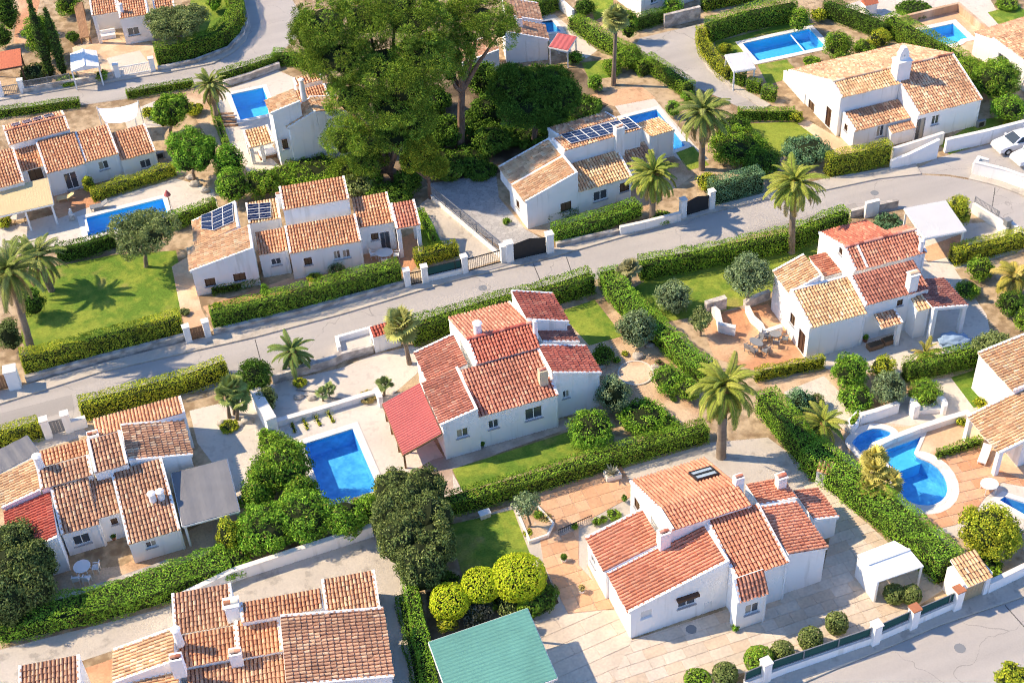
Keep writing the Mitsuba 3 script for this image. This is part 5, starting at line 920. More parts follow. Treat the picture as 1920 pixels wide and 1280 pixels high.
# near side of the street
wall('rough street wall by the young palm, left of the stone platform', [(-18.51,-3.06),(-16.59,-2.33),(-14.16,-1.52),(-13.35,-0.99)], .75, .35, 'old_wall')
def bin_court(label):
    k = thing('walled_platform', label, 'platform')
    P = Polygon([(-13.36,-0.74),(-10.8,0.08),(-11.06,1.69),(-13.69,0.79)]); part(k, 'floor', ply(prism(P, 0, .45), 'deck'))
    part(k, 'parapet', ply(prism(P.boundary.buffer(.13, join_style=2).difference(LineString([(-13.36,-0.74),(-10.8,0.08)]).buffer(.3)), 0, .95), 'stucco')); part(k, 'front', ply(prism(LineString([(-13.44,-0.98),(-10.88,-0.23)]).buffer(.14, cap_style=2), -.05, .75), 'old_wall'))
bin_court('white walled platform of rough stone beside the street, left of the tiled wall')
def tiled_wall(label, a, b_, h, w=.55, pal='brick'):
    k = thing('tiled_wall', label, 'wall'); a, b_ = np.array(a), np.array(b_); d = (b_ - a) / np.linalg.norm(b_ - a); n = np.array([-d[1], d[0]]); part(k, 'body', ply(mesh(hull([(*(p + n * o), z) for p in (a, b_) for o in (0, .25) for z in (-.05, h)])), 'stucco'))
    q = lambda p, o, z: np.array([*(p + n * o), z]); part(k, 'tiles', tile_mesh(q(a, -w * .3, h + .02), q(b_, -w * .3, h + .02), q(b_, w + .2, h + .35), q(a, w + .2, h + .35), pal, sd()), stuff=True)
    part(k, 'backing', ply(mesh(hull([q(p, o, z) for p in (a, b_) for o, z in ((.0, h), (w, h), (w, h + .25))])), 'stucco'))
tiled_wall('white street wall with a little red tiled top behind the fan palm', (-10.71,-0.37), (-8.71,0.32), 1.75)
wall('thick white wall standing alone between the yard and the forecourt', [(-19.45,-5.27),(-18.84,-6.76),(-17.92,-8.69)], 1.6, .75)
wall('low white wall between the forecourt and the pool deck', [(-18.11,-7.84),(-14.68,-6.73),(-10.4,-5.21)], .5, .35)
wall('white wall stub at the corner of the red awning', [(-10.4,-5.39),(-10.05,-6.52)], 1.0, .3)
gate('grey slatted gate with rounded white piers at lower left', (-34.88,-7.36), (-33.42,-6.87), 1.35, 'planks', m='grey_metal', pw=.55, ph=1.75)
wall('white wall between the grey gate and the street hedge', [(-33.23,-6.83),(-32.13,-6.48)], .9, .3)
wall('white wall under the bushes along the beige lane', [(-23.16,-24.24),(-19.5,-22.17),(-15.32,-20.72),(-10.31,-19.01)], 1.0, .3)
wall('low pale wall round the gravel yard of the brown-roofed villa', [(-31.95,-23.33),(-29.76,-22.75),(-25.04,-20.95),(-24.08,-20.56)], .4, .3, 'old_wall')
wall('white street wall under the green screens at bottom right', [(12.81,-33.24),(15.44,-32.27),(21.46,-30.41),(27.09,-28.14)], .8, .25)
for i, (a_, b_, t_) in enumerate((((12.81, -33.24), (13.97, -32.78), 'leftmost, cut by the bottom edge'), ((14.32, -32.65), (21.02, -30.57), 'longest, behind the row of round bushes'), ((21.68, -30.34), (23.69, -29.51), 'between the two middle piers'), ((24.28, -29.31), (26.93, -28.26), 'next to the tiled gate'))):
    fence('green screen fence on the bottom right street wall, ' + t_, a_, b_, .88, 1.75, 'grey_metal', 'screen_green')
for i, (p_, t_) in enumerate((((14.14, -32.72), 'nearest the bottom edge'), ((21.35, -30.48), 'in the middle of the green screens'), ((23.98, -29.45), 'third from the bottom edge, tile-capped'), ((27.07, -28.22), 'beside the tiled gate'))):
    k_ = thing('wall_pier', 'white square pier of the bottom right street wall, ' + t_, 'pier', 'piers of the bottom right street wall'); pier(k_, p_, 1.95, .55, 22, i > 1)
def gatehouse(label, a, b_, dep):
    k = thing('roofed_gate', label, 'gate'); a, b_ = np.array(a), np.array(b_); d = (b_ - a) / np.linalg.norm(b_ - a); n = np.array([-d[1], d[0]]); yaw = math.degrees(math.atan2(d[1], d[0]))
    for p in (a, b_): part(k, 'side_wall', ply(mesh(hull([(*(p + n * o + d * x), z) for o in (0, dep) for x in (-.18, .18) for z in (-.05, 2.2)])), 'stucco'))
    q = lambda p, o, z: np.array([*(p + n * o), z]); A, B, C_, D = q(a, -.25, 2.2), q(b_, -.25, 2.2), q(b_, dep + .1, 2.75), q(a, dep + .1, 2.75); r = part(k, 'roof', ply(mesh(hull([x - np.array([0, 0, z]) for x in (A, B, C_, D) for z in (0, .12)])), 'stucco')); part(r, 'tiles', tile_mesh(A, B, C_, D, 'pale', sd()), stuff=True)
    w_ = np.linalg.norm(b_ - a) - .4
    for i in range(5): c = a + d * (.2 + w_ * (i + .5) / 5) + n * .15; part(k, 'door_board', ply(mesh(obox(c, yaw, w_ / 5 * .95, .05, .05, 2.0)), 'tan_door'))
mat('tan_door', pr((.42, .33, .20), .6, .3))
gatehouse('tile-roofed gate of tan boards beside the street at bottom right', (27.46,-28.04), (29.24,-27.33), 1.6)
wall('white street wall right of the tile-roofed gate', [(29.42,-27.17),(32.21,-25.91),(35.39,-24.69)], 1.1, .25)
# the terraces on the right
wall('white stepped terrace wall at the back of the terracotta terrace', [(15.99,1.67),(16.29,1.12),(16.27,-0.41),(17.36,-0.9)], .8, .3)
wall('white low wall in zigzag on the terracotta terrace', [(18.71,1.73),(18.91,0.42),(19.39,-0.46),(19.52,-1.41),(20.99,-0.86)], .6, .3)
wall('rough garden wall between the lawn and the terrace', [(18.55,2.07),(19.72,2.75),(20.74,3.18)], .8, .3, 'old_wall')
wall('pale wall block with a rounded top at the edge of the lawn', [(15.42,1.85),(17.11,2.41)], 1.1, .4, 'old_wall')
wall('long curved low wall above the keyhole pool', [(25.22,-14.1),(26.51,-13.47),(28.63,-12.64),(30.94,-11.87),(32.63,-11.37)], .55, .35, 'stucco')
wall('white retaining wall below the shrubs beside the round-ended pool', [(24.74,-11.32),(25.94,-10.99),(27.72,-10.37)], .9, .3)
def barbecue(label, x, y):
    k = thing('barbecue_seat', label, 'built-in seat'); an = np.linspace(.1, math.pi * 1.25, 14); pts = [(x + 1.15 * math.cos(a - .4), y + .95 * math.sin(a - .4)) for a in an]
    part(k, 'back', ply(prism(LineString(pts).buffer(.2), -.02, .95), 'stucco')); part(k, 'bench', ply(prism(Polygon(pts).buffer(-.1), -.02, .4), 'stucco')); part(k, 'pillar', ply(mesh(obox(pts[-1], 20, .5, .5, 0, 1.2)), 'stucco'))
barbecue('curved white built-in seat left of the right-hand lawn', *(29.85,-10.56))
def trough(label, pts, h=.7):
    k = thing('planter_trough', label, 'planter'); P = Polygon(smooth_poly(pts, 2)); part(k, 'rim', ply(prism(P.difference(P.buffer(-.14)), -.02, h), 'stucco')); part(k, 'soil', ply(flat(P.buffer(-.12), h - .15), 'dark_soil'))
    g_ = np.random.default_rng(5); mn = np.array(P.bounds[:2]); mx = np.array(P.bounds[2:]); q = g_.uniform(mn, mx, (1400, 2)); q = q[[P.buffer(-.15).contains(Point(*z)) for z in q]]
    part(k, 'plants', leaf_ply([leaves(np.column_stack([q, g_.uniform(h - .15, h + .2, len(q))]), np.repeat([[0, 0, 1.0]], len(q), 0), .16, 'hedge', g_)]), stuff=True)
trough('white curved planter full of greenery beside the round-ended pool', [(23.72,-11.56),(23.77,-12.37),(24.48,-11.95),(24.96,-10.84),(24.74,-10.44),(24.29,-11.06)])
# top of the picture
wall('pale kerb wall of the curved hedge at the top left', [(-34.07,44.49),(-30.4,45.5),(-27.19,47.65),(-26.05,50.55),(-25.9,53.11),(-26.47,56.63)], .45, .3, 'old_wall')
gate('pale barred drive gate beside the curved hedge at the top left', (-38.01,43.73), (-34.57,44.55), 1.1, 'bars', m='white_paint', ph=1.5)
wall('low pale wall with planting along the side street at the top left', [(-47.16,41.78),(-44.33,42.35),(-40.71,43.13),(-38.53,43.58)], .6, .3, 'old_wall')
fence('grey wire fence above the low wall at the top left', (-46.99,41.76), (-42.52,42.74), .6, 1.4, 'grey_metal', step=.1)
gate('white-piered gate at the left edge of the side street', (-49.27,41.43), (-47.23,41.89), 1.1, 'bars', m='grey_metal', ph=1.5)
wall('pale wall behind the upper left pool', [(-26.99,40.7),(-24.45,41.9),(-21.64,43.61)], .6, .3, 'old_wall')
wall('brown retaining wall behind the scalloped pool terrace', [(38.82,43.75),(43.22,45.15),(47.69,46.56),(49.15,41.19),(50.1,38.99)], .8, .25, 'tan_wall')
mat('tan_wall', pr(proc(tinted((.50, .33, .20), (.66, .50, .36))), .9, .2))
wall('white wall at the hedge corner of the top right lawn', [(27.85,35.46),(29.06,31.03)], 1.0, .25)
wall('pale wall along the far end of the dead-end lane', [(17.6,46.85),(21.45,48.13)], 1.4, .3, 'old_wall')
wall('white wall of the long narrow pool garden at the top', [(7.01,52.68),(8.46,49.33)], 1.2, .25)
wall('white street wall with a railing, right of the grey carport', [(39.68,12.77),(40.39,11.63),(41.15,10.36),(41.44,9.09)], .9, .25)
fence('dark railing on the white wall right of the grey carport', (39.81,12.9), (41.15,10.66), .95, 1.5, 'grey_metal')
wall('white street wall going off the right edge below the bend', [(41.85,9.7),(42.62,7.88),(44.28,3.53)], 1.1, .25)
k_ = thing('gate_post', 'slate grey gate post where the right-hand street wall breaks', 'post'); part(k_, 'shaft', ply(mesh(obox((41.5,9.45), 20, .45, .45, 0, 1.5)), 'grey_metal')); part(k_, 'cap', ply(mesh(obox((41.5,9.45), 20, .55, .55, 1.5, 1.6)), 'grey_metal'))
wall('low wall and steps at the hedge end behind the grey carport', [(29.35,13.09),(31.63,13.69),(33.66,14.17)], .7, .25, 'old_wall')
wall('white arched wall by the street behind the brown-roofed villa', [(30.55,12.97),(31.76,13.3)], 1.5, .3)
# ================================================================ HEDGES
HG = 'clipped hedges round the gardens'
hedge('hedge', 'long street hedge below the lawn with the palm shadow, yellowish on top', [(-37.82,-0.92),(-32.38,0.86),(-26.0,2.92)], 1.9, 1.1, 'yellow', z0=.35)
hedge('hedge', 'dense green street hedge in front of the long villa with roof panels', [(-23.63,3.14),(-17.08,4.87),(-8.65,7.71)], 1.9, 1.3, 'hedge', z0=.3)
hedge('hedge', 'bright low hedge behind the screened fence by the villa gate', [(-7.39,9.75),(-5.38,10.48),(-3.94,10.91)], 1.3, 1.2, 'yellow')
hedge('hedge', 'street hedge in front of the villa by the cobbled drive, left of the date palm', [(4.27,11.6),(6.86,12.36),(11.86,14.62)], 1.35, 1.5, 'lush', z0=.2)
hedge('hedge', 'ivy-green street hedge right of the black double gate', [(18.15,15.81),(20.43,16.51),(22.76,17.36)], 2.2, 1.5, 'bluegreen', rough=.05)
hedge('hedge', 'tall street hedge tinged orange, left of the white stepped wall', [(28.68,18.89),(31.5,19.32),(34.55,20.22)], 2.3, 1.1, 'yellow', rough=.15)
hedge('hedge', 'long near-side street hedge with the tall palm by the bend behind it', [(10.85,6.18),(14.29,6.81),(19.72,7.94),(23.39,8.7),(25.86,9.97),(28.92,11.34)], 1.95, 1.3, 'hedge')
hedge('hedge', 'street hedge behind the red-roofed villa', [(-7.62,0.03),(-4.59,1.2),(-0.31,2.72),(4.16,3.87),(7.05,5.06)], 1.9, 1.5, 'hedge')
hedge('hedge', 'broad leafy hedge between the red-roofed villa and the terracotta terrace', [(8.04,6.46),(8.91,3.34),(10.15,0.94),(11.93,-1.75),(13.24,-4.32),(14.63,-5.93)], 1.7, 1.7, 'lush', rough=.6, center=True)
hedge('hedge', 'long clipped hedge with a flat bright top below the red-roofed villa lawn', [(-5.25,-18.07),(0.92,-16.32),(6.2,-14.58),(13.7,-12.4)], 1.5, 1.35, 'hedge', rough=.06)
hedge('hedge', 'upper part of the sloping hedge, in shade below the arching palm', [(18.16,-9.29),(19.16,-11.97),(20.2,-14.55)], 2.2, 1.7, 'lush', center=True, rough=.2)
hedge('hedge', 'wide bright hedge descending from the arching palm to the tile-roofed gate', [(20.32,-14.87),(22.49,-17.95),(24.94,-21.54),(27.21,-25.82)], 2.2, 2.1, 'lush', center=True, rough=.22)
hedge('hedge', 'long leafy hedge along the beige lane at bottom left', [(-34.1,-26.39),(-29.26,-25.49),(-24.47,-24.14),(-19.51,-22.08)], 1.5, 2.2, 'lush', rough=.45)
hedge('hedge', 'narrow clipped hedge running down beside the lowest villa', [(-7.69,-24.23),(-7.15,-27.42),(-6.62,-30.53),(-6.23,-33.29)], 1.7, .95, 'lush', center=True)
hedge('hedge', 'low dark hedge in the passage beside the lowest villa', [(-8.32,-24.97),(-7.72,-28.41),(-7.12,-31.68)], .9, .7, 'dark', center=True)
hedge('hedge', 'yellow-topped hedge above the long pool at the left', [(-36.62,22.18),(-33.41,23.8),(-29.62,25.57)], 1.15, 1.0, 'yellow', rough=.25)
hedge('hedge', 'dark hedge behind the palm-shadow lawn, left of the spreading olive', [(-38.11,13.5),(-35.8,14.07),(-33.38,15.23)], 1.6, 1.1, 'dark')
hedge('hedge', 'dark hedge right of the spreading olive, below the long pool', [(-29.0,16.97),(-27.13,18.01),(-25.05,19.12)], 1.5, 1.1, 'hedge')
hedge('hedge', 'big curved clipped hedge along the bend of the side street', [(-34.02,44.9),(-30.45,45.93),(-27.24,48.09),(-26.05,51.22),(-25.95,53.68),(-26.7,57.25),(-27.59,61.58)], 1.9, 1.7, 'hedge', z0=.25)
hedge('hedge', 'low hedge on the near side of the side street, left of the small palm', [(-36.35,39.33),(-33.28,40.05),(-29.98,40.75)], .9, .8, 'hedge')
hedge('hedge', 'hedge on the near side of the side street, right of the small palm', [(-27.3,41.03),(-24.5,42.42),(-21.82,43.84)], 1.2, 1.0, 'hedge')
hedge('hedge', 'shrubby hedge at the pine end of the side street', [(-22.26,44.51),(-20.07,44.25),(-17.94,42.14)], 1.5, 1.3, 'lush', center=True, rough=.3)
hedge('hedge', 'low hedge between the side street and the orange-tiled villa', [(-49.58,37.2),(-45.5,37.68),(-40.93,38.4)], .9, .9, 'hedge')
hedge('hedge', 'tall dark hedge behind the pool with the white line', [(21.85,42.89),(25.76,44.74),(31.05,46.03)], 2.4, 1.4, 'hedge')
hedge('hedge', 'clipped hedge curving round the turning head of the lane', [(20.97,44.27),(20.83,41.34),(21.61,37.99),(22.65,35.89)], 1.5, 1.1, 'yellow', center=True)
for i_, (x_, l_) in enumerate((((23.37, 35.22), 'nearest the grey shelter'), ((24.61, 33.72), 'in the middle of three'), ((25.78, 32.16), 'lowest of three'))):
    hedge('clipped_shrub', 'block-shaped clipped shrub along the dead-end lane, ' + l_, [(x_[0] - .55, x_[1] + .35), (x_[0] + .55, x_[1] - .35)], 1.35, .95, 'hedge', 'block shrubs along the lane', center=True, cat_='shrub')
hedge('hedge', 'dark hedge along the top edge, right of the cut-off white house', [(22.18,49.37),(26.72,50.61),(30.99,52.59)], 1.5, 1.3, 'hedge')
hedge('hedge', 'dark hedge behind the turning head of the lane', [(14.62,46.14),(17.68,47.5)], 1.6, 1.0, 'dark')
hedge('hedge', 'thin hedge closing the lawn left of the big top right villa', [(22.28,28.69),(25.06,28.37),(27.5,28.09)], 1.2, .8, 'hedge', rough=.05)
hedge('hedge', 'dense hedge running down behind the big top right villa', [(39.72,43.0),(41.75,39.29),(43.77,36.02),(45.69,30.95)], 2.3, 1.6, 'hedge', center=True, rough=.25)
hedge('hedge', 'shrubby hedge between the two top right pools', [(34.33,47.38),(36.18,45.27),(38.15,43.19),(39.15,41.69)], 1.9, 1.5, 'dark', center=True, rough=.35)
hedge('hedge', 'hedge hanging on the terrace wall below the terracotta terrace', [(18.08,-6.48),(20.66,-5.95),(23.42,-5.44)], 1.2, .6, 'yellow', rough=.2)
hedge('hedge', 'big hedge below the patio with the blue covered seat', [(29.17,-7.67),(32.03,-7.06),(35.36,-6.31)], 1.8, 1.3, 'hedge', rough=.15)
hedge('hedge', 'hedge on the right edge above the yellow palms', [(36.35,5.56),(39.09,6.33),(42.66,7.31)], 1.5, 1.3, 'yellow')
hedge('hedge', 'small low hedge on the terracotta terrace by the porch house', [(29.43,-15.4),(31.07,-14.92),(32.8,-14.39)], .75, .55, 'hedge')
hedge('hedge', 'yellow-green hedge at the left edge beside the grey gate', [(-39.4,-8.83),(-37.13,-8.37),(-35.22,-7.66)], 1.6, 1.2, 'yellow')
hedge('hedge', 'street hedge above the rambling villa at lower left', [(-32.48,-6.1),(-28.56,-4.91),(-24.66,-3.68),(-21.86,-2.39)], 1.6, 1.3, 'yellow')
hedge('hedge', 'hedge along the drive of the half-hidden house at the top', [(8.36,48.01),(11.02,43.8),(13.17,41.04),(14.78,37.82)], 1.5, 1.5, 'hedge', center=True, rough=.3)
hedge('hedge', 'hedge between the dead-end lane and the tall thin palm', [(14.93,39.2),(16.62,36.61),(18.39,33.5)], 1.6, 1.4, 'hedge', center=True, rough=.2)
hedge('hedge', 'hedge in front of the shaded wing of the long villa', [(-24.34,7.88),(-22.62,8.26),(-20.47,9.02)], .8, .8, 'dark', rough=.2)
hedge('hedge', 'strip of ivy curving down beside the pool steps', [(-27.87,38.14),(-26.76,33.74),(-25.59,29.98)], .7, .7, 'hedge', center=True)
hedge('hedge', 'hedge beside the porch of the long villa', [(-7.3,17.18),(-6.46,14.41),(-5.6,11.37)], .9, .8, 'lush', center=True, rough=.2)
hedge('hedge', 'leafy hedge at the top edge near the small top pool', [(2.4,50.65),(4.36,50.74),(6.71,52.38)], 2.0, 1.6, 'hedge', center=True, rough=.3)
hedge('hedge', 'low hedge under the windows of the villa by the cobbled drive', [(3.76,15.01),(5.26,15.47),(6.44,15.81)], .8, .8, 'dark', rough=.2)
for i_, (p_, t_) in enumerate((([(-16.79, -7.39), (-16.43, -8.65)], 'leftmost'), ([(-15.98, -7.07), (-15.5, -8.4)], 'second from the left'), ([(-15.12, -6.81), (-14.56, -8.1)], 'third from the left'), ([(-14.13, -6.55), (-13.59, -7.85)], 'rightmost'))):
    hedge('border_planting', 'thin planted strip between the deck slabs above the deep blue pool, ' + t_, p_, .22, .3, 'yellow', 'planted strips by the pool', center=True, cat_='planting', dens=90, size=.11)

# ================================================================ TREES
S = dict(puff=.68, dens=62, size=.25, aspect=.17, jit=.4, core=.55, shell=(.84, 1.12), fill=.8, radial=True)
tree('pine_tree', 'tallest and broadest pine, its crown of rounded tufts filling the top centre', (-9.26,23.01), [
 (-13.96,25.01,14.87,2.7,1.82), (-10.5,26.01,14.57,3.4,1.5), (-6.85,25.01,14.62,3.16,1.36), (-12.88,23.01,12.63,2.7,1.82), (-9.58,23.01,11.87,3.39,1.5), (-6.18,23.01,11.89,2.94,1.52),
 (-12.12,22.01,9.26,2.51,1.9), (-8.96,21.51,8.81,2.96,1.24), (-13.61,22.51,4.85,1.78,2.1), (-10.71,21.51,5.3,2.41,1.06), (-13.64,23.01,0.92,1.53,1.53), (-14.98,25.01,11.34,1.61,1.61), (-7.63,21.01,10.61,2.25,1.83), (-7.26,21.01,7.39,1.83,1.49), (-8.78,21.01,5.87,2.12,0.95), (-11.7,22.01,2.9,1.7,1.14), (-15.79,25.01,13.73,1.36,2.1), (-8.17,27.01,15.38,3.18,1.1)], 'pine', .55, bark='pine_bark', **S)
tree('pine_tree', 'forked pine with a tall bare trunk right of the broadest pine', (-3.71,26.92), [
 (-0.99,27.92,13.21,2.87,1.17), (0.68,26.92,12.1,1.48,1.8), (-3.33,28.92,12.72,2.33,1.15), (-3.3,25.92,10.49,1.58,1.74), (-3.89,25.42,8.86,1.4,1.23), (-2.04,26.92,11.66,1.67,1.12), (-5.03,27.92,10.24,1.6,1.6)], 'pine', .42, bark='pine_bark', **{**S, 'core': .35})
tree('stone_pine', 'dark umbrella-shaped pine above the cobbled drive', (3.09,26.77), [(1.44,27.77,5.78,2.4,2.23), (4.36,28.27,5.81,2.79,1.22), (5.68,26.77,4.97,2.01,2.01), (2.5,25.77,4.72,2.63,1.09), (4.63,25.77,4.0,2.01,1.0)], 'dark', .3, bark='pine_bark', puff=.5, dens=60, size=.24, aspect=.26, core=.7, radial=True)
tree('pine_tree', 'small golden-green pine at the head of the cobbled drive', (-6.37,19.68), [(-6.84,19.68,5.24,1.56,1.39), (-6.43,19.68,3.66,1.39,1.03), (-7.57,19.68,3.91,1.11,1.11), (-5.45,19.68,3.19,1.11,0.94)], 'pinegold', .2, bark='pine_bark', puff=.42, dens=64, size=.24, aspect=.26, core=.55, radial=True)
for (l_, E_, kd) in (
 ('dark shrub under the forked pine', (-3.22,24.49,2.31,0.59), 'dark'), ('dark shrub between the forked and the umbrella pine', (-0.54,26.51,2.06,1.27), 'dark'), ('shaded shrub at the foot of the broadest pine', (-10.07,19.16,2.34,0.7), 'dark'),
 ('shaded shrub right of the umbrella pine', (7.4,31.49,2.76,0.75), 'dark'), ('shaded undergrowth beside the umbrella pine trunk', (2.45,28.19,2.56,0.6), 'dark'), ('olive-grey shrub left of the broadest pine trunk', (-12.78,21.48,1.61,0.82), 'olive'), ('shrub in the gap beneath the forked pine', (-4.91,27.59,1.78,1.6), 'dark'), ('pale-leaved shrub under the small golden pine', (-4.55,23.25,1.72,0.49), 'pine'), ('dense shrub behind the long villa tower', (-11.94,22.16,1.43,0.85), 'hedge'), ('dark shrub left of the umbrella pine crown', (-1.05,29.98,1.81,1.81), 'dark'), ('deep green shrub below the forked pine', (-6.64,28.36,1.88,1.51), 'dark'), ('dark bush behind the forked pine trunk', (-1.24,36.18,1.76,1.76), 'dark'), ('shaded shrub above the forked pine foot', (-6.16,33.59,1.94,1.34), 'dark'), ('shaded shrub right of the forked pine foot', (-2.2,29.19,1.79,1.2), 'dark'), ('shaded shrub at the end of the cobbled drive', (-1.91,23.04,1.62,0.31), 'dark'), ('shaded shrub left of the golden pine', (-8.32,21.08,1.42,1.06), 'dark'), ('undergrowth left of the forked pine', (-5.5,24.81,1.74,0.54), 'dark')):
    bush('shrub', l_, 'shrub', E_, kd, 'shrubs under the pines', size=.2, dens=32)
def simple_tree(label, c, base, kind, tr=.16, sp=.55, name='tree', **kw):
    x, y, z, a, b_ = c; g = np.random.default_rng(sd())
    lb = [(x, y, z, a * .78, b_ * .82)] + [(x + a * sp * math.cos(t + .4), y + a * sp * math.sin(t + .4), z + b_ * g.uniform(-.25, .3), a * .52, b_ * .58) for t in np.arange(5) * 1.2566]
    return tree(name, label, base, lb, kind, tr, **kw)
AIRY = dict(puff=.34, dens=36, size=.15, core=.42, fill=.85)
simple_tree('big spreading grey-green olive on the lawn, in front of the long pool', (-29.93,12.45,3.36,2.93,2.25), (-30.61,12.45), 'olive', .2, name='olive_tree', **AIRY)
simple_tree('spreading olive beside the top left house', (-32.15,48.96,2.76,3.28,2.21), (-32.6,48.96), 'olive', .2, name='olive_tree', **{**AIRY, 'core': .6})
simple_tree('grey olive on the lawn left of the villa with the open garage', (18.94,2.57,3.11,1.92,1.92), (18.84,2.57), 'grey', .15, name='olive_tree', **AIRY)
simple_tree('small olive at the back of the terracotta terrace', (14.69,-0.77,1.65,0.82,1.36), (14.67,-0.77), 'olive', .1, name='olive_tree', **AIRY)
simple_tree('olive beside the patio at the right edge', (35.47,-6.72,2.56,1.49,1.35), (35.92,-6.72), 'olive', .12, name='olive_tree', **AIRY)
simple_tree('leafy tree top showing in the bottom right corner', (27.74,-36.43,4.04,1.11,0.48), (28.81,-36.43), 'yellow', puff=.4, dens=50, size=.15)
def dwarf(label, c, base, kind): return simple_tree(label, c, base, kind, .1, name='ornamental_tree', puff=.26, dens=40, size=.14, core=0, fill=.7)
dwarf('small silvery olive on the white gravel bed beside the terracotta-tiled terrace', (0.31,-19.27,2.45,0.93,1.06), (0.36,-19.27), 'grey')
simple_tree('round dark green tree left of the upper pool', (-30.72,32.68,2.48,1.91,2.42), (-31.12,32.68), 'hedge', puff=.4, dens=36, size=.18)
simple_tree('rounded tree above the yellow-topped hedge', (-27.55,24.81,2.88,2.21,2.54), (-28.11,24.81), 'lush', puff=.45, dens=36, size=.18)
hb = [('dark tree in the top left corner', (-50.96,54.28,1.26,2.69), 'dark'), ('dark hedge-like bush at the left edge above the orange carport', (-51.07,51.15,1.01,1.38), 'dark'), ('bushy tree behind the timber lean-to', (-45.36,57.41,1.5,1.28), 'hedge'), ('low bushes in front of the timber lean-to', (-44.05,51.64,0.78,0.56), 'dark'), ('tall leafy bush at the end of the pool terrace, left of the porch', (-24.41,24.28,1.46,1.95), 'lush'), ('leafy bush between the pool and the long villa roof panels', (-23.76,20.96,1.62,1.79), 'lush'), ('round bush right of the ivy strip', (-21.26,21.56,1.62,1.44), 'hedge'), ('dark round bush in front of the two-storey house', (-17.14,24.5,2.79,0.59), 'hedge'), ('bush filling the corner below the porch roof', (-19.54,23.99,1.63,0.54), 'hedge'),
 ('yellowish bush at the foot of the small palm by the side street', (-29.37,36.13,0.92,0.5), 'yellow'), ('small bush beside the round dark tree', (-33.74,35.94,0.72,0.52), 'yellow'), ('clipped pot-shaped bush against the orange-tiled villa', (-37.3,23.94,0.58,0.89), 'yellow'),
 ('grey-green shrub behind the top left wall', (-46.68,45.0,1.61,0.5), 'greygreen'), ('bush beside the white gazebo', (-39.6,43.56,0.69,0.49), 'hedge'), ('low bush at the top left wall end', (-43.07,43.21,1.17,0.32), 'hedge'), ('broad tree left of the cypress', (-46.0,48.11,1.78,2.7), 'hedge'), ('bush in the corner of the top left lawn', (-29.53,56.18,0.86,0.96), 'lush'), ('yellow-leaved bush at the top of the curved hedge', (-26.68,52.25,0.89,0.89), 'yellow')]
for l_, E_, kd in hb: bush('bush', l_, 'bush', E_, kd, size=.15, dens=46)
def cypress(label, base, h, r, kind='dark'):
    k = thing('cypress', label, 'tree'); x, y = base; crown(k, [(x, y, h * f, r * s, h * .2) for f, s in ((.16, .8), (.36, 1.0), (.56, .95), (.74, .75), (.88, .45))], kind, puff=.3, dens=44, size=.15, core=.8); part(k, 'trunk', ply(tube([(x, y, -.1), (x, y, h * .4), (x, y, h * .85)], [.16, .12, .05], 7), 'bark'))
cypress('tallest slim dark cypress at the top left', (-44.92,44.55), 8.4, .62, 'cypress')
cypress('second cypress, just right of the tallest one', (-43.65,44.71), 7.4, .55, 'cypress')
# big trees in the foreground
tree('holm_oak', 'large boxy grey-green tree by the deep blue pool, bottom centre', (-7.44,-20.99), [(-8.59,-17.27,2.15,1.48,1.87), (-6.65,-17.28,2.15,1.56,1.87), (-8.78,-19.76,2.25,1.38,1.97), (-6.45,-20.0,2.31,1.82,2.02), (-7.86,-21.75,2.31,1.79,2.02), (-5.93,-22.27,2.2,1.43,1.92), (-6.81,-23.68,2.09,1.62,1.82), (-7.61,-18.71,2.31,1.69,2.02)], 'greygreen', .25, puff=.36, dens=52, size=.15, core=.85, power=2.8)
tree('holm_oak', 'big grey-green tree at the left edge, bottom left', (-33.95,-22.28), [(-33.94,-20.12,2.37,1.89,2.06), (-32.15,-21.59,2.31,1.22,2.02), (-33.36,-22.57,2.53,1.96,2.21), (-32.16,-23.59,2.31,1.48,2.02), (-33.73,-24.34,2.31,1.93,2.02), (-35.61,-22.08,2.42,1.79,2.11)], 'greygreen', .25, puff=.4, dens=46, size=.16, core=.8)
fg = [('tall leafy bush left of the deep blue pool', (-16.17,-14.08,1.71,2.28), 'hedge'), ('rounded bush at the top end of the pool screen', (-17.66,-10.52,1.23,0.77), 'hedge'), ('dark leafy bush halfway along the pool screen', (-15.21,-16.07,1.27,1.52), 'hedge'), ('dense bush behind the pool screen', (-17.59,-14.27,1.59,1.72), 'hedge'), ('bush at the foot of the thick white wall', (-18.43,-9.0,0.7,0.38), 'lush'), ('bush beside the dark lean-to and the pool screen', (-18.5,-15.93,1.27,1.4), 'hedge'), ('broad bush below the deep blue pool', (-14.96,-18.31,2.27,1.71), 'lush'), ('bushy growth above the beige lane wall', (-17.39,-19.07,2.26,1.54), 'lush'), ('bush at the lane wall, right of the broad one', (-12.16,-18.63,1.53,1.53), 'lush'), ('yellow-green bush beside the dark lean-to', (-19.86,-19.24,0.94,1.42), 'yellow'), ('bush where the lane hedge begins to rise', (-19.9,-20.89,1.78,0.57), 'lush'), ('bright bush between the pool end and the boxy tree', (-9.08,-14.95,1.56,0.38), 'yellow'), ('bush under the boxy tree, beside the pool corner', (-10.61,-17.58,1.1,1.1), 'lush'),
 ('dark rounded bush by the street, right of the lower left hedge', (-19.55,-4.05,1.38,1.66), 'dark'), ('darker bush behind the multi-stemmed fan palm', (-18.61,-5.82,0.88,1.02), 'greygreen')]
for l_, E_, kd in fg: bush('bush', l_, 'bush', E_, kd, size=.15, dens=48)
TG = 'bright clipped topiary balls'
ball('topiary_ball', 'smallest and leftmost of the three bright yellow-green topiary balls', (*(-5.05,-26.08,1.75)[:2], 1.28, .9), 'bright', TG, z=1.25)
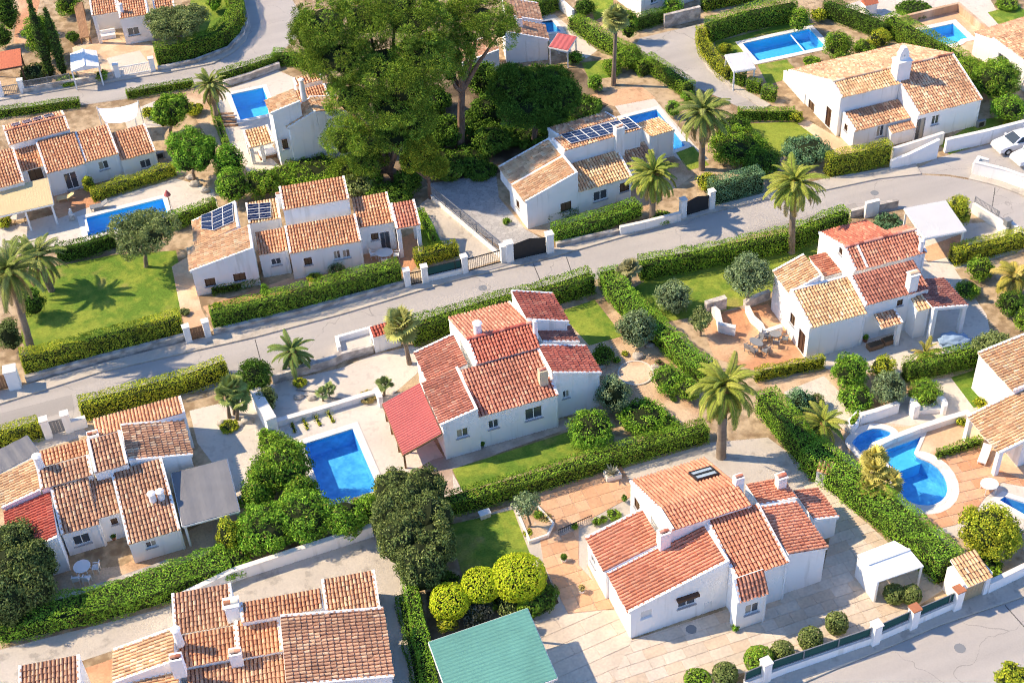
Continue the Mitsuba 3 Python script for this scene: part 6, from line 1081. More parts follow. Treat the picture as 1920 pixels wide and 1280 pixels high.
ball('topiary_ball', 'middle of the three bright yellow-green topiary balls', (*(-3.04,-25.03,1.69)[:2], 1.3, .95), 'bright', TG, z=1.35)
ball('topiary_ball', 'largest and rightmost of the three bright yellow-green topiary balls', (*(-0.52,-24.79,2.23)[:2], 1.72, 1.2), 'bright', TG, z=1.6)
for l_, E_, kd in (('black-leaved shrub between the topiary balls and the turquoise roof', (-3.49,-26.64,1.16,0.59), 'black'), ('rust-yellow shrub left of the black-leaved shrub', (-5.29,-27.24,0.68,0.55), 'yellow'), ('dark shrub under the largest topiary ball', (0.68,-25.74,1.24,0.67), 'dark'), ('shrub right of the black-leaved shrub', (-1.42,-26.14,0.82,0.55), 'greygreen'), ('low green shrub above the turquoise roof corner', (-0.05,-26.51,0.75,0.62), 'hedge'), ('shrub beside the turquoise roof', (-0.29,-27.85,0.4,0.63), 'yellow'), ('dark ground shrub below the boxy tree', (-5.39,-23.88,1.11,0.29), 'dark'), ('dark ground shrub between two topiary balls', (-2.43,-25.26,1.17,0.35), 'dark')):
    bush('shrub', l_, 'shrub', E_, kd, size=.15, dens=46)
RB = 'round clipped bushes behind the green screens'
for l_, E_ in (('largest round bush nearest the slab-paved yard', (19.25,-29.3,0.7,0.76)), ('round bush second from the right in the row along the green screens', (17.39,-30.38,0.76,0.76)), ('round bush in the middle of the row, behind another', (15.5,-31.14,0.72,0.66)), ('round bush left of the middle of the row', (13.93,-31.73,0.88,0.82)), ('round bush fourth along, near the bottom edge', (11.77,-32.38,0.78,0.52)), ('leftmost round bush, cut by the bottom edge', (10.06,-32.52,0.84,0.27)), ('left round bush below the white gabled canopy', (23.39,-27.24,0.68,0.62)), ('right round bush below the white gabled canopy', (24.44,-27.39,0.64,0.64))):
    ball('round_bush', l_, E_, 'greygreen' if E_[2] < .8 else 'hedge', RB, stem=False)
rt = [('big yellow-green rounded tree at the right edge below the keyhole pool', (30.39,-23.47,2.18,1.64), 'yellow'), ('leafy bush beside the tile-roofed gate', (29.78,-25.14,1.2,0.29), 'hedge')]
for l_, E_, kd in rt: bush('bush', l_, 'bush', E_, kd, size=.15, dens=60, puff=.5)
# garden right of the red-roofed villa
gd = [('round grey-green bush on the lawn by the long hedge', (12.93,2.57,1.48,1.33), 'grey'), ('silvery tree at the edge of the broad leafy hedge', (9.57,-1.22,1.57,1.57), 'grey'), ('large rounded bush at the corner of the red-roofed villa', (7.18,-8.16,1.34,1.48), 'grey'), ('large leafy bush at the right end of the small lawn', (5.23,-11.78,1.73,1.52), 'lush'), ('glossy bush above the flat-topped hedge', (9.18,-9.79,1.93,0.54), 'lush'), ('low bright bush below the big date palm', (10.66,-10.43,1.15,0.32), 'lush'), ('bright green bush beside the round paved circle', (11.56,-6.25,1.43,0.77), 'lush'), ('dark shrub left of the round paved circle', (6.86,-2.98,0.89,0.74), 'dark'), ('green shrub in the shade of the big date palm', (12.77,-7.58,0.95,0.95), 'hedge')]
for l_, E_, kd in gd: bush('bush', l_, 'bush', E_, kd, size=.14, dens=52)
for l_, E_, kd in (('small ball of green on the gravel ring', (7.94,-3.23,0.32,0.25), 'lush'), ('second small ball on the gravel ring', (8.63,-2.41,0.28,0.1), 'yellow'), ('reddish little shrub by the round circle', (11.1,-3.81,0.36,0.29), 'pink'), ('tiny dark shrub on the sandy path', (11.7,-7.78,0.23,0.16), 'dark')):
    bush('small_shrub', l_, 'shrub', E_, kd, size=.1, dens=90)
# gardens on the right
rg = [('leafy shrub below the white wall of the villa with the open garage', (24.8,-7.32,1.43,1.43), 'lush'), ('shrub right of it with long leaves', (27.41,-6.69,1.03,1.03), 'yellow'), ('grey-green shrub above the round-ended pool', (27.28,-9.24,1.29,1.29), 'grey'), ('bright shrub at the curved retaining wall', (24.81,-9.56,1.36,0.81), 'lush'), ('blue-grey shrub beside the sandy path', (20.69,-9.61,1.01,1.01), 'bluegreen'), ('pink-flowering shrub beside the sandy path', (21.94,-9.34,0.62,0.62), 'blossom'), ('rounded shrub behind the curved seat', (29.87,-9.54,1.24,0.95), 'hedge'), ('small lime shrub at the roof of the porch house', (33.74,-10.35,0.46,0.39), 'yellow'), ('shrub with dry leaves on the right-hand lawn', (35.13,-7.93,0.71,0.97), 'blossom'), ('spiky shrub right of the lawn patch', (35.21,-9.19,0.62,0.62), 'hedge'), ('creeper on the porch pillar', (31.92,-12.09,0.38,0.31), 'yellow'),
 ('large round shrub at the corner of the grey carport', (37.87,11.15,1.16,1.47), 'yellow'), ('low shrub between the carport and the villa', (32.25,11.69,1.25,0.33), 'bluegreen'), ('shrub under the hedge right of the garage', (36.31,2.11,1.01,0.47), 'hedge'), ('dark shrub below the yellow palms', (38.82,-0.46,1.08,1.08), 'dark'), ('spiky shrub at the hedge right of the garage', (37.77,4.09,1.11,0.95), 'hedge'), ('small shrub at the right edge below the yellow palms', (39.47,-2.39,0.9,1.04), 'hedge'),
 ('big blue-green rounded shrub left of the orange-tinged hedge', (27.27,21.8,2.28,1.06), 'bluegreen'), ('wide dark bush behind the ivy hedge', (21.41,23.04,2.88,1.19), 'hedge'), ('dark bush right of the tall date palm', (22.96,20.78,1.89,0.88), 'dark'), ('bush in the gap left of the ivy hedge', (17.97,18.95,1.12,0.52), 'yellow'), ('dark bush behind the wide one', (21.34,26.49,1.95,0.91), 'dark'),
 ('ball-shaped bush at the end of the thin lawn hedge', (27.6,27.9,0.59,0.67), 'yellow'), ('rounded tree behind the big top right villa, near the pool', (33.62,38.52,1.52,1.52), 'hedge'), ('lime bush between the pools at the top right', (38.03,40.18,1.16,1.06), 'yellow'), ('dark bush above the villa ridge', (36.56,39.91,1.15,0.45), 'hedge'), ('large leafy tree right of the big top right villa', (46.4,29.75,2.31,2.13), 'hedge'), ('rounded tree below it beside the boundary wall', (46.55,26.15,1.66,1.29), 'lush'), ('bushy tree between the villa and the scalloped pool', (45.3,33.73,1.63,1.02), 'hedge'), ('bush at the end of the tall pool hedge', (30.94,44.13,0.97,1.5), 'hedge'), ('yellow shrub beside the tall pool hedge', (33.33,46.27,0.92,0.72), 'yellow'), ('yellow shrub on the boundary wall above the parked car', (46.65,25.04,0.77,0.23), 'yellow'), ('small yellow shrub above the grey shelter', (23.14,41.31,0.69,0.48), 'yellow'), ('low shrub below the pool with the white line', (31.05,38.13,0.93,0.27), 'hedge')]
for l_, E_, kd in rg: bush('bush', l_, 'bush', E_, kd, size=.14, dens=50)
tp = [('round shrub beside the tall thin palm', (9.57,35.62,0.77,0.86), 'lush'), ('bush right of the tall thin palm', (13.25,39.35,1.57,1.17), 'hedge'), ('bush at the foot of the dead-end lane', (13.76,44.37,0.87,1.88), 'hedge'), ('bush at the top edge beside the white cut-off house', (18.76,48.91,1.1,1.1), 'lush'), ('bush at the top edge left of the tall thin palm', (9.65,50.24,1.22,1.01), 'dark'), ('shrub by the small top lawn', (8.0,40.84,0.84,0.64), 'lush'), ('shrub beside the pergola path', (11.62,38.74,1.15,0.73), 'hedge'), ('low bush near the left date palm hedge', (18.19,32.93,0.71,0.51), 'lush'), ('bush left of the date palm pair', (16.42,30.27,0.7,0.87), 'lush'), ('bush under the left-hand date palm', (13.44,14.39,1.0,0.3), 'hedge'), ('spreading bush in the top right corner', (52.85,46.62,1.3,0.35), 'hedge'), ('long low dark shrub on the pale yard', (43.37,46.94,1.95,0.23), 'dark'), ('bush at the left edge under the leaning palm', (-39.47,2.38,0.93,1.87), 'greygreen'), ('dark bush behind the leaning palm', (-38.68,6.66,1.04,1.48), 'dark'), ('flowering bush in front of the long villa', (-14.14,9.66,0.79,0.53), 'blossom'), ('dark bush beside the flowering one', (-14.65,10.91,0.71,0.54), 'dark'), ('low bush right of the dark one', (-16.03,9.34,0.66,0.18), 'yellow'), ('upright light green shrub in the long villa garden', (-19.91,7.31,0.43,0.72), 'lush'), ('yellow flowering shrub at the left edge awning', (-44.04,19.41,0.65,0.47), 'yellow')]
for l_, E_, kd in tp: bush('bush', l_, 'bush', E_, kd, size=.14, dens=50)

# ================================================================ PALMS
palm('tall palm leaning at the left edge, with the longest bare trunk on the left', (-37.53,1.82,8.56), (-37.97,1.82), 3.3, 58, 'green', .15, pairs=46, ll=.5, tr=.25)
palm('palm behind the leaning one, at the edge of the lawn', (-38.35,9.99,3.6), (-38.1,9.99), 2.7, 52, 'green', .1, pairs=42, ll=.45)
palm('small palm beside the side street, left of the upper pool', (-26.94,34.61,3.92), (-26.96,34.61), 2.0, 46, 'green', .1, tr=.2, ll=.38)
palm('tall date palm left of the ivy-hedged lawn', (17.77,21.46,5.96), (17.92,21.46), 2.9, 66, 'green', .25, pairs=46, ll=.5)
palm('date palm by the white street wall near the black gate', (12.73,14.54,4.67), (12.64,14.54), 2.6, 72, 'fresh', .4, pairs=44, ll=.46)
palm('tallest date palm, standing by the street near the bend', (23.27,8.83,7.0), (23.59,8.83), 2.75, 76, 'fresh', .45, pairs=44, ll=.46)
palm('young arching palm by the rough street wall', (-16.85,-1.74,1.87), (-17.12,-1.74), 2.15, 30, 'deep', .45, tr=.22, pairs=44, ll=.36, skirt=False)
palm('big drooping date palm at the corner of the flat-topped hedge', (14.23,-13.73,6.73), (14.34,-13.73), 2.75, 92, 'fresh', .85, pairs=44, ll=.48, tr=.3)
palm('young palm beside the round-ended pool', (21.7,-12.48,1.38), (21.95,-12.48), 2.1, 34, 'fresh', .1, tr=.2, pairs=34, ll=.45, skirt=False)
palm('short yellow cycad in the beds below the right-hand patio', (31.12,-4.91,0.44), (31.19,-4.91), 1.5, 24, 'gold', .1, tr=.15, pairs=24, ll=.32, skirt=False)
palm('yellowish palm at the right edge', (39.71,1.82,1.76), (39.91,1.82), 1.8, 34, 'gold', .3, tr=.2)
fan_palm('tall thin fan palm with a shaggy skirt beside the dead-end lane', [((11.66,36.44,7.06), (11.4,36.44))], .75, .8, 44, (.32, .34, .11), skirt=True, tr=.2)
fan_palm('fan palm behind the red-roofed villa, beside the tiled wall', [((-8.26,-1.85,3.86), (-8.02,-1.85))], .8, .85, 40, (.36, .37, .11), skirt=True, tr=.17)
fan_palm('multi-stemmed fan palm on the yard left of the thick white wall', [((-21.31,-6.52,2.21), (-21.51,-6.52)), ((-20.48,-6.79,1.84), (-20.92,-6.8)), ((-20.8,-6.32,2.74), (-21.14,-6.21))], .6, .6, 20, (.26, .32, .09), tr=.13)
fan_palm('shaggy low fan palm at the corner of two hedges', [((9.9,5.6,1.94), (9.79,5.6)), ((9.36,5.77,1.29), (9.46,5.77))], .5, .5, 26, (.36, .34, .16), tr=.14)
fan_palm('golden many-stemmed fan palm beside the keyhole pool', [((24.0,-18.21,2.29), (24.24,-18.35)), ((24.79,-18.89,1.89), (24.91,-18.65)), ((23.47,-19.07,1.41), (23.84,-18.8)), ((24.37,-19.59,1.09), (24.56,-19.35)), ((24.18,-17.3,2.53), (24.28,-17.85))], .62, .55, 22, (.48, .43, .11), tr=.13)
fan_palm('short fan palm on the white stump beside the red awning', [((-9.72,-5.25,1.09), (-9.92,-5.26))], .45, .4, 18, (.2, .26, .09), tr=.1)
fan_palm('left of two tiny fan palms on the forecourt', [((-14.49,-5.42,0.78), (-14.52,-5.42))], .35, .3, 12, (.26, .33, .11), tr=.07)
fan_palm('right of two tiny fan palms on the forecourt', [((-14.02,-5.06,0.83), (-14.05,-5.06))], .35, .3, 12, (.26, .33, .11), tr=.07)

# ================================================================ SMALL THINGS
agave('agave', 'grey agave in the square planter beside the salmon-roofed villa', *(6.44,-15.22), .8, 26, (.38, .38, .28), .45)
def planter_box(label, pts, h):
    k = thing('planter_box', label, 'planter'); P = Polygon(pts); part(k, 'kerb', ply(prism(P.difference(P.buffer(-.14, join_style=2)), 0, h), 'deck_white')); part(k, 'soil', ply(flat(P.buffer(-.12), h - .06), 'gravel'))
planter_box('white square planter holding the grey agave', [(6.03,-15.54),(7.12,-15.23),(6.84,-14.59),(5.83,-14.86)], .45)
planter_box('large white-edged gravel bed with the silvery olive', [(-0.54,-17.39),(0.78,-16.96),(2.12,-19.17),(1.62,-20.23),(0.29,-20.68)], .3)
for l_, E_, kd in (('dry spiky plant on the white-edged gravel bed', (1.5,-18.64,0.51,0.18), 'dry'), ('green tuft on the white-edged gravel bed', (1.01,-18.36,0.36,0.29), 'hedge'), ('yellow tuft at the corner of the gravel bed', (0.26,-19.83,0.36,0.12), 'yellow'), ('dark clipped shrub by the corner of the salmon roof', (4.96,-19.34,0.32,0.32), 'hedge'), ('clipped shrub next to the little iron railing', (5.45,-19.11,0.29,0.29), 'hedge'), ('long clipped shrub against the salmon-roofed villa', (6.18,-18.72,0.54,0.15), 'hedge'), ('single small shrub on the pink path strip', (3.45,-19.51,0.22,0.22), 'hedge'), ('bush beside the white kerb left of the villa door', (7.08,-17.49,0.18,0.41), 'dark'), ('small green plant on the slab-paved yard', (12.94,-28.79,0.27,0.27), 'lush'), ('small shrub at the wall of the villa by the cobbled drive', (0.19,15.27,0.36,0.28), 'hedge'), ('low yellow-flowering plant near the street wall', (-16.41,-3.42,0.56,0.17), 'yellow'), ('dry yellow plant at the foot of the multi-stemmed fan palm', (-21.36,-7.69,0.78,0.15), 'yellow'), ('dry plant by the low forecourt wall', (-11.11,-5.45,0.8,0.13), 'dry'), ('pink flowering plant by the long villa hedge', (-15.97,8.3,0.26,0.18), 'pink'), ('yellow plant left of the long villa corner', (-23.79,6.43,0.39,0.21), 'yellow'), ('yellow plant by the wooden gate', (-26.45,5.83,0.43,0.26), 'olive')):
    bush('small_plant', l_, 'plant', E_, kd, size=.11, dens=90)
rocks('boulder', ('pale boulder at the tiny fan palms on the forecourt', 'pale boulder beside the thin poles on the forecourt', 'pale boulder at the bush end of the forecourt'), [(-15.38,-5.11),(-16.41,-4.84),(-19.72,-4.13)], .35, 'boulders on the forecourt')
rocks('boulder', ('white boulder nearest the terrace on the silvery olive bed', 'white boulder at the back of the silvery olive bed', 'white boulder beside the silvery olive stem'), [(0.85,-19.07),(1.23,-18.76),(0.69,-18.57)], .3, 'boulders on the gravel bed')
rocks('boulder', ('rounded grey boulder under the tree above the yellow-topped hedge', 'grey boulder at the yellow-topped hedge end', 'grey boulder nearest the ivy bush, by the pool terrace', 'lowest grey boulder at the end of the long pool terrace'), [(-27.86,23.95),(-28.34,25.09),(-26.76,22.84),(-26.13,21.55)], .5, 'boulders by the pool terrace')
rocks('boulder', ('rough stone left of the multi-stemmed fan palm', 'rough stone right of the multi-stemmed fan palm', 'rough stone below the multi-stemmed fan palm', 'rough stone near the thick white wall'), [(-22.03,-7.21),(-20.61,-7.5),(-21.29,-7.83),(-20.05,-7.1)], .4, 'stones round the fan palms')
rocks('boulder', ('rock above the round paved circle', 'rock under the silvery tree', 'rock right of the silvery tree', 'rock beside the broad leafy hedge', 'rock behind the red-roofed villa by the lawn patch', 'rock in the shade of the red-roofed villa', 'rock at the back corner of the red-roofed villa'), [(9.54,-2.76),(10.12,-1.27),(10.7,-1.64),(10.83,-4.09),(7.59,-1.65),(6.58,-3.7),(6.13,-4.25)], .4, 'rocks in the sandy garden')
k_ = thing('paved_circle', 'round sandy paved circle edged in pale stone', 'paving'); c_ = np.array((9.23,-4.54)); part(k_, 'disc', ply(prism(Point(*c_).buffer(1.25), 0, .05), 'terra_pale')); part(k_, 'edging', ply(prism(Point(*c_).buffer(1.38).difference(Point(*c_).buffer(1.25)), 0, .1), 'deck'))
# chairs and tables
def table(label, c, rx, ry, yaw, m, h=.74, chairs=(), cm='grey_metal', grp=None):
    k = thing('garden_table', label, 'table'); a = np.arange(24) * np.pi / 12; y = math.radians(yaw); R2 = np.array([[math.cos(y), -math.sin(y)], [math.sin(y), math.cos(y)]])
    P = Polygon((np.stack([rx * np.cos(a), ry * np.sin(a)], 1) @ R2.T) + np.array(c)); part(k, 'top', ply(prism(P, h - .04, h), m))
    for sx in (-1, 1):
        for sy in (-1, 1): p = np.array(c) + R2 @ np.array([sx * rx * .62, sy * ry * .62]); part(k, 'leg', ply(mesh(cyl(p, .03, 0, h - .04, 8)), cm))
    for i, (dx, dy, fa, lb) in enumerate(chairs): chair(lb, np.array(c) + R2 @ np.array([dx, dy]), yaw + fa, cm, grp)
def chair(label, c, yaw, m, grp=None):
    k = thing('garden_chair', label, 'chair', grp); y = math.radians(yaw); R2 = np.array([[math.cos(y), -math.sin(y)], [math.sin(y), math.cos(y)]]); at = lambda u, v, z: (*(np.array(c) + R2 @ np.array([u, v])), z)
    part(k, 'seat', ply(mesh(hull([at(u, v, z) for u in (-.24, .24) for v in (-.24, .24) for z in (.42, .46)])), m)); part(k, 'backrest', ply(mesh(hull([at(u, v + (z - .46) * .15, z) for u in (-.24, .24) for v in (.21, .25) for z in (.47, .9)])), m))
    for u in (-.21, .21):
        for v in (-.21, .21): part(k, 'leg', ply(mesh(beam(at(u, v, 0), at(u, v, .42), .04)), m))
        part(k, 'armrest', ply(mesh(beam(at(u * 1.12, -.2, .64), at(u * 1.12, .22, .64), .05)), m))
CG = 'grey chairs round the terrace tables'
table('grey oval table on the terracotta terrace, left of the two', (18.69,-2.64), .62, .36, -48, 'grey_metal', chairs=[(-.25, -.62, 180, 'grey chair at the far left side of the left terrace table'), (.3, -.62, 180, 'grey chair at the near left side of the left terrace table'), (-.2, .62, 0, 'grey chair on the wall side of the left terrace table'), (.95, 0, -90, 'grey chair at the hedge end of the left terrace table')], grp='grey chairs at the left terrace table')
table('grey round table on the terracotta terrace, right of the two', (20.31,-1.86), .46, .38, -20, 'grey_metal', chairs=[(-.75, 0, 90, 'grey chair left of the right terrace table'), (.75, 0, -90, 'grey chair right of the right terrace table'), (.2, -.7, 180, 'grey chair on the near side of the right terrace table')], grp='grey chairs at the right terrace table')
table('white round table on the sandy patio of the rambling villa', (-29.83,-20.75), .58, .58, 0, 'white_paint', chairs=[(-.3, -.85, 190, 'white chair on the near left of the round patio table'), (.85, .1, -90, 'white chair right of the round patio table'), (.4, -.85, 170, 'white chair on the near right of the round patio table')], cm='white_paint', grp='white chairs at the round patio table')
table('white round table in the porch yard of the long villa', (-10.24,11.4), .75, .6, 0, 'pale_sheet', chairs=[(-.95, .2, 90, 'white chair left of the table by the long villa porch'), (1.0, 0, -90, 'white chair right of the table by the long villa porch'), (0, -.85, 180, 'white chair on the near side of the table by the long villa porch')], cm='white_paint', grp='white chairs at the porch table')
table('white oval table on the terracotta terrace by the keyhole pool', (31.99,-18.51), .62, .55, 10, 'white_paint', cm='white_paint')
table('round white stone table top on the white roof-side wall of the rambling villa', (-24.97,-11.8), .42, .42, 0, 'white_paint', .95, cm='white_paint')
table('pale table under the cream awning', (-42.8,19.88), .7, .45, 12, 'pale_sheet', chairs=[(-1.0, 0, 90, 'red-cushioned chair under the cream awning')], cm='wood')
def lounger(label, c, yaw, m='white_paint', grp=None):
    k = thing('sun_lounger', label, 'sun lounger', grp); y = math.radians(yaw); R2 = np.array([[math.cos(y), -math.sin(y)], [math.sin(y), math.cos(y)]]); at = lambda u, v, z: (*(np.array(c) + R2 @ np.array([u, v])), z)
    part(k, 'bed', ply(mesh(hull([at(u, v, z) for u in (-.65, .35) for v in (-.3, .3) for z in (.3, .38)])), m)); part(k, 'backrest', ply(mesh(hull([at(u, v, z) for v in (-.3, .3) for u, z in ((.36, .3), (.36, .38), (.95, .72), (.97, .66))])), m))
    for u in (-.55, .3): 
        for v in (-.25, .25): part(k, 'leg', ply(mesh(beam(at(u, v, 0), at(u, v, .3), .05)), m))
lounger('white sun lounger on terracotta beside the porch house', (32.49,-15.62), 60)
lounger('tan sun lounger below the orange-tiled villa', (-39.44,22.89), 10, 'cream_cloth')
lounger('grey lounger at the rim of the long pool', (-36.17,21.25), 15, 'grey_metal')
def statue(label, c, m='pale_sheet'):
    k = thing('garden_ornament', label, 'ornament'); x, y = c; part(k, 'pedestal', ply(mesh(cyl(c, .28, 0, .35, 10, .22)), 'rock')); part(k, 'figure', ply(cat([ellipsoid((x, y, .65), (.2, .2, .35), 2), ellipsoid((x + .05, y, 1.08), (.12, .12, .14), 2), ellipsoid((x + .22, y - .05, .6), (.18, .1, .1), 1)]), m, smooth=True))
statue('pale stone ornament at the left corner of the long pool', (-38.21,19.87))
def parasol(label, c, h, r, m):
    k = thing('parasol', label, 'parasol'); part(k, 'pole', ply(mesh(cyl(c, .035, 0, h, 8)), 'wood')); part(k, 'canopy', ply(mesh(cyl(c, r, h - .35, h - .3, 10, r) + cyl(c, r, h - .3, h + .15, 10, .05)), m)); part(k, 'base', ply(mesh(cyl(c, .3, 0, .1, 10)), 'grey_metal'))
parasol('closed red-brown parasol head at the end of the long pool', (-29.42,20.06), 2.2, .3, 'red_sheet')
def pot_plant(label, c, r=.3, kind='lush', m='pot', grp=None, z0=0.0):
    k = thing('potted_plant', label, 'potted plant', grp); x, y = c; part(k, 'pot', ply(mesh(cyl(c, r * .7, z0, z0 + r * 1.4, 12, r)), m, smooth=40)); part(k, 'soil', ply(mesh(cyl(c, r * .9, z0 + r * 1.38, z0 + r * 1.42, 12)), 'dark_soil')); crown(k, [(x, y, z0 + r * 2.2, r * 1.2, r * 1.1)], kind, puff=.12, dens=130, size=.1, name='leaves')
for l_, c_, kd, m_ in (('dark potted plant against the front wall of the red-roofed villa', (-2.64,-11.29), 'dark', 'grey_metal'), ('potted plant on the planter corner of the white curved wall', (42.04,18.49), 'yellow', 'pot'), ('potted plant by the front wall of the garage villa', (26.41,-2.51), 'hedge', 'pot'), ('second potted plant by the front wall of the garage villa', (27.14,-2.57), 'hedge', 'pot'), ('potted shrub by the turret of the garage villa', (31.09,-1.58), 'yellow', 'pot'), ('pot at the corner of the garage', (37.2,7.72), 'dry', 'pot'), ('white pot on the terracotta strip beside the salmon-roofed villa', (2.52,-22.35), 'dark', 'white_paint'), ('small white pot on the terracotta terrace', (3.53,-25.03), 'dry', 'white_paint'), ('dark bowl of reddish plants at the lower end of the deep blue pool', (-11.56,-16.12), 'pink', 'grey_metal'), ('pot beside the kitchen court of the rambling villa', (-28.29,-17.86), 'dark', 'pot')):
    pot_plant(l_, c_, .2, kd, m_)
for c_, l_ in zip([(27.69,-3.37),(28.96,-2.87)], ('left wooden planter crate along the wall of the garage villa', 'right wooden planter crate along the wall of the garage villa')): k_ = thing('planter_crate', l_, 'planter'); part(k_, 'crate', ply(mesh(obox(c_, 18, 1.22, .6, 0, .4)), 'wood')); part(k_, 'soil', ply(mesh(obox(c_, 18, 1.1, .48, .38, .42)), 'dark_soil'))
k_ = thing('covered_seat', 'garden seat under a crumpled blue-grey cover on the patio', 'covered furniture'); c_ = (33.79,-3.51); part(k_, 'cover', ply(ellipsoid((c_[0], c_[1], .25), (1.3, .75, .55), 3, .45, 91), 'blue_cloth', smooth=True)); part(k_, 'base', ply(mesh(obox(c_, 10, 1.9, .9, 0, .2)), 'grey_metal'))
k_ = thing('lamp_post', 'black lamp post at the front corner of the garage villa', 'lamp'); c_ = (22.9,-3.59); part(k_, 'post', ply(mesh(cyl(c_, .04, 0, 1.75, 8)), 'black_metal')); part(k_, 'lantern', ply(mesh(cyl(c_, .09, 1.75, 2.05, 6, .14)), 'glass')); part(k_, 'cap', ply(mesh(cyl(c_, .17, 2.05, 2.18, 6, .03)), 'black_metal'))
k_ = thing('pump_box', 'white stone block on the edge of the shaded lawn', 'garden box'); part(k_, 'body', ply(mesh(obox((-2.63,-17.95), 20, .75, .45, 0, .4)), 'deck')); part(k_, 'lid', ply(mesh(obox((-2.63,-17.95), 20, .82, .52, .4, .46)), 'white_paint'))
k_ = thing('mosaic_strip', 'pinkish low iron railing on the terracotta terrace', 'railing'); a_, b_ = ((2.36,-20.0),(4.7,-18.9)); part(k_, 'rail', ply(mesh(beam((*a_, .5), (*b_, .5), .05)), 'black_metal')); part(k_, 'bar', ply(cat([beam((*(np.array(a_) + (np.array(b_) - a_) * t), 0), (*(np.array(a_) + (np.array(b_) - a_) * t), .5), .03) for t in np.linspace(0, 1, 18)]), 'black_metal'), stuff=True); part(k_, 'strip', ply(mesh(beam((*a_, .03), (*b_, .03), .45, .06)), 'flag'))
k_ = thing('pool_steps', 'stack of long wooden steps beside the upper pool', 'steps')
for i_, (p_, q_) in enumerate([((-26.82,35.25),(-25.42,35.18)),((-26.76,34.68),(-25.26,34.6)),((-26.64,34.1),(-25.04,34.01)),((-26.52,33.44),(-24.83,33.43))]): part(k_, 'step', ply(mesh(beam((*p_, .3 - i_ * .07), (*q_, .3 - i_ * .07), .28, .08)), 'wood'))
line_box('pool_cover_roller', 'white roller along the near left end of the long pool', (-37.01,19.67), (-36.42,17.82), .2, -.05, .12, 'white_paint', 'pool roller')
for l_, c_ in (('black air-conditioning box in the passage by the orange-tiled villa', (-31.58,28.7)), ('grey air-conditioning box at the foot of the big top right villa', (44.01,25.4))):
    k_ = thing('air_conditioner', l_, 'air conditioner'); part(k_, 'case', ply(mesh(obox(c_, 18, .8, .32, .05, .7)), 'grey_metal')); part(k_, 'grille', ply(mesh(obox((c_[0] + .02, c_[1] - .18), 18, .5, .03, .15, .6)), 'black_metal'))
k_ = thing('daybed', 'white covered daybed under the porch of the two-storey house', 'daybed'); c_ = (-21.56,28.03); part(k_, 'mattress', ply(mesh(obox(c_, 18, 1.5, 1.0, .3, .5)), 'white_sheet')); part(k_, 'frame', ply(mesh(obox(c_, 18, 1.6, 1.1, 0, .3)), 'wood'))
k_ = thing('garden_sofa', 'white sofa in the porch of the top left house', 'sofa'); c_ = (-40.43,52.01); part(k_, 'seat', ply(mesh(obox(c_, 12, 1.6, .7, 0, .42)), 'white_sheet')); part(k_, 'backrest', ply(mesh(obox((c_[0], c_[1] + .3), 12, 1.6, .15, .42, .8)), 'white_sheet'))
k_ = thing('garden_oven', 'small white garden oven with an orange roof on the pale yard', 'oven'); c_ = (38.7,47.27); part(k_, 'body', ply(mesh(obox(c_, 15, 1.3, 1.0, 0, 1.2)), 'stucco')); part(k_, 'roof', ply(mesh(hull([_off(c_, 15, s * .75, z, t * .6) for s in (-1, 1) for t, z in ((-1, 1.2), (1, 1.2), (0, 1.6))])), 'orange_sheet'))
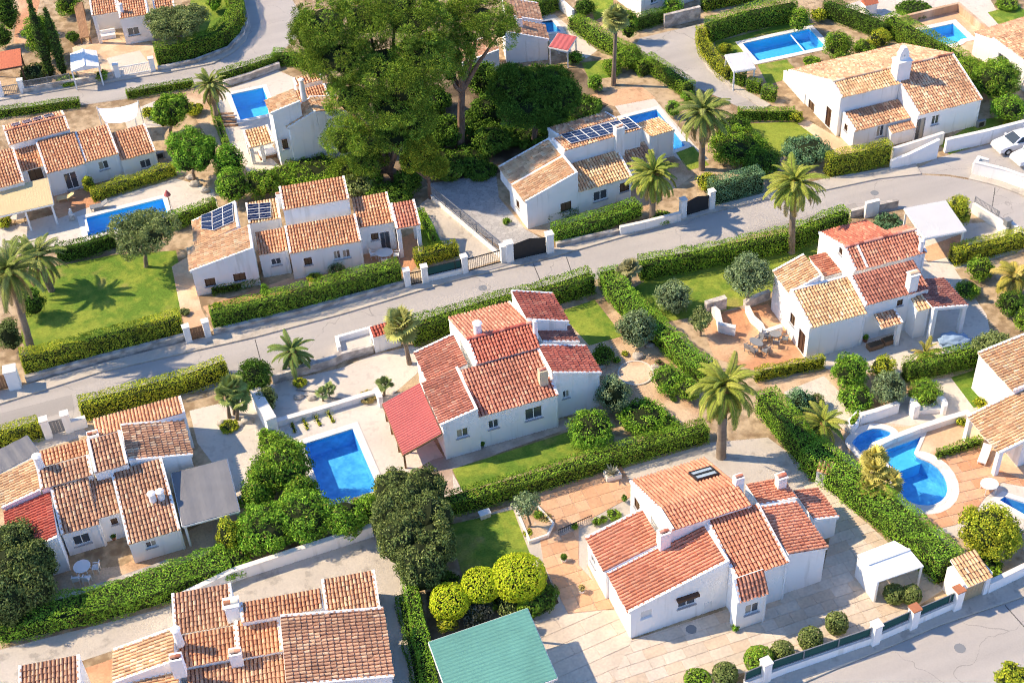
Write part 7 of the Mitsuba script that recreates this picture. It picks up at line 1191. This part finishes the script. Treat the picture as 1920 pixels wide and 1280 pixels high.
# parked cars
def car(label, front, rear, m='car_white'):
    """Small hatchback: f, r = ground points under the middle of the bumpers."""
    k = thing('parked_car', label, 'car', None); f, r = np.array(front), np.array(rear); d = (f - r) / np.linalg.norm(f - r); n = np.array([-d[1], d[0]]); L = 4.1
    at = lambda x, y, z: np.array([*(r + d * x + n * y), z])
    prof = [(.0, .35), (.02, .85), (.15, 1.0), (2.75, .98), (3.85, .80), (4.08, .62), (4.1, .35)]
    V = [at(x, y * .84 * (1 - .06 * (x > 3.8)), z) for x, z in prof for y in (-1, 1)]; body = hull(V)
    for x in (.78, 3.28):
        body = body - hull([at(x + .36 * math.cos(a), y, .32 + .36 * math.sin(a)) for a in np.arange(16) * math.pi / 8 for y in (-1, 1)]) + hull([at(x + .37 * math.cos(a), y, .32 + .37 * math.sin(a)) for a in np.arange(16) * math.pi / 8 for y in (-.6, .6)])
    part(k, 'body', ply(mesh(body), m, smooth=25))
    cab = hull([at(x, y * w, z) for x, w, z in ((.12, .80, .97), (.42, .62, 1.46), (2.0, .62, 1.48), (2.95, .78, .96)) for y in (-1, 1)]); part(k, 'cabin', ply(mesh(cab), m, smooth=25))
    gl_ = lambda P: ply(mesh(hull([p + o for p in P for o in (np.zeros(3), np.array([0, 0, .0]) + (at(0, 0, 0) - at(0, 0, 0)))] + [p * .98 + np.mean(P, 0) * .02 - np.array([0, 0, .04]) for p in P])), 'glass')
    part(k, 'windscreen', gl_([at(2.14, -.56, 1.45), at(2.14, .56, 1.45), at(2.88, .70, 1.03), at(2.88, -.70, 1.03)] )); part(k, 'rear_window', gl_([at(.38, -.55, 1.44), at(.38, .55, 1.44), at(.14, .7, 1.05), at(.14, -.7, 1.05)]))
    for s in (-1, 1):
        P = [at(.55, s * .645, 1.40), at(1.95, s * .645, 1.42), at(2.6, s * .775, 1.04), at(.3, s * .79, 1.04)]; q = n * s * .02; part(k, 'side_window', ply(mesh(hull([p + np.array([*(q * o), 0]) for p in P for o in (-1, 1)])), 'glass'))
        part(k, 'headlight', ply(mesh(hull([at(x, s * y, z) for x, z in ((3.98, .66), (4.09, .62), (3.98, .76), (4.05, .72)) for y in (.5, .76)])), 'pale_sheet')); part(k, 'mirror', ply(mesh(hull([at(x, s * y, z) for x in (2.5, 2.68) for y in (.82, 1.0) for z in (.98, 1.1)])), m))
        for x in (.78, 3.28):
            w = part(k, 'wheel', ply(mesh(hull([at(x + .31 * math.cos(a), s * y, .31 + .31 * math.sin(a)) for a in np.arange(20) * math.pi / 10 for y in (.64, .83)])), 'rubber', smooth=40)); part(w, 'rim', ply(mesh(hull([at(x + .19 * math.cos(a), s * y, .31 + .19 * math.sin(a)) for a in np.arange(16) * math.pi / 8 for y in (.8, .845)])), 'pale_sheet'))
car('white hatchback parked on the upper driveway at the right edge', (43.95,21.18), (48.04,22.34))
car('second white car beyond the curved driveway wall, cut by the right edge', (45.03,19.06), (49.08,20.36))
tiled_wall('white garden wall with a little orange tiled top, beside the sloping hedge', (20.41,-16.92), (21.36,-17.36), 1.5, .5, 'orange')
single('drain_cover', 'round drain cover on the shaded slab yard', 'drain cover', ply(mesh(cyl((10.21,-28.55), .35, .03, .055, 16)), 'grey_metal'))
for l_, a_, b_ in (('long thin pole lying on the forecourt, upper of two', (-16.67,-4.06), (-14.9,-4.45)), ('long thin pole lying on the forecourt, lower of two', (-16.43,-4.67), (-12.74,-5.47))): single('pole', l_, 'pole', ply(mesh(beam((*a_, .08), (*b_, .08), .1)), 'grey_metal'))

for l_, c_ in (('manhole cover in the street below the screened fence', (-2.12,6.78)), ('manhole cover in the street before the stepped white wall', (32.24,16.34)), ('manhole cover in the bottom right street', (26.58,-31.24))):
    single('manhole_cover', l_, 'manhole cover', ply(mesh(cyl(c_, .36, .0, .012, 20)), 'grey_metal'))
for p_, q_ in [((-20.38,2.19),(-19.36,-1.71)),((2.18,9.5),(2.93,5.74)),((4.98,10.15),(5.5,6.37)),((42.63,16.02),(41.18,12.3)),((30.29,-28.18),(31.07,-30.16))]: struct('road_joint', ply(mesh(beam((*p_, .004), (*q_, .004), .07, .012)), 'tar'))
